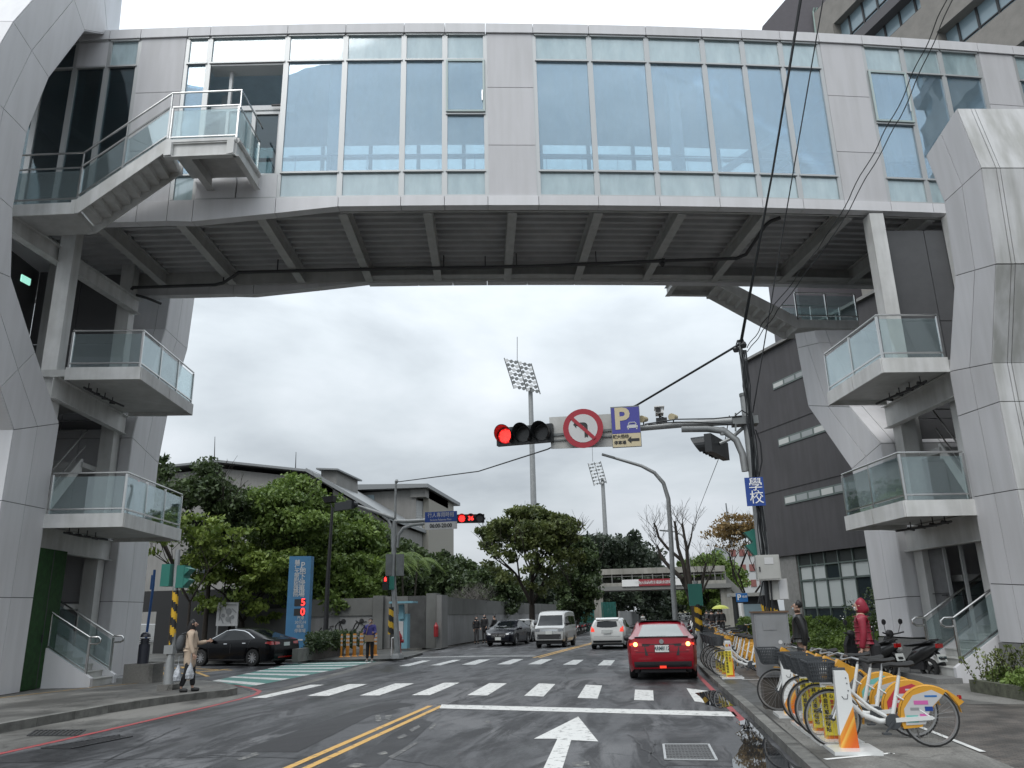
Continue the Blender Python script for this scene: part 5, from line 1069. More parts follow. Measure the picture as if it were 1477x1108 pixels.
def leafmesh(name, centers, rad, per, size, m, parent, flatz=.75, aspect=.5):
    C_ = np.repeat(np.asarray(centers, float), per, axis=0); R_ = np.repeat(np.asarray(rad, float), per)[:, None]; n_ = len(C_)
    P = rng.normal(size=(n_, 3)); P /= np.linalg.norm(P, axis=1)[:, None]; P *= (rng.random((n_, 1))**.45)*R_; P[:, 2] *= flatz; P += C_
    a = rng.normal(size=(n_, 3)); a /= np.linalg.norm(a, axis=1)[:, None]; b = rng.normal(size=(n_, 3)); b -= (a*b).sum(1)[:, None]*a; b /= np.linalg.norm(b, axis=1)[:, None]
    s_ = size*(.6+.8*rng.random((n_, 1)))
    V = np.empty((n_, 4, 3)); V[:, 0] = P-a*s_; V[:, 1] = P+b*s_*aspect; V[:, 2] = P+a*s_; V[:, 3] = P-b*s_*aspect
    me = bpy.data.meshes.new(name); me.vertices.add(n_*4); me.vertices.foreach_set('co', V.reshape(-1)); me.loops.add(n_*4); me.loops.foreach_set('vertex_index', np.arange(n_*4, dtype=np.int32))
    me.polygons.add(n_); me.polygons.foreach_set('loop_start', np.arange(0, n_*4, 4, dtype=np.int32)); me.polygons.foreach_set('loop_total', np.full(n_, 4, dtype=np.int32)); me.materials.append(M[m]); me.update()
    o = bpy.data.objects.new(name, me); col.objects.link(o)
    if parent is not None: adopt(o, parent, True)
    return o
def branches(b, p, d, L_, r, depth, spread, tips, up=.25, rnd=None, minz=0, ends=None):
    rnd = rnd or random; pts = [p]; q = p.copy(); dd = d.copy(); ns = 4
    for k in range(ns):
        dd = (dd+Vector((rnd.uniform(-1, 1), rnd.uniform(-1, 1), rnd.uniform(-.4, 1)*up*2))*.13).normalized(); q = q+dd*L_/ns; pts.append(q)
    b.tube(pts, [r*(1-.45*k/ns) for k in range(ns+1)], 6 if r > .03 else 4, cap=False)
    if depth == 0: tips += [pts[-1], pts[-2]]; return
    nb = rnd.choice((2, 3, 3))
    for k in range(nb):
        a = rnd.uniform(0, 6.28); v = Vector((math.cos(a), math.sin(a), 0)); nd = (dd*(1-spread)+v*spread*rnd.uniform(.7, 1.2)+Vector((0, 0, up))).normalized()
        branches(b, pts[-1] if k < 2 else pts[-2], nd, L_*rnd.uniform(.62, .85), r*.55, depth-1, spread, tips, up, rnd)
    if depth <= 2: tips.append(pts[-1])
def tree(label, base, H_, cr, trunk_h, leaf='leaf_mid', per=260, size=.16, seed=1, depth=4, spread=.5, bark='bark', cl=.9, r0=.2, lean=(0, 0), flatz=.75, name='tree', squash=1.0, group=None, cat='tree', fill=0, fillc=None):
    rnd = random.Random(seed); base = Vector(base)
    t_ = thing(name, label, cat, base, 0, group); b = MB(); tips = []
    top = base+Vector((lean[0], lean[1], trunk_h)); mid = base.lerp(top, .5)+Vector((rnd.uniform(-.15, .15), rnd.uniform(-.15, .15), 0))
    b.tube([base-Vector((0, 0, .1)), base+Vector((0, 0, .15)), mid, top], [r0*1.4, r0*1.1, r0*.9, r0*.8], 10)
    n0 = rnd.choice((3, 4)); Lb = (H_-trunk_h)*.42
    for k in range(n0):
        a = 6.28*k/n0+rnd.uniform(-.4, .4); d_ = Vector((math.cos(a)*spread*1.3, math.sin(a)*spread*1.3, .9)).normalized(); branches(b, top, d_, Lb, r0*.6, depth-1, spread, tips, .22, rnd)
    # fit tips into the crown envelope
    tips = np.array([tuple(v) for v in tips]); zc = base.z+trunk_h+(H_-trunk_h)*.5; cx, cy = top.x, top.y
    if fill:
        ex = []
        for k in range(fill):
            v = rng.normal(size=3); v /= np.linalg.norm(v); v *= rng.random()**.33; ex.append((cx+v[0]*cr*squash, cy+v[1]*cr, zc+v[2]*(H_-trunk_h)*.52))
        tips = np.vstack([tips, np.array(ex)])
    b.build('trunk', bark, t_, smooth=True, fixn=False)
    if leaf:
        e_ = ((tips[:, 0]-cx)/(cr*squash))**2+((tips[:, 1]-cy)/cr)**2+((tips[:, 2]-zc)/((H_-trunk_h)*.56))**2
        tips = tips[e_ < 1.25]
        leafmesh('crown', tips, rng.uniform(cl*.55, cl*1.15, len(tips)), per, size, leaf, t_, flatz)
    return t_
def gtree(px, py, y, *a, **k):
    p = atY(px, py, y); return tree(a[0], (p.x, p.y, k.pop('z', .1)), *a[1:], **k)
# left side group behind the wall (about 45-60 m away)
gtree(250, 890, 40, 'slim dark tree closest to the left stair tower, sparse leaves over bare lower branches', 10.2, 2.2, 4.2, leaf='leaf_dark', per=45, size=.15, seed=3, depth=4, spread=.42, cl=.7, r0=.14)
gtree(297, 890, 41, 'tall dark rounded tree behind the map board, left of the big spreading tree', 9.3, 1.9, 4.8, leaf='leaf_dark', per=120, size=.13, seed=8, depth=4, spread=.38, cl=.75, r0=.14, fill=40)
gtree(272, 890, 37.5, 'thin young tree with a few bright yellow-green leaf tufts before the grey hall', 7.2, 2.6, 2.6, leaf='leaf_bright', per=16, size=.15, seed=12, depth=4, spread=.6, cl=.5, r0=.08, flatz=.35)
gtree(398, 890, 46, 'wide spreading green tree above the blue parking sign', 9.3, 4.9, 2.6, leaf='leaf_mid', per=85, size=.13, seed=21, depth=5, spread=.62, cl=.9, r0=.22, flatz=.5, fill=110)
gtree(350, 890, 43, 'low bright green tree leaning out just left of the blue parking sign', 6.6, 3.4, 1.6, leaf='leaf_bright', per=90, size=.14, seed=27, depth=4, spread=.65, cl=.75, r0=.14, flatz=.45, fill=60)
gtree(462, 890, 50, 'dense dark green tree behind the tall black lamp post', 8.3, 3.8, 2.2, leaf='leaf_mid', per=120, size=.15, seed=33, depth=5, spread=.55, cl=.95, r0=.2, fill=110)
gtree(437, 890, 56, 'darker tree rising behind the spreading tree, left of the mast arm', 10.0, 3.6, 3, leaf='leaf_dark', per=120, size=.17, seed=35, depth=4, spread=.5, cl=1.0, r0=.2, fill=90)
gtree(522, 890, 53, 'dark rounded tree behind the left signal pole', 7.4, 3.2, 1.8, leaf='leaf_dark', per=120, size=.16, seed=41, depth=4, spread=.55, cl=.95, r0=.2, fill=100)
gtree(500, 892, 47, 'low bright bush-like tree over the wall beside the black lamp post', 5.4, 3.0, 1.0, leaf='leaf_mid', per=120, size=.14, seed=44, depth=3, spread=.6, cl=.8, r0=.12, fill=70)
gtree(556, 892, 62, 'dark tree behind the three thin palms', 6.9, 3.2, 1.8, leaf='leaf_dark', per=130, size=.18, seed=48, depth=4, spread=.55, cl=1.0, r0=.2, fill=90)
gtree(624, 892, 76, 'dark green tree rising between the palms and the round tree', 7.6, 4.0, 1.8, leaf='leaf_dark', per=150, size=.2, seed=52, depth=4, spread=.55, cl=1.1, r0=.2, fill=110)
gtree(655, 892, 84, 'far dark tree just left of the round tree', 6.6, 4.4, 1.5, leaf='leaf_dark', per=150, size=.2, seed=55, depth=4, spread=.55, cl=1.1, r0=.2, fill=100)
gtree(768, 894, 56, 'big round olive-green tree with forked dark trunk in front of the tall stadium light mast', 8.3, 3.75, 2.3, leaf='leaf_olive', per=60, size=.15, seed=63, depth=5, spread=.5, cl=.62, r0=.24, fill=70, flatz=.6)
gtree(835, 894, 75, 'dark conical tree right of the big round tree', 8.1, 2.1, 1.2, leaf='leaf_dark', per=150, size=.17, seed=66, depth=4, spread=.35, cl=.8, r0=.16, fill=80)
gtree(700, 894, 68, 'small dark tree low behind the round tree on its left', 5.6, 3.0, 1.0, leaf='leaf_dark', per=130, size=.16, seed=68, depth=3, spread=.5, cl=.8, r0=.14, fill=70)
gtree(1028, 888, 105, 'green tree seen through the far footbridge on the right', 7.8, 4.5, 1.2, leaf='leaf_mid', per=130, size=.22, seed=71, depth=4, spread=.5, cl=1.1, r0=.2, fill=90)
gtree(1082, 888, 58, 'autumn tree with ochre leaves behind the pole beside the dark building', 7.6, 2.9, 2.0, leaf='leaf_autumn', per=13, size=.11, seed=75, depth=5, spread=.5, cl=.62, r0=.14, flatz=.3)
# far dense trees beyond the footbridge (one mass no one could count) 
pts = []; rr_ = []
for k in range(420):
    px = rng.uniform(838, 958); y = rng.uniform(120, 170); p = atY(px, 890, y); hmax = 13.5-3.5*max(0, (px-915)/45)-.5*rng.random(); z = hmax*rng.random()**.6
    pts.append((p.x, y, z)); rr_.append(rng.uniform(1.0, 2.0))
tag(leafmesh('distant_trees', pts, rr_, 90, .38, 'leaf_far', None), 'dark mass of distant trees behind the far footbridge', 'trees', kind='stuff')
pts = []; rr_ = []
for k in range(160):
    px = rng.uniform(600, 850); y = rng.uniform(95, 110); p = atY(px, 890, y); pts.append((p.x, y, 6.2*rng.random()**.6)); rr_.append(rng.uniform(1, 1.8))
tag(leafmesh('distant_trees', pts, rr_, 90, .32, 'leaf_far', None), 'dark background foliage along the far side of the wall', 'trees', kind='stuff')
pts = []; rr_ = []
for k in range(140):
    px = rng.uniform(955, 1075); y = rng.uniform(150, 190); p = atY(px, 888, y); pts.append((p.x, y, 6.5*rng.random()**.6)); rr_.append(rng.uniform(1, 2))
tag(leafmesh('distant_trees', pts, rr_, 80, .4, 'leaf_far', None), 'distant trees at the end of the road on the right', 'trees', kind='stuff')
# palms
for i, (px, h_) in enumerate(((567, 5.6), (580, 6.1), (597, 5.8))):
    p = atY(px, 890, 48+i); t_ = thing('palm_tree', ['left of the three thin palms behind the light blue box', 'middle and tallest of the three thin palms behind the light blue box', 'rightmost of the three thin palms behind the light blue box'][i], 'palm', (p.x, p.y, .1), 0, 'thin palms behind the grey wall')
    b = MB(); tp = Vector((p.x+(.2 if i == 2 else -.1), p.y, h_-.6)); b.tube([(p.x, p.y, 0), (p.x+.03, p.y, h_*.5), tp], [.09, .07, .06], 8); b.build('trunk', 'bark_pale', t_, smooth=True)
    for k in range(11):
        a = k*.571+i; b = MB(); pr = []
        for j in range(7): u_ = j/6; rr = 1.9*u_; pr.append(tp+Vector((math.cos(a)*rr, math.sin(a)*rr, .95*u_-1.9*u_*u_+(.3 if k % 2 else .0)*u_)))
        b.tube(pr, .012, 4)
        for j in range(1, 26):
            u_ = j/26; i0 = int(u_*6); q = pr[i0].lerp(pr[min(6, i0+1)], u_*6-i0); d_ = (pr[min(6, i0+1)]-pr[i0]).normalized(); sd = d_.cross(Vector((0, 0, 1))).normalized(); ll = .5*math.sin(u_*3.0+.15)
            for s_ in (1, -1):
                e_ = q+sd*s_*ll+d_*.2*ll-Vector((0, 0, .35*ll)); b.add([q-d_*.02, q+d_*.025, e_], [(0, 1, 2)])
        b.build('frond', 'leaf_mid', t_, fixn=False)
def bare(label, base, H_, seed, trunk, r0, spread, m='bark', depth=5, name='bare_tree', nb=4, cat='tree', lean=(0, 0), Lf=.4):
    rnd = random.Random(seed); t_ = thing(name, label, cat, base); b = MB(); tips = []; base = Vector(base); top = base+Vector((lean[0], lean[1], trunk))
    b.tube([base-Vector((0, 0, .1)), base.lerp(top, .5)+Vector((.08, 0, 0)), top], [r0*1.2, r0*.95, r0*.8], 10)
    for k in range(nb):
        a = 6.28*k/nb+rnd.uniform(-.4, .4); branches(b, top, Vector((math.cos(a)*spread, math.sin(a)*spread, 1)).normalized(), (H_-trunk)*Lf, r0*.6, depth-1, spread*.7, tips, .3, rnd)
    b.build('trunk', m, t_, smooth=True, fixn=False); return t_, tips
# pruned bare tree on the right pavement
p = G(1003, 908, .1); bt = thing('bare_tree', 'leafless pruned tree with dark upright limbs beside the curved street lamp', 'tree', (p.x, 46, .1)); Y0 = 46
def bl(pts, r, yo=0): return [atY(a, c, Y0+yo+i*.12) for i, (a, c) in enumerate(pts)], r
b = MB()
for pts, r in (bl([(1006, 905), (1002, 880), (992, 850), (984, 835)], [.22, .2, .17, .15]), bl([(984, 835), (966, 818), (955, 806), (951, 795), (948, 787)], [.12, .11, .09, .07, .05]), bl([(992, 850), (986, 815), (978, 790), (975, 765), (973, 752)], [.13, .11, .09, .08, .06]),
               bl([(985, 810), (962, 790), (950, 775), (946, 760), (943, 755)], [.1, .08, .07, .06, .05], .4), bl([(996, 845), (992, 815), (990, 790), (984, 755)], [.12, .1, .08, .06], -.3), bl([(1006, 905), (1010, 860), (1015, 830), (1018, 812)], [.13, .1, .08, .05], .5), bl([(990, 800), (997, 775), (1000, 755)], [.07, .05, .03]), bl([(1010, 860), (1022, 835), (1030, 815)], [.07, .05, .03])):
    b.tube(pts, r, 8)
b.build('trunk', 'bark', bt, smooth=True); tw = MB(); rnd = random.Random(4); dmy = []
for (a, c) in ((948, 787), (973, 752), (943, 755), (984, 755), (1000, 755), (1018, 812), (1030, 815), (951, 795), (975, 765), (1012, 830), (990, 790), (1022, 825), (946, 765)):
    for k in range(4): branches(tw, atY(a, c+rnd.uniform(0, 12), Y0+.3), Vector((rnd.uniform(-.7, .7), rnd.uniform(-.5, .5), .8)).normalized(), rnd.uniform(.4, .8), .018, 2, .4, dmy, .2, rnd)
tw.build('twigs', 'bark', bt, fixn=False)['kind'] = 'stuff'
p = G(683, 905, .1); p = atY(682, 905, 60)
bs, _t = bare('grey leafless shrub behind the wall under the dark trees', (p.x, p.y, .1), 4.9, 9, .9, .12, .95, 'bark_grey', 6, 'bare_shrub', 6, 'shrub', Lf=.3)
# hedges and flower shrubs by the dark building
def hedge(label, pts, h_, w_, leaf, n_, size=.05, name='hedge', cl=.2, zb=.1, per=60):
    cs = []
    for k in range(n_):
        i = rng.integers(0, len(pts)-1); t0 = rng.random(); a, c = np.array(pts[i]), np.array(pts[i+1]); q = a+(c-a)*t0; d_ = (c-a)/np.linalg.norm(c-a); nn_ = np.array((-d_[1], d_[0])); q = q+nn_*rng.uniform(-w_/2, w_/2); cs.append((q[0], q[1], zb+rng.random()*h_))
    o = leafmesh(name, cs, rng.uniform(cl*.6, cl*1.3, n_), per, size, leaf, None); tag(o, label, 'hedge', kind='stuff'); return o
# ============================================================ BUILDINGS
mat('wall_dark', (0.078, 0.074, 0.078), 0.75, var=.15, vscale=.5, streak=.14, bump=.1, bscale=60); mat('wall_pillar', (0.24, 0.235, 0.225), 0.7, var=.2, vscale=6, bump=.2); mat('win_frame_green', (0.12, 0.15, 0.14), 0.5); mat('curtain', (0.55, 0.56, 0.54), 0.8, emit=None); mat('blind', (0.32, 0.34, 0.34), 0.6)
mat('tile_beige', (0.23, 0.215, 0.195), 0.75, var=.15, vscale=2, bump=.35, bscale=12); mat('mauve', (0.085, 0.078, 0.088), 0.7, var=.1); mat('win_glass_far', (0.25, 0.33, 0.37), 0.15); mat('band_dark', (0.10, 0.095, 0.10), 0.7)
VP = Vector((-.4446, .8957, 0)); NP = Vector((.8957, .4446, 0)); OB = Vector((6.7, 44, 0))
def onB(px, py, d=0.0): return onpl(px, py, OB+NP*d, NP)
db = thing('academic_building', 'dark grey rendered building with narrow window strips behind the right stair tower', 'building', OB)
L0 = onB(1079, 521); L1 = onB(1105, 801); xl = onB(1092, 650)
def along(P): return (P-OB).dot(VP)
aL = along(onB(1093, 700)); aR = aL-30
zt = onB(1140, 488).z; zb_ = onB(1180, 796).z
def BPt(a, d, z): return OB+VP*a+NP*d+Vector((0, 0, z))
b = MB(); b.prism([BPt(aL, 0, zb_), BPt(aR, 0, zb_), BPt(aR, 0, zt), BPt(aL, 0, zt)], NP*16); b.build('upper_wall', 'wall_dark', db)
b = MB(); b.prism([BPt(aL-.3, .25, 0), BPt(aR, .25, 0), BPt(aR, .25, .9), BPt(aL-.3, .25, .9)], NP*15); b.build('plinth', 'wall_dark', db)
pa0 = along(onB(1121, 805)); pa1 = along(onB(1145, 805))
b = MB(); b.prism([BPt(pa0, .1, .0), BPt(pa1, .1, .0), BPt(pa1, .1, zb_-.003), BPt(pa0, .1, zb_-.003)], NP*1.2); b.build('pillar', 'wall_pillar', db)
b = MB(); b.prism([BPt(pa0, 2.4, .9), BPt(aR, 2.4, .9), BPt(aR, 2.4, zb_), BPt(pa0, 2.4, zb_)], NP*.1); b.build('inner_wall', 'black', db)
for z_ in (zb_+.02, zb_+3.35, zb_+6.7):
    b = MB(); b.bar(BPt(aL-.02, -.012, z_), BPt(aR, -.012, z_), .03, .05); b.build('string_course', 'wall_dark', db)
b = MB(); b.bar(BPt(aL, -.03, zt+.03), BPt(aR, -.03, zt+.03), .3, .14); b.build('coping', 'wall_pillar', db)
b = MB(); b.tube([BPt(aL-7.9, -.12, zb_+.1), BPt(aL-7.9, -.12, zt-.1)], .05, 6); b.build('rain_pipe', 'grey_steel', db)
def strip(z0, z1, a0, a1, n_):
    b = MB(); b.prism([BPt(a0, -.004, z0), BPt(a1, -.004, z0), BPt(a1, -.004, z1), BPt(a0, -.004, z1)], -NP*.03); rc = b.build('window_frame', 'win_frame_green', db)
    for k in range(n_):
        u0 = a0+(a1-a0)*(k+.07)/n_; u1 = a0+(a1-a0)*(k+.93)/n_
        b = MB(); b.prism([BPt(u0, -.04, z0+.08), BPt(u1, -.04, z0+.08), BPt(u1, -.04, z1-.08), BPt(u0, -.04, z1-.08)], NP*.01); b.build('pane', 'blind' if k % 3 else 'curtain', rc)
for (pts) in (((1116, 563), (1152, 545), (1117, 552)), ((1124, 645), (1190, 622), (1124, 633)), ((1133, 729), (1207, 711), (1133, 716))):
    p0, p1, p2 = onB(*pts[0]), onB(*pts[1]), onB(*pts[2]); a0 = along(p0); strip(p0.z, p2.z, a0, a0-7.6, 8)
# curtain-wall windows of the ground floor
w0 = along(onB(1147, 805))
b = MB(); nW = 12; cw = .98
for k in range(nW+1):
    a_ = w0-k*cw; b = MB(); b.bar(BPt(a_, .2, .9), BPt(a_, .2, zb_), .06, .12, up=NP); b.build('mullion', 'win_frame_green', db)
for z in (1.75, 3.05, 3.75):
    b = MB(); b.bar(BPt(w0, .2, z), BPt(w0-nW*cw, .2, z), .08, .07); b.build('transom', 'win_frame_green', db)
mat('lit_blind', (0.50, 0.53, 0.52), .8); mat('spandrel', (0.05, 0.055, 0.055), .3)
pat = ['BB', 'BB', 'B.', 'BB', '.B', '..', 'B.', '..', 'B.', '..', 'BB', '.B']
for k in range(nW):
    a0, a1 = w0-k*cw-.05, w0-(k+1)*cw+.05
    for (z0, z1, m_) in ((.95, 1.70, 'dark_glass'), (1.80, 3.0, 'lit_blind' if pat[k][0] == 'B' else 'dark_glass'), (3.1, 3.7, 'lit_blind' if k % 4 != 2 else 'dark_glass'), (3.8, zb_-.03, 'spandrel')):
        b = MB(); b.prism([BPt(a0, .22, z0), BPt(a1, .22, z0), BPt(a1, .22, z1), BPt(a0, .22, z1)], NP*.02); b.build('pane', m_, db)
hq = [tuple(BPt(aL+1, -1.1, 0)[:2]), tuple(BPt(aL-14, -1.1, 0)[:2])]
hedge('clipped green hedge along the foot of the dark building', hq, 1.2, 1.1, 'leaf_mid', 900, .06, per=45)
hedge('low bright green bushes on the bed between the two pedestrians', [tuple(G(1160, 965, .1)[:2]+Vector((.9, 3.2)).to_tuple()) if 0 else (5.9, 31), (6.6, 24.6)], .85, 1.3, 'leaf_mid', 520, .05, per=60)
b = MB(); b.prism([(5.1, 33, .1), (5.1, 24.2, .1), (7.4, 24.2, .1), (7.4, 33, .1)], (0, 0, .14)); o = b.build('planting_bed', 'concrete', None); tag(o, 'low pale kerbed planting bed beside the dark building', 'planter')
sh = leafmesh('flower_shrub', [(6.9+rng.normal()*.35, 25.6+rng.normal()*.35, .4+rng.random()*1.7) for _ in range(70)], [.3]*70, 30, .05, 'leaf_dark', None); tag(sh, 'loose dark shrub with small white flowers beside the tower column', 'shrub')
fl = leafmesh('flower', [(6.8+rng.normal()*.4, 25.4+rng.normal()*.4, .7+rng.random()*1.3) for _ in range(45)], [.1]*45, 3, .03, 'white', sh); fl['kind'] = 'stuff'
# shrub bed at the bottom right (on top of a kerbed planter)
pb = thing('planter', 'kerbed green planter at the foot of the right tower, bottom right corner', 'planter', (8.2, 16.4, .1))
q = [G(1386, 1012, .1), G(1477, 1040, .1)]
e0 = Vector((6.15, 17.35, .1)); e1 = Vector((6.75, 13.2, .1)); e2 = Vector((12, 12.6, .1)); e3 = Vector((12, 17.5, .1))
b = MB(); 
for a, c in ((e0, e1), (e1, e2)): b.bar(a+Vector((0, 0, .11)), c+Vector((0, 0, .11)), .16, .24)
b.build('kerb', mat('mossy', (0.10, 0.105, 0.075), .85, var=.5, vscale=7, bump=.4), pb)
b = MB(); b.prism([e0, e1, e2, e3], (0, 0, .17)); b.build('soil', mat('soil', (.03, .03, .018), .9), pb)
cs = [(e0.x+.2+rng.random()*5.2, 13.5+rng.random()*3.9, .25+rng.random()**1.5*.28) for _ in range(900)]
lo_ = leafmesh('foliage', cs, [.16]*900, 45, .045, 'leaf_mid', pb, .6); lo_['kind'] = 'stuff'
tt = MB(); cs = []
for k in range(26):
    x, y = 6.7+rng.normal()*.3, 17.0+rng.normal()*.25; h_ = .4+rng.random()*.55; dx, dy = rng.normal()*.15, rng.normal()*.15; tt.tube([(x, y, .2), (x+dx, y+dy, h_+.2)], .006, 4)
    for j in range(6): cs.append((x+dx*j/6, y+dy*j/6, .2+h_*j/6+.08))
tt.build('stems', 'bark', pb)['kind'] = 'stuff'; leafmesh('leaves', cs, [.08]*len(cs), 8, .035, 'leaf_olive', pb)['kind'] = 'stuff'
# tall hospital block, upper right
hb = thing('hospital_block', 'tall beige tiled building with window bands seen above the right end of the skywalk', 'building', OB+NP*6+VP*-10)
D2 = 7.0
h0 = onB(1188, 43, D2); aH = along(onB(1188, 43, D2)); zH = h0.z
def HP(a, d, z): return OB+VP*a+NP*(D2+d)+Vector((0, 0, z))
def along2(p): return (p-OB).dot(VP)
aH0 = along2(onB(1180, 60, D2)); aH1 = aH0-45
def zline(px, py): return onB(px, py, D2).z
zT = zline(1229, 0)+.6; zw1t = zline(1255, 25); zw1b = zline(1300, 45); z2t = zline(1361, 58)
for (z0, z1, d_, m_) in ((zT-3.2, zT+1.5, 0, 'tile_beige'), (zT-4.0-3.3-1.6-1.6, zT-3.2-2.9-1.3, 0, 'band_dark')): pass
st = (zT-zline(1361, 58))          # one storey pitch guess from the photograph
z = zT
lev = 0
hspec = []
zA = zT+1.2; bands = [(zA, zA-2.1, 'tile_beige', 0.0), (zA-2.1, zA-4.0, 'W', .5), (zA-4.0, zA-4.7, 'band_dark', .05), (zA-4.7, zA-6.3, 'W', .7), (zA-6.3, zA-8.4, 'tile_beige', 0), (zA-8.4, zA-10.2, 'W', .6), (zA-10.2, zA-12.4, 'tile_beige', 0), (zA-12.4, zA-14.2, 'W', .6), (zA-14.2, zA-16.6, 'tile_beige', 0), (zA-16.6, 0, 'tile_beige', .3)]
for (z1, z0, m_, d_) in bands:
    if m_ == 'W':
        b = MB(); b.prism([HP(aH0-1.2, d_, z0), HP(aH1, d_, z0), HP(aH1, d_, z1), HP(aH0-1.2, d_, z1)], NP*.2); wf = b.build('window_band', 'win_glass_far', hb)
        a_ = aH0-1.2; k = 0
        while a_ > aH1:
            wd_ = .12 if k % 6 else .7
            b = MB(); b.bar(HP(a_, d_-.03 if wd_ < .2 else d_-.3, z0), HP(a_, d_-.03 if wd_ < .2 else d_-.3, z1), wd_, .08 if wd_ < .2 else .6, up=NP) ; b.build('mullion' if wd_ < .2 else 'pier', 'dark_metal' if wd_ < .2 else 'tile_beige', wf)
            a_ -= 1.15; k += 1
        b = MB(); b.bar(HP(aH0-1.2, d_-.03, z0+.6), HP(aH1, d_-.03, z0+.6), .08, .07); b.build('transom', 'dark_metal', wf)
    else:
        b = MB(); b.prism([HP(aH0, d_, z0), HP(aH1, d_, z0), HP(aH1, d_, z1), HP(aH0, d_, z1)], NP*14); b.build('wall_band', m_, hb)
# stair penthouse with risers
ph = thing('roof_penthouse', 'dark mauve rooftop block with green vertical pipes, top right above the skywalk', 'building', HP(aH0+6, 2, 0))
Q = [atY(1101, 48, 52), atY(1101, 38, 52), atY(1139, -6, 52), atY(1212, 12, 52), atY(1225, 60, 52)]
zq = atY(1140, -4, 52).z; xA = atY(1101, 48, 52).x; xB = atY(1139, 20, 52).x; xC = atY(1230, 20, 52).x
b = MB(); b.prism([(xA, 52, 20), (xA, 52, atY(1101, 38, 52).z), (xB, 52, zq), (xC, 52, zq), (xC, 52, 20)], (0, 10, 0)); b.build('wall', 'mauve', ph)
for k, px in enumerate((1173, 1177, 1181)):
    b = MB(); p0 = atY(px+4, 52, 51.8); p1 = atY(px, 17, 51.8); b.tube([p0, p1, p1+Vector((.1, -.1, .25))], .07, 8); b.build('pipe', mat('pipe_green', (.22, .30, .27), .5), ph)
# ---- grey campus halls on the left
mat('hall_wall', (0.25, 0.245, 0.235), .8, var=.12, vscale=.5, streak=.1); mat('hall_roof', (0.22, 0.23, 0.235), .45, metal=.3); mat('slats', (.42, .43, .43), .5)
ha = thing('campus_hall', 'long grey hall with low sloping metal roof and lightning rods behind the left trees', 'building', atY(390, 890, 72))
yA = 72; pw = lambda px, py: atY(px, py, yA)
b = MB(); wl = [pw(180, 900), pw(180, 690), pw(235, 684), pw(320, 676), pw(450, 690), pw(480, 700), pw(480, 900)]
b.prism(wl, (0, 22, 0)); b.build('wall', 'hall_wall', ha)
b = MB(); r_ = [pw(168, 688), pw(235, 678), pw(320, 669), pw(452, 683)]; 
for a, c in zip(r_[:-1], r_[1:]): b.prism([a+Vector((0, -1, 0)), c+Vector((0, -1, 0)), c+Vector((0, -1, .22)), a+Vector((0, -1, .22))], (0, 25, 0))
b.build('roof', 'hall_roof', ha)
b = MB(); a, c = pw(448, 683), pw(562, 750); b.prism([a+Vector((0, -1.2, 0)), c+Vector((0, -1.2, 0)), c+Vector((0, -1.2, .35)), a+Vector((0, -1.2, .35))], (0, 25, 0)); b.build('roof', 'hall_roof', ha)
b = MB(); b.prism([pw(445, 900), pw(445, 684), pw(556, 752), pw(556, 900)], (0, 20, 0)); b.build('gable_wall', 'hall_wall', ha)
b = MB(); b.prism([pw(462, 700)+Vector((0, .2, 0)), pw(462, 679)+Vector((0, .2, 0)), pw(484, 679)+Vector((0, .2, 0)), pw(484, 712)+Vector((0, .2, 0))], (0, 6, 0)); b.build('roof_monitor', 'hall_wall', ha)
b = MB(); a = pw(458, 678); c = pw(489, 679); b.prism([a+Vector((0, -.4, 0)), c+Vector((0, -.4, 0)), c+Vector((0, -.4, .15)), a+Vector((0, -.4, .15))], (0, 7, 0)); b.build('roof', 'hall_roof', ha)
for px, y0, y1 in ((309, 672, 630), (426, 684, 652)):
    b = MB(); b.tube([pw(px, y0), pw(px+1, y1)], [.06, .025], 6); b.build('lightning_rod', 'dark_metal', ha)
for px in (285, 300, 330):
    for pz in (820,):
        q = pw(px, pz)+Vector((0, -.03, 0)); b = MB(); b.box(q, (1.0, .06, 1.7)); f = b.build('window', 'dark_glass', ha); b = MB(); b.box(q+Vector((0, -.04, 0)), (.06, .03, 1.7)); b.box(q+Vector((0, -.04, 0)), (1.0, .03, .06)); b.build('frame', 'frame', f)
hb2 = thing('campus_block', 'grey end block with a tall slatted recess under a small overhanging roof, left of centre', 'building', atY(560, 890, 84))
yB = 84; pw = lambda px, py, d=0: atY(px, py, yB)+Vector((0, d, 0))
b = MB(); b.prism([pw(505, 900), pw(505, 712), pw(600, 706), pw(600, 900)], (0, 12, 0)); b.build('wall', 'hall_wall', hb2)
x1 = pw(600, 706).x; zt_ = pw(600, 706).z
b = MB(); b.prism([(x1+.01, yB+.1, 0), (x1+.55, yB+1.2, 0), (x1+.55, yB+1.2, zt_-1.2), (x1+.01, yB+.1, zt_-1.2)], (0, .1, 0)); b.build('slatted_recess', 'slats', hb2)
b = MB()
for k in range(40): z = 3+k*(zt_-4.4)/40; b.prism([(x1+.0, yB+.02, z), (x1+.55, yB+1.1, z), (x1+.55, yB+1.1, z+.12), (x1, yB+.02, z+.12)], (0, .06, 0))
b.build('slat', 'slats', hb2)['kind'] = 'stuff'
b = MB(); b.prism([(x1+.56, yB+1.0, 0), (x1+1.15, yB+1.2, 0), (x1+1.15, yB+1.2, zt_), (x1+.56, yB+1.0, zt_)], (0, 12, 0)); b.build('pier', mat('hall_pale', (.30, .285, .25), .8), hb2)
b = MB(); b.box((x1+.3, yB+5, zt_-.45), (1.7, 10.5, .9)); b.build('lintel', 'hall_wall', hb2)
b = MB(); b.prism([pw(500, 709, -1), (x1+1.6, yB-1, zt_+.02), (x1+1.6, yB-1, zt_+.42), pw(500, 701, -1)], (0, 16, 0)); b.build('roof', 'hall_roof', hb2)
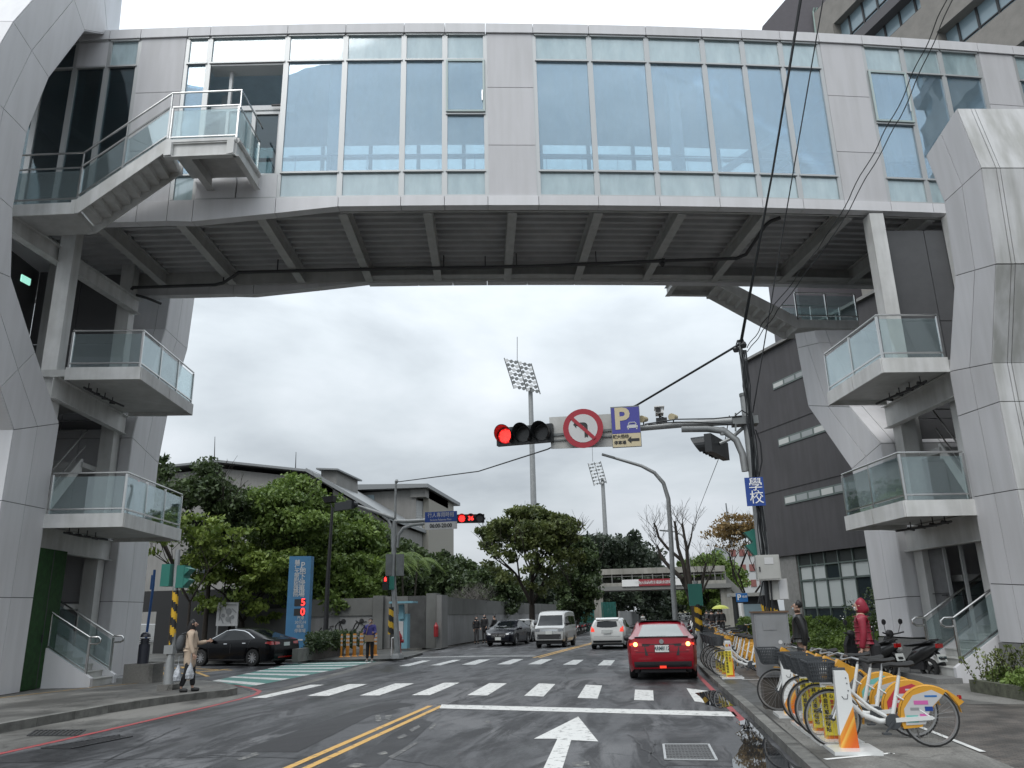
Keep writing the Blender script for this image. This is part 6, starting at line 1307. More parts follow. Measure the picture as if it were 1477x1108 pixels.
b = MB(); b.prism([pw(516, 735, -.05), pw(540, 733, -.05), pw(540, 714, -.05), pw(516, 715, -.05)], (0, .04, 0)); w_ = b.build('window', 'win_glass_far', hb2)
# far buildings down the road
def farb(label, px0, px1, pt, y, m_, wins=0, wm='dark_glass', rows=3, dep=10, roofm=None, name='far_building', base=None):
    a, c = atY(px0, pt, y), atY(px1, pt, y); t_ = thing(name, label, 'building', (a.x, y, 0)); b = MB(); b.prism([(a.x, y, base or 0), (c.x, y, base or 0), (c.x, y, a.z), (a.x, y, a.z)], (0, dep, 0)); b.build('wall', m_, t_)
    if wins:
        fh = min(3.3, a.z/rows); W_ = (c.x-a.x)/wins
        for r_ in range(rows):
            for k in range(wins):
                b = MB(); b.box((a.x+W_*(k+.5), y-.05, a.z-fh*(r_+.55)), (W_*.62, .1, fh*.45)); b.build('window', wm, t_)
    if roofm: b = MB(); b.box(((a.x+c.x)/2, y+dep/2-.3, a.z+.25), (c.x-a.x+1.2, dep+1, .5)); b.build('roof', roofm, t_)
    return t_
mat('far_grey', (.17, .18, .19), .8); mat('far_brick', (.22, .09, .08), .8); mat('far_white', (.45, .46, .46), .8); mat('far_yellow', (.42, .38, .25), .8); mat('far_teal', (.20, .24, .24), .8)
farb('dark grey distant block left of the red brick tower', 1018, 1034, 802, 150, 'far_grey', 3, 'far_white', 4)
farb('pale grey-green distant block with stepped top', 1032, 1056, 790, 158, 'far_teal', 4, 'dark_glass', 4)
farb('white distant building with red brick panels behind the autumn tree', 1050, 1100, 786, 130, 'far_white', 4, 'far_brick', 5)
farb('pale yellow far building seen under the footbridge', 958, 978, 863, 240, 'far_yellow', 4, 'dark_glass', 2, roofm='far_grey')
farb('low cream far building seen right of the street lamp', 978, 1010, 868, 210, 'far_yellow', 5, 'dark_glass', 2, roofm='far_teal')
farb('grey flat far building closing the end of the road', 992, 1030, 858, 260, 'far_grey', 5, 'win_glass_far', 3)
rm = thing('radio_mast', 'thin lattice radio mast above the distant brick building', 'mast', atY(1052, 800, 170)); b = MB(); a = atY(1055, 790, 170); c = atY(1047, 726, 170); b.tube([a, c], [.35, .12], 4); b.build('mast', 'far_grey', rm)
# ---- walls at the far left corner
mat('cwall', (.20, .20, .195), .75, var=.2, vscale=.8, streak=.15); mat('cwall_dark', (.135, .137, .13), .6, var=.25, vscale=.8); mat('cwall_light', (.27, .27, .27), .7, var=.15, vscale=.6, streak=.15)
wall = thing('boundary_wall', 'long grey concrete wall with darker coping band running down the left of the far road', 'wall', (-14.7, 44, .1))
def wpx(px, y): return atY(px, 890, y).x
# receding wall from the gate pier to the round tree
A_ = [(wpx(632, 45), 45), (wpx(664, 51.5), 51.5), (wpx(700, 60), 60), (wpx(760, 80), 80), (wpx(840, 112), 112)]
for i, (a, c) in enumerate(zip(A_[:-1], A_[1:])):
    n_ = max(2, int((Vector(c)-Vector(a)).length/3))
    for k in range(n_):
        p = Vector(a).lerp(Vector(c), k/n_); q = Vector(a).lerp(Vector(c), (k+1)/n_); d_ = (q-p).normalized()*.01
        for z0, z1, m_, w_ in ((0, 1.75, 'cwall_light', .25), (1.75, 2.75, 'cwall_dark', .32)):
            b = MB(); b.bar((p.x+d_.x, p.y+d_.y, (z0+z1)/2+.1), (q.x-d_.x, q.y-d_.y, (z0+z1)/2+.1), w_, z1-z0-.01); b.build('wall_section', m_, wall)
gw = thing('gate_wall', 'grey wall with double metal gate and square piers behind the pedestrian signal', 'wall', (-17, 45, .1))
def fw(px0, px1, y, z0, z1, m_, th=.3, name='wall_section', root=gw): 
    a, c = wpx(px0, y), wpx(px1, y); b = MB(); b.box(((a+c)/2, y+th/2, (z0+z1)/2), (c-a, th, z1-z0)); return b.build(name, m_, root)
fw(440, 537, 44.5, .1, 1.9, 'cwall_light'); fw(440, 537, 44.42, 1.9, 2.85, 'cwall_dark', .4)
fw(537.3, 552, 44.0, .1, 2.95, 'cwall_dark', .9, 'pier'); fw(552.5, 563, 44.3, .1, 2.9, 'cwall', .4); 
fw(563, 588, 44.6, .1, 2.9, 'cwall_dark', .1, 'gate_leaf'); fw(588.5, 614, 44.6, .1, 2.9, mat('gate_metal', (.10, .10, .098), .45, metal=.4, var=.3, vscale=1.5), .1, 'gate_leaf'); fw(614.5, 629, 44.0, .1, 3.0, 'cwall_dark', .9, 'pier'); fw(629.3, 637, 43.9, .1, 2.9, 'cwall', 1.4, 'pier')
fw(225, 330, 43, .1, 2.6, 'black', .3, 'dark_fence'); fw(330, 440, 44.6, .1, 2.4, 'cwall_dark'); fw(180, 440, 44.9, 2.4, 3.6, 'black', .06, 'mesh_fence')
# mural: thin relief figures on the pale wall
b = MB()
rnd = random.Random(3)
for k in range(16):
    px = 462+k*4.6+rnd.uniform(-1, 1); x = wpx(px, 44.4); z = rnd.uniform(.6, 1.5); b.tube([(x, 44.47, z-.3), (x+rnd.uniform(-.2, .2), 44.47, z), (x+rnd.uniform(-.3, .3), 44.47, z+.15), (x+rnd.uniform(-.5, .5), 44.47, z+.2)], .022, 4)
for px in (470, 495, 521): x = wpx(px, 44.4); b.lathe([(.001, -.01), (.14, 0), (.14, .02), (.001, .03)], c=(x, 44.47, 1.6), n=10, ax=AXY)
b.build('wall_drawing', 'black', gw)
# ---- far footbridge with red banner
fb = thing('footbridge', 'old concrete covered footbridge with a red banner crossing the far road', 'footbridge', (0, 88, 0)); YF = 88
F_ = lambda px, py, d=0: atY(px, py, YF)+Vector((0, d, 0))
mat('old_conc', (.32, .31, .28), .8, var=.25, vscale=.6, streak=.2); mat('old_conc_dark', (.20, .20, .19), .8)
a, c = F_(854, 829), F_(1045, 829)
def fbox(x0, x1, z0, z1, y0, y1, m_, nm):
    b = MB(); b.box(((x0+x1)/2, (y0+y1)/2, (z0+z1)/2), (x1-x0, y1-y0, z1-z0)); return b.build(nm, m_, fb)
zr = F_(900, 829).z; zr1 = F_(900, 823).z; zd = F_(900, 846).z; zd0 = F_(900, 852).z
fbox(a.x, c.x, zr, zr1+.15, YF-1, YF+4, 'old_conc', 'roof'); fbox(a.x, c.x+.5, zd0, zd, YF-1, YF+4, 'old_conc_dark', 'deck'); fbox(a.x, c.x, zd, zd+.35, YF-1, YF-.85, 'old_conc', 'parapet'); fbox(a.x, c.x, zd, zd+.9, YF+3.9, YF+4, 'old_conc', 'parapet')
for k in range(14):
    x = a.x+(c.x-a.x)*k/13
    for yy in (YF-.9, YF+3.9): b = MB(); b.bar((x, yy, zd), (x, yy, zr), .09, .09); b.build('post', 'old_conc_dark', fb)
b = MB(); b.bar((a.x, YF-.9, zd+1.0), (c.x, YF-.9, zd+1.0), .05, .05); b.build('handrail', 'old_conc_dark', fb)
for px in (857, 864): x = F_(px, 880).x; fbox(x, x+.5, 0, zd0, YF-.5, YF+.2, 'old_conc', 'column'); 
for px in (1041, 1049): x = F_(px, 880).x; fbox(x, x+.55, 0, zd0, YF-.5, YF+.2, 'old_conc', 'column')
x0, x1, x2 = F_(898, 850).x, F_(922, 850).x, F_(967, 850).x; x3 = F_(990, 850).x
zb0, zb1 = zd-.05, F_(900, 837).z
bn = MB(); bn.box(((x0+x1)/2, YF-1.1, (zb0+zb1)/2), (x1-x0, .05, zb1-zb0)); bo = bn.build('banner_white', 'white', fb)
bn = MB(); bn.box(((x1+x2)/2, YF-1.1, (zb0+zb1)/2), (x2-x1, .05, zb1-zb0)); bo = bn.build('banner_red', mat('banner_red', (.28, .03, .04), .6), fb)
bn = MB(); bn.box(((x2+x3)/2, YF-1.1, (zb0+zb1)/2), (x3-x2, .05, zb1-zb0)); bn.build('banner_white', 'white', fb)
text('校園人行天橋注意安全請慢行', .32, 'white', fb, ((x1+x2)/2, YF-1.14, zb1-.33), (1, 0, 0), (0, 0, 1)); text('路口請減速慢行 禮讓行人先行', .24, 'white', fb, ((x1+x2)/2, YF-1.14, zb0+.28), (1, 0, 0), (0, 0, 1))
# stair of the footbridge going down to the right
b = MB(); s0 = F_(1045, 848); s1 = F_(1092, 893); b.prism([s0, s1, s1+Vector((0, 0, .5)), s0+Vector((0, 0, .5))], (0, 2.2, 0)); b.build('stair_flight', 'old_conc', fb)
b = MB(); b.prism([s0+Vector((0, -.1, .5)), s1+Vector((0, -.1, .5)), s1+Vector((0, -.1, 1.5)), s0+Vector((0, -.1, 1.5))], (0, .06, 0)); b.build('stair_parapet', 'old_conc_dark', fb)
b = MB(); b.prism([s0+Vector((.5, .6, -.2)), s1+Vector((0, .6, 0)), Vector((s1.x, s1.y+.6, 0)), Vector((s0.x+.5, s0.y+.6, 0))], (0, .2, 0)); b.build('under_stair_wall', 'black', fb)
# teal hoarding
hd_ = thing('hoarding', 'teal green corrugated hoarding beside the footbridge column', 'fence', atY(850, 895, 82))
for k in range(26):
    px0 = 834+k*2.1; x0, x1 = atY(px0, 880, 82).x, atY(px0+1.9, 880, 82).x
    if 855 < px0 < 866: continue
    b = MB(); b.box(((x0+x1)/2, 82+(k % 2)*.06, 1.45), (x1-x0, .05, 2.7)); b.build('panel', mat('teal', (.02, .13, .11), .5, var=.3), hd_)
fwl = thing('far_wall', 'low pale wall under the distant dark trees on the left of the far road', 'wall', atY(900, 890, 100)); 
a, c = atY(893, 890, 100), atY(925, 890, 150); b = MB(); b.bar((a.x, a.y, 1.0), (c.x, c.y, 1.0), .2, 1.9); b.build('wall_section', 'cwall_light', fwl)
# ============================================================ STREET FURNITURE
mat('galv', (.30, .31, .31), .5, metal=.35, var=.2, vscale=3); mat('galv_dark', (.17, .18, .18), .55, metal=.3, var=.25, vscale=3); mat('sig_black', (.014, .016, .018), .45); mat('sig_green', (.02, .16, .125), .5, var=.1); mat('lens_dark', (.03, .03, .03), .25); mat('led_red', (.8, .02, .02), .4, emit=(1, .03, .025), es=2.2); mat('led_glow', (.5, .01, .01), .4, emit=(1, .02, .02), es=.35)
mat('sign_red', (.30, .012, .025), .5); mat('sign_white', (.50, .50, .50), .5, var=.06); mat('sign_blue', (.012, .05, .24), .45); mat('sign_purple', (.05, .05, .26), .45); mat('sign_cream', (.50, .43, .28), .5); mat('sign_yellow', (.60, .36, .02), .5); mat('plate_white', (.46, .46, .44), .5, var=.15, vscale=3, streak=.12); mat('panel_grey', (.25, .255, .26), .5)
YP = 16.0
A = lambda px, py, y=YP: atY(px, py, y)
def disc(b, c, r, th, n=32, nrm=-1): return b.lathe([(r, 0), (r, th)], c=c, n=n, ax=Matrix(((1, 0, 0), (0, 0, nrm), (0, 1, 0))))
def signal3(name, label, c, R=.15, lit=0, horiz=True, cat='traffic light', yaw=0.0, n=3, digits=None, group=None):
    """horizontal 3-lens signal, local: faces -y, x right"""
    t_ = thing(name, label, cat, c, yaw, group); sp = R*2.55
    b = MB(); w_ = sp*n; b.box((0, .06, 0), (w_+.02, .14, sp*.95)); 
    h_ = b.build('housing', 'sig_black', t_, world=False)
    for k in range(n):
        x = (k-(n-1)/2)*sp; b = MB(); disc(b, (x, -.012, 0), R*1.02, .02); lens = b.build('lens', 'led_red' if k == lit and lit >= 0 else 'lens_dark', t_, world=False)
        if k == lit:
            lens.data.materials[0] = M['led_glow']; b = MB()
            for i in range(-5, 6):
                for j in range(-5, 6):
                    if i*i+j*j < 26: b.box((x+i*R*.17, -.034, j*R*.17), (R*.13, .012, R*.13))
            b.build('led', 'led_red', t_, world=False)['kind'] = 'stuff'
        if digits and k == 1:
            o = text(digits, R*1.6, 'led_red', None, (0, 0, 0), (1, 0, 0), (0, 0, 1), bold=.006); o.data.transform(Matrix.Translation((x, -.04, 0))); o.parent = t_
        # long visor: open half tube
        b = MB(); nV = 18; V = []; Lv = R*2.1
        for rr in (R*1.12, R*1.2):
            for i in range(nV+1):
                a = RAD(-55)+RAD(290)*i/nV
                for d_ in (0, 1): V.append((x+math.cos(a)*rr, -.02-(Lv*(.35+.65*max(0, math.sin(a)*.5+.5)) if d_ else 0), math.sin(a)*rr))
        Fv = []
        for s_ in (0, 1):
            o_ = s_*(nV+1)*2
            for i in range(nV): Fv.append((o_+i*2, o_+i*2+1, o_+i*2+3, o_+i*2+2))
        b.add(V, Fv); b.build('visor', 'sig_black', t_, world=False, fixn=False)
    return t_
# ---- right mast
rm_ = thing('signal_mast', 'grey mast arm pole with cables and boxes on the right pavement holding the overhead signals', 'signal pole', (A(1112, 960)[0], YP, .1))
ptop, pmid, pbot = A(1074, 572), A(1092, 720), A(1112, 900)
xb = G(1124, 1010, .1); 
b = MB(); b.tube([Vector((pbot.x+.03, YP, .1)), pbot, pmid, ptop], [.13, .115, .105, .095], 14); b.build('pole', 'galv', rm_, smooth=True)
b = MB(); q = ptop; b.lathe([(.105, 0), (.105, .06)], c=q, n=14); b.build('pole_cap', 'galv_dark', rm_)
arm = [A(1080, 607), A(1040, 608.5), A(985, 612), A(930, 617), A(860, 624), A(790, 631), A(735, 634)]
b = MB(); b.tube(arm, [.085, .08, .07, .065, .055, .05, .045], 12); b.build('arm', 'galv', rm_, smooth=True)
b = MB(); b.tube([A(983, 619), A(1020, 618.5), A(1045, 622), A(1062, 635), A(1071, 655), A(1075, 680)], .07, 12); b.build('brace', 'galv', rm_, smooth=True)
b = MB(); 
for px in (1061, 1085): b.bar(A(px, 596, YP-.12), A(px, 622, YP-.12), .05, .03, up=(1, 0, 0))
b.box(A(1074, 608), (.5, .3, .16)); b.build('arm_clamp', 'galv_dark', rm_)
b = MB(); b.tube([A(1067, 492, YP+.15), A(1080, 600, YP+.15), A(1092, 700, YP+.15), A(1101, 800, YP+.15)], [.04, .05, .055, .055], 8); b.build('service_pole', 'galv_dark', rm_, smooth=True)
b = MB(); q = A(1068, 498, YP+.1); b.tube([q+Vector((-.12, 0, -.1)), q+Vector((-.05, 0, .1)), q+Vector((.06, 0, .12)), q+Vector((.1, 0, -.05))], .02, 6); b.lathe([(.05, -.06), (.07, 0), (.05, .06)], c=q+Vector((-.1, 0, -.08)), n=8); b.lathe([(.05, -.06), (.07, 0), (.05, .06)], c=q+Vector((.06, 0, .0)), n=8); b.build('insulator', 'sig_black', rm_)
rnd = random.Random(11)
b = MB()
for k in range(9):
    pts = []; off = rnd.uniform(-7, 9)
    for i, py in enumerate(range(505, 900, 26)):
        cx = 1069+(py-492)*.105; pts.append(A(cx+off*.6+rnd.uniform(-2, 2), py, YP-.13-.02*k))
    b.tube(pts, .012, 5)
for pts in ([(1090, 620), (1097, 640), (1099, 665), (1094, 690)], [(1060, 600), (1070, 592), (1082, 600), (1085, 630)], [(1078, 560), (1083, 600), (1088, 660), (1086, 690)], [(1094, 870), (1100, 840), (1108, 830)], [(1112, 860), (1108, 890), (1116, 905)], [(1100, 860), (1104, 885), (1100, 900)], [(930, 612), (975, 605), (1030, 604), (1070, 600)], [(935, 613), (960, 610), (1000, 609), (1060, 612)]):
    b.tube([A(a, c, YP-.16) for a, c in pts], .014, 5)
b.build('cables', 'sig_black', rm_)
# board with the three-lens head
bd = thing('backing_board', 'weathered pale rectangular board on the mast arm behind the round sign', 'board', A(835, 620))
b = MB(); q = [A(792, 602, YP-.08), A(883, 597, YP-.08), A(885, 644, YP-.08), A(795, 647.5, YP-.08)]; b.prism([q[0], q[1], q[2], q[3]], (0, .02, 0)); b.build('board', 'plate_white', bd)
b = MB(); b.bar(A(792, 628, YP-.1), A(885, 620, YP-.1), .02, .05); b.bar(A(792, 636, YP-.1), A(885, 629, YP-.1), .02, .03); b.build('bracket', 'galv_dark', bd)
c_ = A(841, 618, YP-.22); R_ = (A(870, 618, YP-.22)-A(812, 618, YP-.22)).length/2
nl = thing('no_left_turn_sign', 'round red-bordered no left turn sign on the mast arm', 'sign', c_)
b = MB(); disc(b, c_, R_, .012); b.build('rim', 'sign_red', nl)
b = MB(); disc(b, c_+Vector((0, -.012, 0)), R_*.72, .004); b.build('face', 'sign_white', nl)
Z = lambda x, z, d=-.018: c_+Vector((x*R_, d, z*R_))
b = MB(); b.prism([Z(-.48, .20), Z(-.33, .42), Z(-.33, .30), Z(.02, .30), Z(.02, .12), Z(-.33, .12), Z(-.33, -.0)], (0, .004, 0))
aw = [Z(.02, .30), Z(.12, .28), Z(.20, .22), Z(.23, .14), Z(.23, -.50), Z(.15, -.44), Z(.06, -.50), Z(.06, .08), Z(.02, .12)]; b.prism(aw, (0, .004, 0)); b.build('arrow', 'black', nl)
b = MB(); b.bar(Z(-.56, .56, -.022), Z(.56, -.56, -.022), .006, R_*.17, up=(1, 0, 1)); b.build('slash', 'sign_red', nl)
ps = thing('parking_sign', 'purple and cream hospital parking sign with P, car and left arrow on the mast arm', 'sign', A(902, 615))
YQ = YP-.25; q = [A(879, 588, YQ), A(919, 585.5, YQ), A(924, 642.5, YQ), A(883, 645.5, YQ)]
W_ = (q[1]-q[0]).length; H_ = (q[0]-q[3]).length; ox, oz = q[3].x+.02, q[3].z
S_ = lambda u, v, d=0: Vector((ox+u*W_, YQ+d, oz+v*H_))
b = MB(); b.prism([S_(-.02, -.01), S_(1.02, -.01), S_(1.02, 1.01), S_(-.02, 1.01)], (0, .04, 0)); b.build('backing', 'galv_dark', ps)
b = MB(); b.prism([S_(0, .33, -.004), S_(1, .33, -.004), S_(1, .98, -.004), S_(0, .98, -.004)], (0, .003, 0)); b.build('face', 'sign_purple', ps)
b = MB(); b.prism([S_(0, .0, -.004), S_(1, .0, -.004), S_(1, .325, -.004), S_(0, .325, -.004)], (0, .003, 0)); b.build('face', 'sign_cream', ps)
text('P', H_*.74, 'sign_cream', ps, S_(.36, .675, -.008), (1, 0, 0), (0, 0, 1), bold=.018)
text('輔大醫院', H_*.098, 'black', ps, S_(.30, .25, -.008), (1, 0, 0), (0, 0, 1), bold=.002); text('停車場', H_*.098, 'black', ps, S_(.26, .10, -.008), (1, 0, 0), (0, 0, 1), bold=.002)
b = MB(); b.prism([S_(.52, .16, -.008), S_(.66, .25, -.008), S_(.66, .195, -.008), S_(.95, .195, -.008), S_(.95, .125, -.008), S_(.66, .125, -.008), S_(.66, .07, -.008)], (0, .003, 0)); b.build('arrow', 'black', ps)
b = MB(); 
for q2 in ([(.56, .42), (.60, .42), (.60, .47), (.56, .47)], [(.86, .42), (.90, .42), (.90, .47), (.86, .47)], [(.54, .455), (.92, .455), (.92, .51), (.86, .535), (.60, .535), (.54, .51)]): b.prism([S_(u, v, -.008) for u, v in q2], (0, .003, 0))
b.tube([S_(.59, .535, -.007), S_(.63, .59, -.007), S_(.83, .59, -.007), S_(.87, .535, -.007)], .012, 4); b.build('car_symbol', 'sign_white', ps)
sg = signal3('traffic_signal', 'horizontal three-lens traffic signal lit red at the left end of the right mast arm', A(756, 627, YP-.15), R=.155, lit=0, yaw=RAD(-8))
sg2 = signal3('traffic_signal', 'dark traffic signal facing away below the right mast arm', A(1030, 646, YP+.1), R=.15, lit=-1, yaw=RAD(248))
b = MB(); b.tube([A(1038, 640), A(1055, 632), A(1078, 612)], .035, 8); b.lathe([(.05, -.08), (.06, 0), (.05, .08)], c=A(1042, 622), n=8); b.build('signal_bracket', 'galv', rm_)
# cameras and detector lamps on the arm
cm = thing('surveillance_camera', 'boxy white surveillance camera standing on the mast arm', 'camera', A(952, 610)); b = MB(); q = A(951, 594); b.box(q, (.16, .3, .12)); b.box(q+Vector((0, -.02, .07)), (.2, .36, .02)); b.build('housing', 'white', cm); b = MB(); b.box(q+Vector((-.03, -.16, 0)), (.1, .02, .08)); b.build('lens', 'black', cm)
b = MB(); b.tube([q, q-Vector((0, 0, .2))], .02, 6); b.box(q-Vector((-.03, 0, .2)), (.22, .12, .12)); b.tube([q-Vector((0, 0, .1)), q+Vector((.08, -.05, -.14)), q+Vector((0, 0, -.24))], .015, 6); b.build('bracket', 'sig_black', cm)
for i, (px, py) in enumerate(((928, 606), (971, 603))):
    cc = thing('detector', ['cream cylinder detector on the arm beside the parking sign', 'cream cylinder detector on the arm right of the boxy camera'][i], 'detector', A(px, py)); b = MB(); q = A(px, py); b.tube([q+Vector((.06, .08, .03)), q+Vector((-.04, -.1, .0))], [.05, .075], 12); b.build('housing', 'sign_cream', cc, smooth=True); b = MB(); b.tube([q, q-Vector((0, 0, .13))], .015, 6); b.tube([q-Vector((.08, 0, .13)), q+Vector((.08, 0, -.13))], .02, 6); b.build('bracket', 'sig_black', cc)
# school sign
ss = thing('school_sign', 'blue sign with two white characters on the right mast', 'sign', A(1088, 708)); q = [A(1074, 690, YP-.3), A(1101, 687, YP-.3), A(1104, 729, YP-.3), A(1077, 731, YP-.3)]; cx = sum(p.x for p in q)/4; cz = sum(p.z for p in q)/4; w_ = (q[1]-q[0]).length*.98; h_ = (q[0]-q[3]).length
b = MB(); b.box((cx, YP-.3, cz), (w_, .02, h_)); b.build('face', 'sign_blue', ss)
text('學', .27, 'white', ss, (cx+.02, YP-.315, cz+h_*.22), (1, 0, 0), (0, 0, 1)); text('校', .27, 'white', ss, (cx+.02, YP-.315, cz-h_*.23), (1, 0, 0), (0, 0, 1))
b = MB(); b.bar((cx, YP-.28, cz+.1), (cx, YP-.05, cz+.1), .05, .03); b.bar((cx, YP-.28, cz-.1), (cx, YP-.05, cz-.1), .05, .03); b.build('bracket', 'galv_dark', ss)
# green pedestrian signal seen from the side on the right mast
pg = thing('pedestrian_signal', 'green two-visor pedestrian signal edge-on behind the right mast', 'pedestrian signal', A(1084, 782, YP+.25)); q = A(1086, 783, YP+.25)
b = MB(); b.box(q+Vector((.03, 0, 0)), (.1, .28, .5)); b.build('housing', 'sig_green', pg)
for dz in (.0, -.25): b = MB(); b.prism([q+Vector((-.02, -.12, .23+dz)), q+Vector((-.16, -.12, .2+dz)), q+Vector((-.02, -.12, .02+dz))], (0, .24, 0)); b.build('visor', 'sig_green', pg)
# meter boxes, cabinet, warning wrap
mb_ = thing('meter_box', 'pale grey metal meter box strapped to the right mast', 'box', A(1106, 818)); q = A(1107, 819, YP-.3); b = MB(); b.box(q, (.42, .22, .46)); b.build('case', mat('box_grey', (.40, .40, .38), .5, var=.1, streak=.1), mb_); b = MB(); b.box(q+Vector((0, -.115, 0)), (.37, .012, .41)); b.build('door', 'box_grey', mb_); b = MB(); b.box(q+Vector((0.02, -.125, .12)), (.16, .004, .12)); b.build('label', 'sign_white', mb_); b = MB(); b.box(q+Vector((-.16, -.127, -.03)), (.02, .02, .09)); b.build('latch', 'sig_black', mb_)
m2 = thing('meter_box', 'smaller pale box with a notice, lower right of the meter box', 'box', A(1127, 849)); q = A(1122, 850, YP-.15); b = MB(); b.box(q, (.34, .16, .38)); b.build('case', 'box_grey', m2); b = MB(); b.box(q+Vector((.08, -.085, 0)), (.15, .006, .36)); b.build('label', 'sign_white', m2)
def wrap(root, p, q, r, n_=6, h=.9, name='warning_wrap'):
    """yellow and black diagonal stripes sleeve on a pole"""
    p, q = Vector(p), Vector(q); ax_ = (q-p); L_ = ax_.length; ax_.normalize(); nseg = 16; rows = 28
    u_ = ax_.cross(Vector((1, 0, 0))).normalized(); v_ = ax_.cross(u_); yb, bb = MB(), MB()
    for i in range(rows):
        for k in range(nseg):
            a0, a1 = 2*math.pi*k/nseg, 2*math.pi*(k+1)/nseg; s0, s1 = i/rows, (i+1)/rows
            P_ = lambda s_, a: p+ax_*(L_*s_)+(u_*math.cos(a)+v_*math.sin(a))*r
            ph_ = (s0*n_+k/nseg) % 1.0
            (yb if ph_ < .5 else bb).add([P_(s0, a0), P_(s0, a1), P_(s1, a1), P_(s1, a0)], [(0, 1, 2, 3)])
    yb.build(name, 'sign_yellow', root); bb.build(name, 'black', root)
wrap(rm_, (pbot.x+.06, YP, 1.25), A(1107, 858, YP), .16, 1.6)
cab = thing('control_cabinet', 'grey street control cabinet on a narrow base beside the right mast, rusty top edge', 'cabinet', G(1115, 1026, .1)); cb = G(1122, 1024, .1); cx, cy = cb.x+.03, cb.y+.2
b = MB(); b.box((cx-.05, cy, .35), (.34, .36, .52)); b.build('base', mat('rusty_base', (.08, .07, .06), .8, var=.4), cab)
b = MB(); b.box((cx+.02, cy, 1.13), (.56, .42, 1.04)); b.build('case', mat('cab_grey', (.235, .24, .245), .5, metal=.2, var=.1, streak=.1), cab); b = MB(); b.box((cx+.02, cy, 1.665), (.6, .47, .03)); b.build('top', mat('rust', (.13, .08, .05), .85, var=.4), cab)
b = MB(); b.box((cx+.02, cy-.215, 1.13), (.50, .012, .96)); d_ = b.build('door', 'cab_grey', cab); b = MB(); b.box((cx-.02, cy-.226, 1.45), (.22, .006, .16)); b.build('label_plate', 'cab_grey', d_); b = MB(); b.box((cx+.2, cy-.23, 1.1), (.03, .02, .1)); b.build('handle', 'sig_black', d_)
b = MB(); disc(b, (cx+.13, cy-.225, 1.17), .035, .002, 10); b.build('sticker', 'sign_white', d_)
# ---- wires overhead
wires = thing('overhead_wires', 'black overhead cables running from the right mast top up past the skywalk', 'cables', A(1068, 492))
def wire(pts, r, name='cable', sag=0):
    P = [Vector(p) for p in pts]; o_ = []
    for a, c in zip(P[:-1], P[1:]):
        for k in range(8): t_ = k/8; v = a.lerp(c, t_); v.z -= sag*4*t_*(1-t_); o_.append(v)
    o_.append(P[-1]); b = MB(); b.tube(o_, r, 6); b.build(name, 'sig_black', wires)
wire([A(1068, 493), atY(1114, 250, 14), atY(1157, -10, 12.6)], .022); wire([A(1070, 495), atY(1112, 262, 14), atY(1155, -10, 12.65)], .014); wire([A(1085, 600), atY(1130, 330, 15), atY(1187, 0, 13)], .012)
def wig(pts, y0, y1, amp, r):
    o_ = []; n_ = 60; rnd = random.Random(int(y0*10)+int(amp*100)); P = pts
    for i in range(n_+1):
        t_ = i/n_*(len(P)-1); k = min(len(P)-2, int(t_)); u = t_-k; o_.append(atY(P[k][0]*(1-u)+P[k+1][0]*u+amp*math.sin(i*.9+y0), P[k][1]*(1-u)+P[k+1][1]*u+rnd.uniform(-.5, .5), y0+(y1-y0)*i/n_))
    b = MB(); b.tube(o_, r, 5); b.build('cable', 'sig_black', wires)
wig([(1078, 502), (1118, 440), (1200, 330), (1290, 165), (1370, -10)], 16, 11.5, 1.6, .009); wig([(1078, 508), (1122, 448), (1206, 335), (1298, 170), (1378, -10)], 16, 11.6, 1.0, .009)
wire([A(1066, 497), A(921, 583, 18)], .024); wire([A(921, 583, 18), atY(790, 648, 23), atY(690, 680, 28), atY(575, 695, 33.3)], .022)
wire([atY(1052, 600, 16), atY(1045, 640, 25), atY(1000, 755, 46)], .012)
# ---- left mast
YL = 33.4; B_ = lambda px, py, y=YL: atY(px, py, y)
lm = thing('signal_mast', 'grey mast arm pole with striped wrap on the far left corner', 'signal pole', G(573, 950, .1))
x0 = B_(573, 940).x
b = MB(); b.tube([(x0, YL, .1), (x0, YL, .5), B_(567, 830), B_(569.5, 752)], [.17, .13, .11, .1], 12); b.lathe([(.3, 0), (.26, .12), (.2, .2)], c=(x0, YL, .1), n=6); b.build('pole', 'galv', lm, smooth=True)
b = MB(); b.tube([B_(570, 752), B_(571, 695)], .05, 8); b.lathe([(.05, 0), (.09, .08), (.05, .16)], c=B_(572, 697), n=8); b.build('top_pole', 'galv', lm)
b = MB(); b.tube([B_(569, 748), B_(540, 738), B_(520, 731), B_(505, 728)], [.09, .08, .06, .05], 10); b.build('arm', 'galv', lm, smooth=True)
b = MB(); b.tube([B_(569, 752), B_(590, 752), B_(640, 749), B_(700, 748)], [.09, .085, .07, .05], 10); b.build('arm', 'galv', lm, smooth=True)
b = MB(); b.tube([B_(573, 790), B_(575, 772), B_(582, 762), B_(596, 757), B_(612, 755)], .07, 10); b.tube([B_(566, 790), B_(566, 765), B_(560, 750), B_(552, 744)], .06, 10); b.build('brace', 'galv', lm, smooth=True)
wrap(lm, B_(564.5, 915), B_(566, 876), .15, 2.3)
for px, w2 in ((562, .28), (577, .28)):
    q = B_(px, 815); t_ = None; b = MB(); b.box(q, (w2, .25, .9)); b.build('control_box', 'galv_dark', lm)
es_ = thing('pedestrian_phase_sign', 'blue and white sign reading 06:00-20:00 on the left mast arm', 'sign', B_(635, 750)); q = [B_(613, 739, YL-.15), B_(659, 736.5, YL-.15), B_(659, 763, YL-.15), B_(613, 764.5, YL-.15)]; W_ = q[1].x-q[0].x; H_ = q[0].z-q[3].z; ox, oz = q[0].x, q[3].z
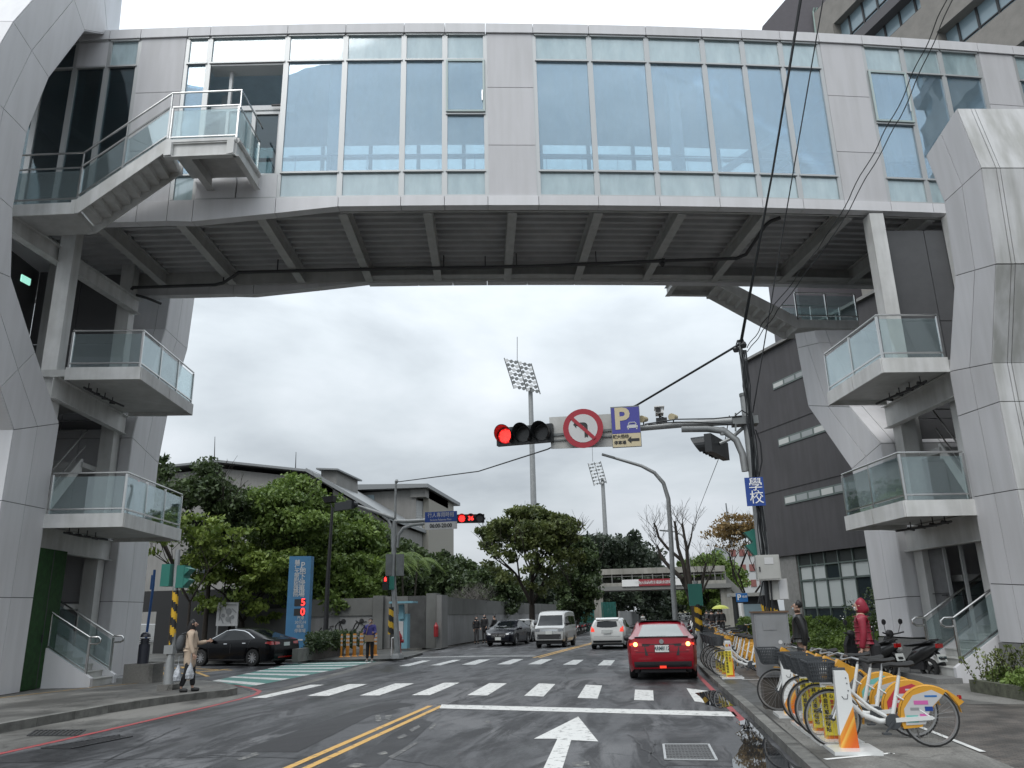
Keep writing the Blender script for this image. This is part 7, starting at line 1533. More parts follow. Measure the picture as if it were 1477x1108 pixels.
S_ = lambda u, v, d=0: Vector((ox+u*W_, YL-.15+d, oz+v*H_))
b = MB(); b.prism([S_(0, .42), S_(1, .42), S_(1, 1), S_(0, 1)], (0, .04, 0)); b.build('face', 'sign_blue', es_); b = MB(); b.prism([S_(0, 0), S_(1, 0), S_(1, .415), S_(0, .415)], (0, .04, 0)); b.build('face', 'sign_white', es_)
text('行人專用時相', H_*.30, 'sign_white', es_, S_(.5, .80, -.01), (1, 0, 0), (0, 0, 1), sx=.86); text('Exclusive Pedestrian Phase', H_*.165, 'sign_white', es_, S_(.5, .54, -.01), (1, 0, 0), (0, 0, 1), sx=.70); text('06:00-20:00', H_*.31, 'black', es_, S_(.5, .20, -.01), (1, 0, 0), (0, 0, 1), bold=.006, sx=.88)
sg3 = signal3('traffic_signal', 'traffic signal lit red with a 36 countdown at the end of the left mast arm', B_(679, 748, YL-.2), R=.15, lit=0, yaw=RAD(12), digits='36')
sg4 = signal3('traffic_signal', 'dark traffic signal facing away at the left tip of the left mast arm', B_(498, 730, YL), R=.15, lit=-1, yaw=RAD(150))
pk = thing('pedestrian_signal', 'pedestrian signal with a small red figure and green casing on the left mast', 'pedestrian signal', B_(560, 840)); q = B_(557, 837, YL-.15); b = MB(); b.box(q, (.26, .2, .26)); b.box(q-Vector((0, 0, .27)), (.26, .2, .26)); b.build('housing', 'sig_black', pk); b = MB(); b.box(B_(566, 841, YL-.05), (.22, .3, .55)); b.build('casing', 'sig_green', pk)
b = MB(); b.box(q+Vector((0, -.11, .02)), (.10, .01, .13)); b.lathe([(.001, -.03), (.03, 0), (.001, .03)], c=q+Vector((0, -.11, .11)), n=8); b.build('red_figure', 'led_red', pk)
# ---- near left pedestrian pole
pq = thing('pedestrian_signal_pole', 'grey pole with yellow-black stripes and green signal boxes on the left kerb', 'signal pole', G(243, 996, .15)); bp_ = G(243, 995, .15); YN = bp_.y; N_ = lambda px, py, y=None: atY(px, py, y or YN)
b = MB(); b.tube([bp_, N_(245, 955), N_(248, 940), N_(256, 800), N_(257, 793)], [.14, .105, .07, .065, .06], 12); b.build('pole', 'galv', pq, smooth=True); b = MB(); b.box(bp_+Vector((0, 0, .06)), (.4, .34, .14)); b.build('base', 'concrete', pq); b = MB(); b.box(N_(246, 937), (.24, .2, .2)); b.build('junction', 'galv', pq)
wrap(pq, N_(248, 930), N_(253.5, 852), .075, 3.2)
g1 = thing('pedestrian_signal', 'green pedestrian signal box seen from its blank back, left of the striped pole', 'pedestrian signal', N_(243, 830)); b = MB(); b.box(N_(243, 830, YN+.05), (.24, .3, .55)); b.build('casing', 'sig_green', g1)
g2 = thing('pedestrian_signal', 'green visored pedestrian signal with a red glow, right of the striped pole', 'pedestrian signal', N_(264, 832)); q = N_(264, 832, YN+.05); b = MB(); b.box(q, (.2, .3, .55)); b.build('casing', 'sig_green', g2)
for dz in (.0, -.27): b = MB(); b.prism([q+Vector((.1, -.14, .24+dz)), q+Vector((.26, -.14, .18+dz)), q+Vector((.1, -.14, .03+dz))], (0, .28, 0)); b.build('visor', 'sig_green', g2)
b = MB(); b.box(q+Vector((.11, 0, .13)), (.02, .14, .14)); b.build('lamp', 'led_red', g2)
# bollard lamp on block, blue pole
bl_ = thing('bollard_lamp', 'dark round-topped bollard lamp on a concrete block beside the left steps', 'lamp', G(197, 986, .15)); q0 = G(180, 988, .15); q1 = G(214, 984, .15); c_ = (q0+q1)/2+Vector((0, .25, 0))
b = MB(); b.box(c_+Vector((0, 0, .25)), ((q1-q0).length, .5, .5)); b.build('block', 'concrete', bl_); b = MB(); b.lathe([(.15, .5), (.15, 1.0)], c=c_+Vector((-.05, 0, 0)), n=16); b.lathe([(.11, 1.0), (.11, 1.15)], c=c_+Vector((-.05, 0, 0)), n=16)
for k in range(4): b.lathe([(.14, 1.0+k*.05), (.14, 1.02+k*.05)], c=c_+Vector((-.05, 0, 0)), n=16)
b.lathe([(.14, 1.2), (.13, 1.27), (.08, 1.32), (.001, 1.34)], c=c_+Vector((-.05, 0, 0)), n=16); b.build('lamp_body', mat('navy', (.02, .022, .032), .4), bl_, smooth=True)
bp2 = thing('blue_post', 'thin leaning-looking blue metal post behind the bollard lamp', 'post', G(207, 965, .15)); y_ = G(207, 968, .15).y; b = MB(); b.tube([atY(205, 962, y_), atY(221, 845, y_), atY(223, 822, y_)], .045, 8); b.build('post', mat('post_blue', (.012, .07, .22), .5), bp2); b = MB(); b.box(atY(220, 840, y_), (.12, .06, .5)); b.build('plate', 'post_blue', bp2)
# map board
ib = thing('map_board', 'pale campus map board on the left behind the black sedan', 'sign', atY(327, 900, 41)); I_ = lambda px, py: atY(px, py, 41); b = MB(); b.prism([I_(311, 903), I_(342, 903), I_(344, 869), I_(314, 869)], (0, .08, 0)); b.build('board', 'sign_white', ib)
b = MB()
for px, py, r in ((322, 888, .1), (330, 882, .16), (329, 893, .14), (335, 890, .1)): disc(b, I_(px, py)+Vector((0, -.02, 0)), r, .01, 14)
for p, q in (((316, 880), (322, 874)), ((318, 890), (322, 899)), ((335, 878), (341, 884)), ((318, 872), (341, 872.5)), ((316, 895), (319, 875)), ((325, 876), (333, 899))): b.bar(I_(*p)+Vector((0, -.02, 0)), I_(*q)+Vector((0, -.02, 0)), .01, .05)
b.build('map_drawing', 'panel_grey', ib); b = MB(); b.bar(I_(314, 903), Vector((I_(314, 903).x, 41, 0)), .08, .08); b.bar(I_(341, 903), Vector((I_(341, 903).x, 41, 0)), .08, .08); b.build('leg', 'galv', ib)
# black lamp post
lp = thing('lamp_post', 'tall thin black lamp post with a square floodlight beside the blue sign', 'lamp post', atY(470, 935, 40)); K_ = lambda px, py: atY(px, py, 40); b = MB(); b.tube([Vector((K_(469, 930).x, 40, .1)), K_(473, 830), K_(479.5, 732)], [.14, .11, .07], 10); b.build('pole', 'black', lp, smooth=True); b = MB(); q = K_(475, 720); b.prism([q+Vector((-.35, -.2, .1)), q+Vector((.3, -.2, .16)), q+Vector((.22, -.1, -.14)), q+Vector((-.22, -.1, -.2))], (0, .5, 0)); b.tube([q, K_(479, 735)], .03, 6); b.build('lamp_head', 'black', lp)
# blue parking pylon
YB = 37.0; J_ = lambda px, py: atY(px, py, YB)
bs_ = thing('parking_sign', 'tall blue pillar sign with white writing and red digits 5 and 0', 'sign', atY(425, 938, YB)); xa = J_(410, 938).x; xb_ = J_(443, 938).x-.02; zt_ = J_(430, 802).z
b = MB(); b.prism([(xa, YB, .1), (xb_, YB, .1), (xb_, YB, zt_-.03), (xa, YB, zt_)], (0, .35, 0)); b.build('pillar', mat('pillar_blue', (.045, .16, .30), .45, var=.12), bs_)
W_ = xb_-xa; S_ = lambda u, v, d=-.01: Vector((xa+u*W_, YB+d, .1+v*(zt_-.1)))
for i, ch in enumerate('輔仁大學附設醫院'): text(ch, .27, 'sign_white', bs_, S_(.38, .93-i*.046), (1, 0, 0), (0, 0, 1), bold=.002)
for i, ch in enumerate('P地下停車場'): text(ch, .34 if i else .42, 'sign_white', bs_, S_(.64, .90-i*.058), (1, 0, 0), (0, 0, 1), bold=.003)
for i, dg in enumerate('50'):
    b = MB(); z_ = .525-i*.095; b.prism([S_(.34, z_-.035), S_(.84, z_-.035), S_(.84, z_+.035), S_(.34, z_+.035)], (0, .008, 0)); b.build('display', 'black', bs_); text(dg, .46, 'led_red', bs_, S_(.74, z_, -.016), (1, 0, 0), (0, 0, 1), bold=.008)
for i, s_ in enumerate(('汽車', '30元/H', '機車', '停車場')): text(s_, .19, 'sign_white', bs_, S_(.66, .37-i*.042), (1, 0, 0), (0, 0, 1))
b = MB(); b.prism([S_(.55, .15, -.012), S_(.8, .15, -.012), S_(.8, .165, -.012), S_(.55, .165, -.012)], (0, .005, 0)); b.build('plate', 'sign_white', bs_)
# kerbed planting strip by the blue sign + posts
pr = thing('planter', 'low concrete kerbed planting strip with dark shrubs beside the blue pillar sign', 'planter', G(460, 950, .1)); a0, a1 = G(425, 955, .1), G(492, 945, .1)
b = MB(); b.bar(a0+Vector((0, 0, .25)), a1+Vector((0, 0, .25)), .25, .5); b.build('kerb', 'concrete', pr); cs = [tuple(a0.lerp(a1, rng.random())+Vector((rng.normal()*.2, .9+rng.random()*1.2, .4+rng.random()*.6))) for _ in range(160)]
leafmesh('foliage', cs, [.25]*160, 40, .07, 'leaf_dark', pr)['kind'] = 'stuff'
mat('orange_post', (.52, .22, .03), .5, var=.15)
def post(px, py, label, h=1.05, group=None, y=None):
    p = G(px, py, .1); t_ = thing('delineator_post', label, 'post', p, 0, group); b = MB(); b.lathe([(.12, 0), (.05, .05), (.045, h), (.03, h+.03)], n=10); b.build('tube', 'orange_post', t_, world=False, smooth=True)
    for z in (.5, .68, .86): b = MB(); b.lathe([(.05, z*h), (.05, z*h+.09)], n=10); b.build('band', 'sign_white', t_, world=False)
    return t_
p_ = post(434, 938, 'single orange delineator post with white bands in front of the blue sign', 1.45)
b0 = post(492, 948, 'orange post with white bands', .95, 'row of orange banded posts by the far left corner')
b0['label'] = 'leftmost orange banded post of the packed row beside the person in blue'
for i in range(1, 11):
    a = G(492+i*5.0, 948-i*.25, .1); cpy = copy_tree(b0, None, a+Vector((0, .25*(i % 2), 0)), 0, 'orange banded post in the packed row before the mural wall'); cpy.name = 'delineator_post'
# hydrant, blue box, extinguisher
hy = thing('fire_hydrant', 'red pillar fire hydrant beside the far left mast', 'hydrant', G(575, 946, .1)); b = MB(); b.lathe([(.16, 0), (.16, .06), (.11, .08), (.11, .7), (.15, .72), (.15, .8), (.12, .88), (.05, .98), (.05, 1.04), (.001, 1.05)], n=14); b.tube([(-.22, 0, .62), (.22, 0, .62)], .07, 8); b.build('barrel', mat('hyd_red', (.30, .02, .025), .45), hy, world=False, smooth=True); b = MB(); b.tube([(-.3, -.1, 0), (-.3, -.1, .75), (-.12, -.15, .8), (.0, -.15, .75)], .03, 8); b.build('guard_rail', 'white', hy, world=False)
bx_ = thing('utility_cabinet', 'pale blue utility cabinet with a thin post and small roof behind the hydrant', 'cabinet', atY(582, 940, 42)); Q_ = lambda px, py: atY(px, py, 42); mb2 = mat('pale_blue', (.16, .33, .40), .5); b = MB(); b.box(((Q_(574, 900).x+Q_(588, 900).x)/2, 42.2, 1.05), (Q_(588, 900).x-Q_(574, 900).x, .5, 1.75)); b.build('case', 'pale_blue', bx_); b = MB(); b.bar(Q_(580, 893), Q_(579, 872), .25, .25); b.box(Q_(582, 869), (1.3, 1.0, .1)); b.build('roof_post', 'pale_blue', bx_); b = MB(); b.box(((Q_(579, 900).x), 41.93, 1.1), (.25, .03, .9)); b.build('door', 'sign_white', bx_)
ex = thing('fire_extinguisher', 'small red extinguisher case on the grey pier', 'extinguisher', atY(629, 908, 43.6)); b = MB(); b.lathe([(.12, -.35), (.13, -.3), (.13, .2), (.06, .32), (.03, .4)], c=atY(629, 909, 43.7), n=10); b.build('cylinder', 'hyd_red', ex)
# ---- lamps, sports floodlights
def curved_lamp(label, pts, y, r, m='galv'):
    t_ = thing('street_lamp', label, 'street lamp', Vector((atY(pts[0][0], pts[0][1], y).x, y, .1))); P = [atY(a, c, y) for a, c in pts]; P[0] = Vector((P[0].x, y, .1)); n_ = len(P)
    b = MB(); b.tube(P, [r*(1-.5*i/(n_-1)) for i in range(n_)], 10); b.build('pole', m, t_, smooth=True); b = MB(); q = P[-1]; d_ = (P[-1]-P[-2]).normalized(); b.bar(q-d_*.1, q+d_*.55, .22, .09); b.build('lamp_head', 'galv_dark', t_); return t_
curved_lamp('tall curved grey street lamp rising behind the red sedan', [(975, 908), (971, 850), (968, 780), (964, 720), (957, 697), (944, 682), (925, 672), (898, 664), (884, 660)], 38, .13)
curved_lamp('thinner curved street lamp behind the bare tree', [(1003, 900), (996, 840), (993, 800), (990, 782), (984, 772), (974, 767), (962, 766)], 60, .1)
mat('lamp_panel', (.55, .56, .56), .4)
def flood(label, pole, top, quad, y, rows, colsn, r, rod=None, grp='stadium floodlight masts behind the trees'):
    t_ = thing('floodlight_mast', label, 'floodlight mast', Vector((atY(*pole, y).x, y, 0)), 0, grp); p, q = atY(*pole, y), atY(*top, y); p = Vector((p.x+(p.x-q.x)*.2, y, 0))
    b = MB(); b.tube([p, q], [r, r*.62], 12); b.build('pole', 'galv', t_, smooth=True); Q = [atY(a, c, y-.8) for a, c in quad]
    b = MB()
    for k in range(rows):
        u_ = (k+.5)/rows; b.bar(Q[0].lerp(Q[3], u_), Q[1].lerp(Q[2], u_), .12, .12)
    for u_ in (0, .5, 1): b.bar(Q[0].lerp(Q[1], u_)+Vector((0, .2, 0)), Q[3].lerp(Q[2], u_)+Vector((0, .2, 0)), .2, .18)
    if rod: b.tube([atY(*rod[0], y), atY(*rod[1], y)], .06, 5)
    b.build('frame', 'galv_dark', t_)
    for k in range(rows):
        for j in range(colsn):
            u_, v_ = (k+.5)/rows, (j+.5)/colsn; c_ = Q[0].lerp(Q[3], u_).lerp(Q[1].lerp(Q[2], u_), v_); s_ = (Q[1]-Q[0]).length/colsn
            b = MB(); b.lathe([(s_*.18, .25), (s_*.40, -.05), (s_*.40, -.12)], c=c_+Vector((0, -.1, -.1)), n=8, ax=AXY); b.build('floodlight', 'galv_dark' if (k+j) % 3 else 'lamp_panel', t_)
    return t_
flood('large stadium floodlight mast with a tilted lamp grid behind the big round tree', (770, 745), (765, 560), [(727, 516), (766, 524), (779, 568), (741, 560)], 130, 7, 6, .62, ((746, 522), (746, 486)))
flood('smaller stadium floodlight mast right of the signs, lamp grid farther away', (876, 820), (869, 690), [(848, 668), (866, 665), (875, 697), (857, 701)], 205, 7, 5, .75, ((855, 666), (854, 640)))
for i, (px, pt) in enumerate(((926, 792), (934, 800), (940, 806), (946, 808))):
    t_ = thing('distant_mast', ['tallest of the four far masts above the footbridge roof, at the left', 'second from left of the four far masts above the footbridge roof', 'third from left of the four far masts above the footbridge roof', 'rightmost of the four far masts above the footbridge roof'][i], 'mast', atY(px, 880, 330), 0, 'far masts above the footbridge roof')
    b = MB(); q = atY(px, pt, 330); b.tube([Vector((atY(px+3, 880, 330).x, 330, 0)), q], [.6, .4], 6); b.build('pole', 'galv_dark', t_); b = MB(); b.bar(q-Vector((1.2, 0, 0)), q+Vector((1.2, 0, 0)), .6, .5); b.bar(q+Vector((-.9, 0, -1.4)), q+Vector((.9, 0, -1.4)), .6, .4); b.tube([q, q+Vector((0, 0, 2.5))], .15, 4); b.build('lamp_rack', 'galv_dark', t_)
# green-sign pole with stripes on the right pavement
gp_ = thing('striped_post', 'grey post with green sign back and yellow-black stripes beside the bare tree', 'sign post', G(1010, 948, .1)); y_ = 31.0; Z_ = lambda px, py: atY(px, py, y_); b = MB(); b.tube([Vector((Z_(1010, 945).x, y_, .1)), Z_(1007, 880), Z_(1003, 838)], [.12, .1, .09], 10); b.lathe([(.25, 0), (.25, .14)], c=(Z_(1010, 945).x, y_, .1), n=4); b.build('pole', 'galv', gp_); b = MB(); b.box(Z_(1003, 858), (.5, .22, .78)); b.build('signal_back', 'sig_green', gp_); wrap(gp_, Z_(1009, 910), Z_(1006, 872), .135, 2.4)
s2_ = thing('parking_sign', 'small blue P sign on a white post beyond the second bicycle row', 'sign', atY(1068, 905, 46)); z2_ = lambda px, py: atY(px, py, 46); b = MB(); b.box(z2_(1070, 862), (.62, .05, .46)); b.build('face', mat('sky_blue', (.02, .14, .40), .5), s2_); text('P', .42, 'white', s2_, z2_(1066, 862)+Vector((0, -.04, 0)), (1, 0, 0), (0, 0, 1), bold=.01); text('機車', .14, 'white', s2_, z2_(1074, 861)+Vector((0, -.04, 0)), (1, 0, 0), (0, 0, 1)); b = MB(); b.tube([Vector((z2_(1073, 905).x, 46, .1)), z2_(1068, 870)], .14, 8); b.build('post', 'white', s2_)
kio = thing('guard_booth', 'small dark booth with flat pale roof beyond the bicycles', 'booth', (atY(1085, 890, 50).x, 50, .1)); o_ = atY(1088, 890, 50).x; b = MB(); b.box((o_, 51, 1.3), (1.9, 1.6, 2.4)); b.build('wall', 'sig_black', kio); b = MB(); b.box((o_, 51, 2.6), (2.5, 2.2, .2)); b.build('roof', 'box_grey', kio); b = MB(); b.box((o_, 50.17, 1.6), (1.2, .04, .9)); b.build('window', 'win_glass_far', kio)
# chair left on the landing by the emergency door
ch = thing('mesh_chair', 'dark mesh-backed chair left on the skywalk landing by the glass door', 'chair', Vector((-11.0, 18.1, 14.1)))
b = MB(); 
for k in range(7): z = .5+k*.08; b.tube([(-.2+.02*k*(k > 4), .1+k*.012, z), (0, .15+k*.012, z), (.2-.02*k*(k > 4), .1+k*.012, z)], .012, 5)
for x in (-.2, -.1, 0, .1, .2): b.tube([(x, .1+.05*(1-abs(x)*5), .48), (x*.8, .2, 1.0)], .014, 5)
b.tube([(-.22, .1, .46), (-.22, .14, .8), (-.14, .2, 1.02), (.14, .2, 1.02), (.22, .14, .8), (.22, .1, .46)], .022, 6); b.build('backrest', 'black', ch, world=False)
b = MB(); b.box((0, -.1, .44), (.44, .44, .05)); b.build('seat', 'black', ch, world=False)
for x, y in ((-.19, -.28), (.19, -.28), (-.19, .08), (.19, .08)): b = MB(); b.tube([(x, y, .43), (x*1.15, y*1.1, 0)], .013, 6); b.build('leg', 'stainless', ch, world=False)
# ============================================================ BICYCLES
mat('bike_white', (.66, .67, .66), .3, coat=.5); mat('bike_orange', (.60, .30, .035), .4); mat('basket', (.05, .055, .06), .6); mat('sticker_red', (.42, .03, .05), .5); mat('sticker_teal', (.15, .42, .38), .5); mat('sticker_pink', (.55, .12, .35), .5); mat('dock_yellow', (.62, .50, .04), .5); mat('alu', (.40, .40, .40), .35, metal=.8)
def dockmat():
    m = bpy.data.materials.new('dock_white'); m.use_nodes = True; t = m.node_tree; b = t.nodes['Principled BSDF']; L = t.links.new
    tcn = t.nodes.new('ShaderNodeTexCoord'); sp_ = t.nodes.new('ShaderNodeSeparateXYZ'); L(tcn.outputs['Object'], sp_.inputs[0])
    # printed orange swoosh rising from the foot: flat print on the panel
    a = t.nodes.new('ShaderNodeMath'); a.operation = 'MULTIPLY_ADD'; a.inputs[1].default_value = -1.7; L(sp_.outputs['X'], a.inputs[0]); L(sp_.outputs['Z'], a.inputs[2])
    w_ = t.nodes.new('ShaderNodeTexWave'); w_.wave_type = 'RINGS'; w_.inputs['Scale'].default_value = 2.2; L(tcn.outputs['Object'], w_.inputs[0])
    r = t.nodes.new('ShaderNodeValToRGB'); r.color_ramp.interpolation = 'LINEAR'; E_ = r.color_ramp.elements; E_[0].position = .0; E_[0].color = (.55, .10, .01, 1); E_[1].position = .34; E_[1].color = (.66, .67, .66, 1); x = E_.new(.15); x.color = (.62, .18, .01, 1); x = E_.new(.22); x.color = (.70, .42, .08, 1); x = E_.new(.25); x.color = (.66, .2, .02, 1); x = E_.new(.33); x.color = (.66, .3, .05, 1)
    L(a.outputs[0], r.inputs[0]); L(r.outputs[0], b.inputs['Base Color']); b.inputs['Roughness'].default_value = .4; M['dock_white'] = m
dockmat()
def bicycle(label, loc, rz, group, skirt='bike_orange', deco=None):
    """front towards -x in local space; origin on ground midway"""
    t_ = thing('share_bicycle', label, 'bicycle', loc, rz, group); r = .33; xf, xr = -.56, .56
    def B(nm, b, m, parent=None, **k):
        o = b.build(nm, m, None, **k); o.parent = parent or t_; return o
    for x in (xf, xr):
        w_ = bpy.data.objects.new('wheel', None); col.objects.link(w_); w_.parent = t_; w_.location = (x, 0, r)
        b = MB(); n_ = 32; ring = [(r-.02, -.019), (r-.004, -.016), (r, 0), (r-.004, .016), (r-.02, .019), (r-.028, 0), (r-.02, -.019)]; b.lathe(ring, n=n_, ax=AXY, cap=False); B('tyre', b, 'rubber', w_, smooth=True)
        b = MB(); b.lathe([(r-.045, -.012), (r-.024, -.012), (r-.024, .012), (r-.045, .012), (r-.045, -.012)], n=n_, ax=AXY, cap=False); B('rim', b, 'alu', w_, smooth=True)
        b = MB()
        for k in range(28):
            a = 2*math.pi*k/28; a2 = a+(.35 if k % 2 else -.35); s_ = .03 if k % 4 < 2 else -.03; b.tube([(math.cos(a2)*.03, s_, math.sin(a2)*.03), (math.cos(a)*(r-.04), 0, math.sin(a)*(r-.04))], .0016, 3, cap=False)
        B('spokes', b, 'alu', w_, fixn=False)['kind'] = 'stuff'
        b = MB(); b.lathe([(.03, -.05), (.03, .05)], n=10, ax=AXY); B('hub', b, 'basket', w_)
    F = {'bb': (.12, 0, .29), 'ht': (-.40, 0, .80), 'hb': (-.435, 0, .62), 'seat': (.27, 0, .80), 'rd': (xr, 0, r)}
    b = MB(); b.tube([F['hb'], (-.34, 0, .50), (-.2, 0, .36), (-.02, 0, .29), F['bb']], [.032, .034, .034, .034, .03], 10); b.tube([(-.40, 0, .76), (-.30, 0, .62), (-.12, 0, .45), (.06, 0, .34)], .022, 8); b.tube([F['bb'], (.22, 0, .62), F['seat']], [.026, .024, .02], 10); b.tube([(-.388, 0, .84), (-.45, 0, .58)], .03, 10)
    for s_ in (1, -1): b.tube([(.12, s_*.02, .29), (xr, s_*.06, r)], .013, 6); b.tube([(.20, s_*.02, .58), (xr, s_*.06, r)], .010, 6)
    B('frame', b, 'bike_white', smooth=True)
    b = MB()
    for s_ in (1, -1): b.tube([(-.455, s_*.045, .60), (-.50, s_*.05, .45), (xf, s_*.05, r)], .014, 6)
    b.tube([(-.455, -.05, .60), (-.455, .05, .60)], .016, 6); B('fork', b, 'bike_white', smooth=True)
    def guard(x, a0, a1, m, rr=.352, w_=.03, nm='mudguard'):
        b = MB(); V = []; n_ = 18
        for i in range(n_+1):
            a = RAD(a0+(a1-a0)*i/n_)
            for s_, q in ((-w_, 0), (-w_*.5, .012), (w_*.5, .012), (w_, 0)): V.append((x+math.cos(a)*(rr+q), s_, r+math.sin(a)*(rr+q)))
        b.add(V, [(i*4+k, i*4+k+1, i*4+k+5, i*4+k+4) for i in range(n_) for k in range(3)]); B(nm, b, m, smooth=True, fixn=False)
    guard(xf, -12, 95, 'bike_orange'); guard(xr, 8, 185, 'bike_orange')
    b = MB()    # flared rear tip
    b.prism([(xr+.33, -.022, r+.12), (xr+.22, -.022, r+.27), (xr+.23, -.022, r+.30), (xr+.40, -.022, r+.17)], (0, .06, 0)); B('mudguard_tip', b, 'bike_orange')
    for s_ in (1, -1):  # skirt guards with printed stickers
        b = MB(); V = []; ar = [RAD(q) for q in range(68, 200, 11)]
        outer = [(xr+math.cos(a)*.35, r+math.sin(a)*.35) for a in ar]; outer = [(xr+.20, r+.29)]+outer
        poly = outer+[(xr-.33, r-.12), (xr-.12, r-.10), (xr-.05, r+.02), (xr+.02, r+.10)]
        b.prism([(x, s_*.042, z) for x, z in poly], (0, s_*.006, 0)); sk = B('skirt_guard', b, skirt)
        if deco:
            b = MB(); b.prism([(xr-.30, s_*.05, r-.08), (xr-.08, s_*.05, r-.07), (xr+.0, s_*.05, r+.1), (xr+.16, s_*.05, r+.25), (xr+.04, s_*.05, r+.31), (xr-.18, s_*.05, r+.25), (xr-.3, s_*.05, r+.1)], (0, s_*.003, 0)); B('sticker', b, deco[0], sk)
            for q, (dx, dz, w2, h2) in enumerate(((-.10, .17, .16, .045), (-.02, .10, .09, .05), (-.22, -.01, .13, .08), (.02, .24, .14, .02), (-.18, .10, .10, .03), (-.08, .03, .10, .03))):
                b = MB(); b.box((xr+dx, s_*.0545, r+dz), (w2, .002, h2)); B('print', b, deco[1+q % (len(deco)-1)], sk)
    b = MB(); b.tube([F['seat'], (.29, 0, .90)], .014, 8); b.tube([(-.388, 0, .84), (-.37, 0, .98), (-.36, -.07, 1.0), (-.30, -.20, 1.03), (-.20, -.28, 1.0)], .012, 6); b.tube([(-.30, -.2, 1.03), (-.36, -.07, 1.0), (-.36, .07, 1.0), (-.30, .20, 1.03), (-.20, .28, 1.0)], .0125, 6); B('handlebar', b, 'alu', smooth=True)
    for s_ in (1, -1): b = MB(); b.tube([(-.24, s_*.26, 1.015), (-.14, s_*.30, .985)], .019, 8); B('grip', b, 'rubber', smooth=True)
    b = MB(); b.prism([(-.47, -.05, .93), (-.30, -.05, .86), (-.28, -.05, .92), (-.42, -.05, 1.0)], (0, .10, 0)); B('console', b, 'bike_orange')
    b = MB(); V = []
    for x, w_, z in ((.10, .02, .93), (.18, .035, .945), (.26, .07, .94), (.36, .105, .945), (.43, .10, .96), (.45, .06, .955)):
        for k in range(8): a = 2*math.pi*k/8; V.append((x, math.cos(a)*w_, z-.02+math.sin(a)*.03))
    b.add(V, [(i*8+k, i*8+(k+1) % 8, (i+1)*8+(k+1) % 8, (i+1)*8+k) for i in range(5) for k in range(8)]+[tuple(range(8)), tuple(40+k for k in range(8))]); B('saddle', b, 'rubber', smooth=True)
    # wire basket: rim, walls of crossing wires
    b = MB(); T_ = [(-.82, -.17), (-.50, -.17), (-.50, .17), (-.82, .17)]; Bt = [(-.76, -.12), (-.54, -.12), (-.54, .12), (-.76, .12)]; zt, zb = .98, .75
    for i in range(4):
        a, c = T_[i], T_[(i+1) % 4]; d_, e = Bt[i], Bt[(i+1) % 4]; b.bar((*a, zt), (*c, zt), .014, .02)
        for k in range(11):
            u_ = k/11; b.bar((a[0]+(c[0]-a[0])*u_, a[1]+(c[1]-a[1])*u_, zt), (d_[0]+(e[0]-d_[0])*u_, d_[1]+(e[1]-d_[1])*u_, zb), .012, .012)
        for v_ in (.2, .4, .6, .8, 1): f = lambda p, q: (p[0]*(1-v_)+q[0]*v_, p[1]*(1-v_)+q[1]*v_, zt*(1-v_)+zb*v_); b.bar(f(a, d_), f(c, e), .011, .011)
    for k in range(6): u_ = (k+.5)/6; b.bar((-.76, -.12+.24*u_, zb), (-.54, -.12+.24*u_, zb), .012, .01)
    bs = B('basket', b, 'basket')
    b = MB(); b.tube([(-.52, -.08, .76), (-.44, -.02, .66)], .01, 5); b.tube([(-.52, .08, .76), (-.44, .02, .66)], .01, 5); B('basket_bracket', b, 'basket')
    b = MB(); b.lathe([(.085, -.008), (.09, 0), (.085, .008)], c=(.12, -.05, .29), n=18, ax=AXY); b.bar((.12, -.07, .29), (.02, -.07, .18), .012, .02); b.bar((.12, .07, .29), (.22, .07, .40), .012, .02); b.box((.01, -.11, .17), (.09, .07, .02)); b.box((.23, .11, .41), (.09, .07, .02)); B('crank', b, 'basket')
    b = MB(); b.prism([(.12, -.045, .33), (xr, -.06, r+.025), (xr+.03, -.06, r), (xr, -.06, r-.02), (.12, -.045, .28)], (0, -.012, 0)); B('chain_guard', b, 'bike_white')
    b = MB(); b.bar((.4, .07, .3), (.46, .14, .02), .012, .02); B('kickstand', b, 'alu')
    b = MB(); b.box((xr+.36, 0, r+.22), (.03, .05, .04)); B('rear_light', b, 'lamp_red')
    return t_
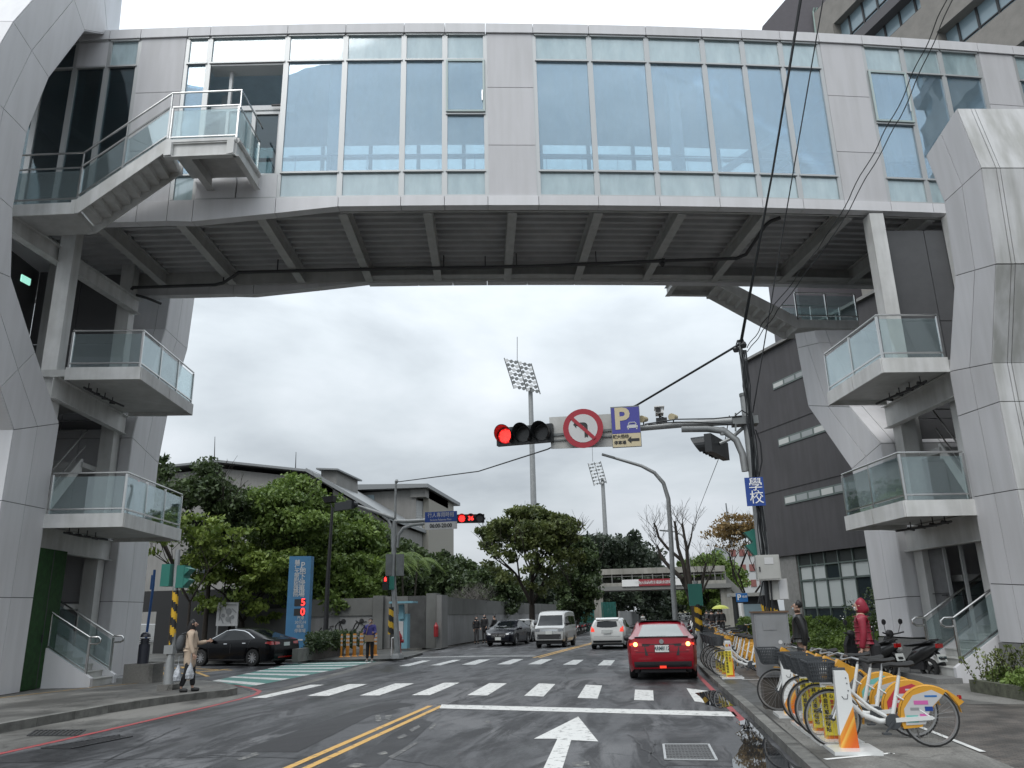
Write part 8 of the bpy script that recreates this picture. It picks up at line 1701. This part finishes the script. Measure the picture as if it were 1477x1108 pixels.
def dock(label, loc, yellow, group, first=False):
    t_ = thing('bike_dock', label, 'dock', loc, 0, group)
    def B(nm, b, m, **k): return b.build(nm, m, t_, world=False, **k)
    b = MB(); b.prism([(-.10, -.05, .04), (.10, -.05, .04), (.085, -.05, .84), (.06, -.05, .88), (-.07, -.05, .88)], (0, .10, 0)); B('column', b, 'dock_white')
    b = MB(); b.box((0.03, .0, .02), (.52, .62, .04)); B('base_plate', b, 'alu' if False else 'bike_white')
    b = MB(); b.box((-.0, .06, .86), (.15, .06, .1)); B('lock_unit', b, 'basket')
    if yellow:
        b = MB(); b.box((-.02, -.057, .36), (.165, .01, .56)); y_ = B('info_panel', b, 'dock_yellow')
        b = MB(); b.box((-.01, -.057, .76), (.15, .01, .16)); B('reader_panel', b, 'sign_white'); b = MB(); disc(b, (-.03, -.064, .77), .035, .002, 12); B('logo', b, 'bike_orange'); b = MB(); b.box((.04, -.064, .77), (.04, .003, .05)); B('logo_text', b, 'sticker_red')
        for i, ch_ in enumerate('公共自行車租借站'): o = text(ch_, .062, 'black', None, (0, 0, 0), (1, 0, 0), (0, 0, 1), bold=.001); o.data.transform(Matrix.Translation((-.055, -.064, .61-i*.066))); o.parent = t_
        for i, ch_ in enumerate('小心夾手'): o = text(ch_, .05, 'sticker_red' if i > 1 else 'black', None, (0, 0, 0), (1, 0, 0), (0, 0, 1), bold=.001); o.data.transform(Matrix.Translation((.02, -.064, .60-i*.066))); o.parent = t_
    else:
        b = MB(); 
        for (x, z) in ((.05, .80), (.055, .74), (.06, .66)): disc(b, (x, -.052, z), .008, .003, 8)
        b.tube([(-.02, -.053, .60), (.0, -.053, .57), (.04, -.053, .57), (.05, -.053, .62)], .004, 4); B('print', b, 'basket')
    return t_
GB, GD = 'share bicycles docked in the nearest row', 'docks of the nearest bicycle row'
yb = [10.72, 11.45, 12.15, 12.85, 14.35]; xb0 = [2.70, 2.72, 2.74, 2.76, 2.62]
decos = [('sign_white', 'sticker_pink', 'sign_blue', 'sticker_teal', 'sky_blue', 'panel_grey'), ('sticker_red', 'sign_white', 'sign_white', 'panel_grey'), ('sign_white', 'sticker_teal', 'sticker_teal', 'sticker_pink'), ('sticker_teal', 'sign_white', 'bike_orange'), None]
lb = ['nearest white share bicycle with a sticker-covered white rear guard and grey basket', 'second nearest share bicycle with a red sticker on its rear guard', 'third share bicycle of the near row with a teal patterned rear guard', 'fourth share bicycle of the near row with an orange rear guard, mostly hidden', 'share bicycle at the far end of the near row, beside the cabinet base']
for i in range(5):
    bk = bicycle(lb[i], (xb0[i], yb[i], .108), RAD([2, 3, 2, 4, 3][i]), GB, 'bike_orange', decos[i]); bk.rotation_euler.x = RAD([2, -2.5, 3, -1, 4][i])
ld = ['nearest dock, a white column with an orange swoosh', 'second dock from the camera with a yellow notice panel', 'third dock from the camera with a yellow notice panel', 'fourth dock from the camera with a yellow notice panel', 'farthest dock of the near row, white column with orange foot next to the cabinet']
for i, (x, y) in enumerate(((2.24, 10.45), (2.22, 11.15), (2.22, 11.85), (2.22, 12.55), (2.15, 13.75))): dock(ld[i], (x, y, .108), 0 < i < 4, GD)
G2, D2g = 'share bicycles docked in the second row', 'docks of the second bicycle row'
p0 = bicycle('nearest white and orange share bicycle of the second row, its wheel before the yellow dock', (2.42, 21.6, .108), RAD(2), G2)
for i, (x, y, r_) in enumerate(((2.4, 22.5, 3), (2.38, 23.4, 1), (2.36, 24.3, 4), (2.5, 25.2, -3))):
    c = copy_tree(p0, None, (x, y, .108), RAD(r_), ['second white and orange bicycle of the second row', 'third white and orange bicycle of the second row', 'fourth white and orange bicycle of the second row', 'last white and orange bicycle of the second row'][i]); c.name = 'share_bicycle'
d0 = dock('nearest dock of the second row, yellow notice panel facing us', (1.98, 21.2, .108), True, D2g)
for i in range(3): c = copy_tree(d0, None, (1.96, 22.1+i*.9, .108), 0, ['second dock of the second row just behind the yellow one', 'third dock of the second row behind the nearest two', 'farthest dock of the second row'][i]); c.name = 'bike_dock'
G3 = 'share bicycles scattered beyond the striped post'
for i, (x, y, r_) in enumerate(((2.7, 28, 8), (2.9, 30.5, -10), (2.8, 32.5, 15), (3.2, 34.5, 0), (2.9, 36.5, 20), (3.4, 39, -5), (4.6, 37, 40))):
    c = copy_tree(p0, None, (x, y, .108), RAD(r_), ['first', 'second', 'third', 'fourth', 'fifth', 'sixth', 'last'][i]+' bicycle beyond the striped post along the right pavement'); c.name = 'share_bicycle'; c['group'] = G3
# ============================================================ PEOPLE
mat('skin', (.42, .26, .19), .55); mat('hair', (.012, .011, .011), .45); mat('mask', (.62, .66, .68), .7); mat('coat_beige', (.47, .37, .28), .8, var=.1, vscale=20); mat('cloth_black', (.016, .016, .018), .8, var=.2, vscale=15); mat('cloth_blue', (.05, .045, .22), .6, var=.15, vscale=15); mat('cloth_red', (.24, .012, .03), .5, var=.15, vscale=12); mat('cloth_grey', (.065, .063, .065), .85, var=.15, vscale=20); mat('leather', (.014, .014, .014), .35, var=.1); mat('bag_tan', (.34, .23, .14), .7); mat('bag_grey', (.07, .075, .08), .8); mat('plastic_bag', (.42, .44, .47), .25, var=.5, vscale=30); mat('shoe', (.02, .02, .02), .5); mat('shoe_pale', (.4, .4, .38), .6); mat('eye', (.01, .01, .01), .2); mat('lip', (.3, .12, .1), .5)
def skinmesh(name, V, E_, R_, m, parent, lev=1, extra=None):
    me = bpy.data.meshes.new(name); me.from_pydata([tuple(v) for v in V], E_, []); o = bpy.data.objects.new(name, me); col.objects.link(o)
    md = o.modifiers.new('s', 'SKIN'); md.use_smooth_shade = True; sl = me.skin_vertices[0] if me.skin_vertices else None
    if sl is None:
        bpy.context.view_layer.objects.active = o; sl = me.skin_vertices[0]
    for i, r in enumerate(R_):
        rr = r if isinstance(r, tuple) else (r, r); sl.data[i].radius = rr
    sl.data[0].use_root = True
    if lev: s2 = o.modifiers.new('u', 'SUBSURF'); s2.levels = lev; s2.render_levels = lev
    dg = bpy.context.evaluated_depsgraph_get(); me2 = bpy.data.meshes.new_from_object(o.evaluated_get(dg)); bpy.data.objects.remove(o)
    me2.materials.clear(); me2.materials.append(M[m]); me2.name = name; me2.polygons.foreach_set('use_smooth', [True]*len(me2.polygons))
    if extra:
        bm_ = bmesh.new(); bm_.from_mesh(me2); tmp = bpy.data.meshes.new('t'); tmp.from_pydata(extra.v, [], extra.f); bm_.from_mesh(tmp); bm_.to_mesh(me2); bm_.free()
    o2 = bpy.data.objects.new(name, me2); col.objects.link(o2); o2.parent = parent; return o2
def person(label, loc, rz, h=1.68, coat=None, coatlen=.78, top='cloth_black', legs='cloth_black', shoe='shoe', hair='short', hood=None, mask=True, armL=(0, 0), armR=(0, 0), stride=0.0, bulk=1.0, group=None, seated=False):
    """local: faces +x. arm = (forward swing deg, elbow bend deg)"""
    t_ = thing('person', label, 'person', loc, rz, group); k = h/1.70
    hip, kn, an = .90*k, .48*k, .08*k; sh = 1.40*k; nk = 1.47*k; hd = 1.60*k
    V = [(0, 0, hip), (0, 0, 1.10*k), (0, 0, 1.28*k), (0, 0, sh), (.0, 0, nk), (.012, 0, 1.53*k), (.018, 0, hd), (.012, 0, 1.655*k)]
    E_ = [(0, 1), (1, 2), (2, 3), (3, 4), (4, 5), (5, 6), (6, 7)]; R_ = [(.11, .14), (.10, .125), (.11, .15), (.08, .12), .05, .06, (.088, .078), (.07, .062)]
    J = {}
    hands = MB()
    for s_, (sw, el) in ((1, armL), (-1, armR)):
        i0 = len(V); a = RAD(sw); S0 = Vector((0, s_*.175*k, sh-.01)); dU = Vector((math.sin(a), s_*.16, -math.cos(a))).normalized(); Eb = S0+dU*.28*k; a2 = RAD(sw+el); dF = Vector((math.sin(a2), -s_*.05*(el > 30), -math.cos(a2))).normalized(); Wr = Eb+dF*.245*k; Hd = Wr+dF*.075
        V += [S0, (S0+Eb)/2, Eb, Wr, Hd]; E_ += [(3, i0), (i0, i0+1), (i0+1, i0+2), (i0+2, i0+3), (i0+3, i0+4)]; R_ += [.055, .047, .040, .027, (.018, .036)]
        side = dF.cross(Vector((0, 1, 0))).normalized()
        for q in range(4): o_ = side*(q-1.5)*.019; L_ = (.06, .072, .068, .052)[q]; f0 = Hd-dF*.01+o_; hands.tube([f0, f0+dF*L_*.55, f0+dF*L_*.9+Vector((0, -s_*.015, 0))], [.0095, .0088, .007], 6)
        th = Wr+dF*.03; hands.tube([th, th+side*.04+dF*.025, th+side*.045+dF*.06], [.012, .01, .008], 6)
        J['a%d' % s_] = (S0, Eb, Wr, Hd)
    for s_ in (1, -1):
        i0 = len(V); fw_ = stride*s_; K_ = Vector((fw_*.22+.02, s_*.09, kn)); A_ = Vector((fw_*.42-(.05 if fw_ < 0 else 0), s_*.095, an)); H0 = Vector((0, s_*.085*k, hip-.03)); T_ = A_+Vector((.14, s_*.01, -an+.035))
        V += [H0, K_, A_, T_]; E_ += [(0, i0), (i0, i0+1), (i0+1, i0+2), (i0+2, i0+3)]; R_ += [.085, .055, .03, (.016, .022)]; J['l%d' % s_] = (H0, K_, A_, T_)
    # face relief: nose, ears
    hx = .018+.085
    hands.tube([(hx-.01, 0, 1.615*k), (hx+.012, 0, 1.585*k), (hx+.0, 0, 1.578*k)], [.008, .014, .01], 6)
    for s_ in (1, -1): hands.lathe([(.001, -.02), (.022, 0), (.001, .02)], c=(.012, s_*.083, 1.595*k), n=8)
    body = skinmesh('body', V, E_, R_, 'skin', t_, 2, hands)
    for s_ in (1, -1):
        b = MB(); b.lathe([(.001, -.006), (.010, 0), (.001, .006)], c=(hx-.006, s_*.032, 1.612*k), n=8, ax=AXX); b.build('eye', 'eye', None).parent = t_
    if not mask:
        b = MB(); b.tube([(hx-.008, -.022, 1.552*k), (hx+.002, 0, 1.553*k), (hx-.008, .022, 1.552*k)], .005, 5); b.build('mouth', 'lip', None).parent = t_
    else:
        skinmesh('face_mask', [(.045, 0, 1.59*k), (.05, 0, 1.56*k), (.04, 0, 1.535*k)], [(0, 1), (1, 2)], [(.052, .066), (.052, .064), (.04, .052)], 'mask', t_, 1)
    # trousers
    (H1, K1, A1, T1), (H2, K2, A2, T2) = J['l1'], J['l-1']
    skinmesh('trousers', [(0, 0, hip+.08), (0, 0, hip), H1, K1, A1+Vector((0, 0, .04)), H2, K2, A2+Vector((0, 0, .04))], [(0, 1), (1, 2), (2, 3), (3, 4), (1, 5), (5, 6), (6, 7)], [(.125, .155), (.13, .16), .10, .072, .062, .10, .072, .062], legs, t_, 2)
    for A_, T_ in ((A1, T1), (A2, T2)): skinmesh('shoe', [A_-Vector((.04, 0, .03)), A_+Vector((.05, 0, -an+.045)), T_+Vector((.03, 0, 0))], [(0, 1), (1, 2)], [(.052, .052), (.05, .054), (.035, .046)], shoe, t_, 1)
    # jacket or coat
    u = 1.0*bulk; (S1, E1, W1, _a), (S2, E2, W2, _b) = J['a1'], J['a-1']; lowz = hip+.07 if not coat else coatlen*k+.1
    Vj = [(0, 0, 1.12*k), (0, 0, 1.30*k), (0, 0, sh+.0), (0, 0, nk+.0), (0, 0, hip+.13), (0, 0, lowz), S1, E1, W1, S2, E2, W2]
    Ej = [(0, 1), (1, 2), (2, 3), (0, 4), (4, 5), (2, 6), (6, 7), (7, 8), (2, 9), (9, 10), (10, 11)]
    Rj = [(.135*u, .17*u), (.135*u, .18*u), (.105*u, .14*u), (.07, .075), (.145*u, .175*u), (.15*u, .19*u) if coat else (.135*u, .165*u), .072*u, .060*u, .045*u, .072*u, .060*u, .045*u]
    jk = skinmesh('coat' if coat else 'jacket', Vj, Ej, Rj, coat or top, t_, 2)
    if hair == 'short': skinmesh('hair', [(-.035, 0, 1.555*k), (-.022, 0, 1.61*k), (-.006, 0, 1.652*k), (.035, 0, 1.668*k)], [(0, 1), (1, 2), (2, 3)], [(.066, .078), (.088, .092), (.094, .092), (.062, .076)], 'hair', t_, 2)
    elif hair == 'long':
        skinmesh('hair', [(-.03, 0, 1.34*k), (-.045, 0, 1.45*k), (-.02, 0, 1.58*k), (-.005, 0, 1.655*k), (.045, 0, 1.675*k)], [(0, 1), (1, 2), (2, 3), (3, 4)], [(.07, .13), (.08, .13), (.095, .105), (.096, .096), (.06, .075)], 'hair', t_, 2)
    if hood: skinmesh('hood', [(-.07, 0, 1.45*k), (-.04, 0, 1.56*k), (-.02, 0, 1.66*k), (.035, 0, 1.70*k)], [(0, 1), (1, 2), (2, 3)], [(.10, .13), (.115, .115), (.11, .108), (.07, .085)], hood, t_, 2)
    return t_, J, k
def part_of(t_, b, nm, m, **kw): o = b.build(nm, m, None, **kw); o.parent = t_; return o
# woman in a beige coat at the left kerb, facing right, phone arm raised, backpack
wp = G(270, 998, .15); woman, J, k = person('person in a beige coat with long black hair and backpack at the left kerb', wp, RAD(18), 1.62, coat='coat_beige', coatlen=.40, hair='long', mask=False, armR=(8, 12), armL=(20, 80), stride=.2)
bpk = thing('backpack', 'dark grey backpack worn by the person in the beige coat', 'backpack', wp+Vector((-.24, -.08, 1.1))); skinmesh('pack', [(0, 0, -.22), (0, 0, .0), (.02, 0, .2)], [(0, 1), (1, 2)], [(.10, .15), (.13, .16), (.08, .12)], 'bag_grey', bpk, 1); bpk.rotation_euler = (0, 0, RAD(18)); b = MB(); b.tube([(.03, .08, .2), (.2, .1, .26), (.24, .1, .05), (.1, .12, -.15)], .014, 5); b.tube([(.03, -.08, .2), (.2, -.1, .26), (.24, -.1, .05), (.1, -.12, -.15)], .014, 5); part_of(bpk, b, 'strap', 'bag_grey')
for i, (dx, dy, dz) in enumerate(((-.12, -.28, .42), (.14, -.2, .46))):
    hb_ = thing('carrier_bag', ['crumpled silver and black carrier bag hanging low on the left of the beige coat', 'crumpled silver carrier bag hanging low on the right below the beige coat'][i], 'bag', wp+Vector((dx, dy, dz-.18))); b = MB(); rnd = random.Random(i)
    prof = []
    for z, r_ in ((0, .03), (.03, .08), (.12, .09), (.22, .07), (.32, .035), (.38, .012)): prof.append((r_, z))
    b.lathe(prof, n=11); b.v = [(x*(1+rnd.uniform(-.25, .25)), y*(1+rnd.uniform(-.25, .25)), z) for x, y, z in b.v]; part_of(hb_, b, 'bag', 'plastic_bag'); b = MB(); b.tube([(0, 0, .37), (.0, 0, .58)], .006, 4); part_of(hb_, b, 'handle', 'plastic_bag')
# person in blue padded jacket
mp_ = G(533, 955, .1); man, J, k = person('person in a purple-blue padded jacket standing at the far left corner', mp_, RAD(-85), 1.62, top='cloth_blue', bulk=1.12, shoe='shoe_pale', armL=(18, 75), armR=(18, 75))
bg_ = thing('shoulder_bag', 'tan cross-body bag held at the waist by the person in blue', 'bag', mp_+Vector((.05, -.24, .88))); b = MB(); b.box((0, 0, 0), (.34, .12, .24)); part_of(bg_, b, 'body', 'bag_tan'); b = MB(); b.tube([(-.16, 0, .1), (-.1, .12, .45), (.12, .14, .58)], .012, 5); part_of(bg_, b, 'strap', 'bag_tan')
# three people by the wall
gw3 = 'people in dark clothes standing by the long grey wall'
for i, (px, pb_, rz, c_, hr, hh) in enumerate(((687, 931, -60, None, 'long', 1.6), (699, 931, -100, 'cloth_black', 'long', 1.72), (713, 927, 160, None, 'short', 1.66))):
    q = atY(px, 900, 49.5+i*.8); person(['leftmost of three people in dark clothes by the grey wall', 'tallest of the three by the wall, in a long dark coat', 'rightmost of the three by the wall, head just above the dark sedan'][i], (q.x, 49.5+i*.8, .1), RAD(rz), hh, coat=c_, coatlen=.5, hair=hr, legs='cloth_grey', armL=(10, 40), armR=(5, 20), group=gw3)
# man in black jacket behind the cabinet, facing left
q = atY(1153, 900, 16.9); pm, J, k = person('person in a shiny black jacket and mask facing left behind the grey cabinet', (q.x, 16.9, .1), RAD(172), 1.76, top='leather', bulk=1.15, legs='cloth_grey', armL=(-14, 20), armR=(6, 35))
# person in red hooded jacket
q = atY(1243, 900, 15.6); pr_, J, k = person('person in a red quilted hooded jacket and grey trousers beside the scooters', (q.x, 15.6, .1), RAD(170), 1.74, top='cloth_red', bulk=1.08, hair=None, hood='cloth_red', legs='cloth_grey', armL=(2, 12), armR=(0, 10))
b = MB()
for i in range(7):   # quilting seams
    z = (.90+i*.085)*k; b.lathe([(.158-.004*abs(i-3), z), (.164-.004*abs(i-3), z+.008), (.158-.004*abs(i-3), z+.016)], n=24, cap=False)
b.v = [(x*.92, y*1.16, z) for x, y, z in b.v]; part_of(pr_, b, 'quilting_seam', 'cloth_red', smooth=True)
sbg = thing('sling_bag', 'black sling bag hanging behind the person in red', 'bag', (q.x+.14, 15.5, .95)); b = MB(); b.lathe([(.05, -.16), (.09, -.1), (.10, .1), (.05, .2)], n=12); part_of(sbg, b, 'body', 'cloth_black'); b = MB(); b.tube([(0, 0, .18), (.02, 0, .42)], .012, 5); part_of(sbg, b, 'strap', 'cloth_black')
# far pedestrians
for i, (px, y, rz, tp) in enumerate(((1026, 58, 90, 'cloth_black'), (1041, 60, 80, 'cloth_black'), (1036, 61, 100, 'cloth_grey'), (1019, 80, 90, 'cloth_grey'))):
    q = atY(px, 885, y); person(['distant dark-clothed walker just left of the yellow umbrella', 'distant walker carrying the yellow umbrella', 'distant grey-clothed walker sharing the yellow umbrella', 'most distant walker near the bare tree trunk'][i], (q.x, y, .1), RAD(rz), 1.68, top=tp, armL=(30, 60), armR=(5, 10), mask=False, group='people walking far along the right pavement')
q = atY(1040, 885, 60.2); um = thing('umbrella', 'open yellow-green umbrella far along the right pavement', 'umbrella', (q.x, 60.2, 1.2)); b = MB(); b.lathe([(.62, .65), (.5, .78), (.3, .87), (.001, .92)], n=8); part_of(um, b, 'canopy', mat('umb', (.45, .48, .08), .6), smooth=False); b = MB(); b.tube([(0, 0, 0), (0, 0, .9)], .012, 5); part_of(um, b, 'shaft', 'black')
# rider on a scooter ahead of the red car
q = G(928, 906, 0); sr = copy_tree(sA, None, (q.x, q.y, 0), RAD(88), 'scooter being ridden away ahead of the red sedan'); sr.name = 'scooter'; sr['group'] = 'scooters on the road'
for c in list(sr.children):
    if c.name.startswith('lettering'): bpy.data.objects.remove(c)
rider, J, k = person('scooter rider in a pale jacket ahead of the red sedan, seen from behind', (q.x, q.y-.2, -.12), RAD(88), 1.66, top='shoe_pale', bulk=1.2, mask=False, hair='short', armL=(45, 30), armR=(45, 30))
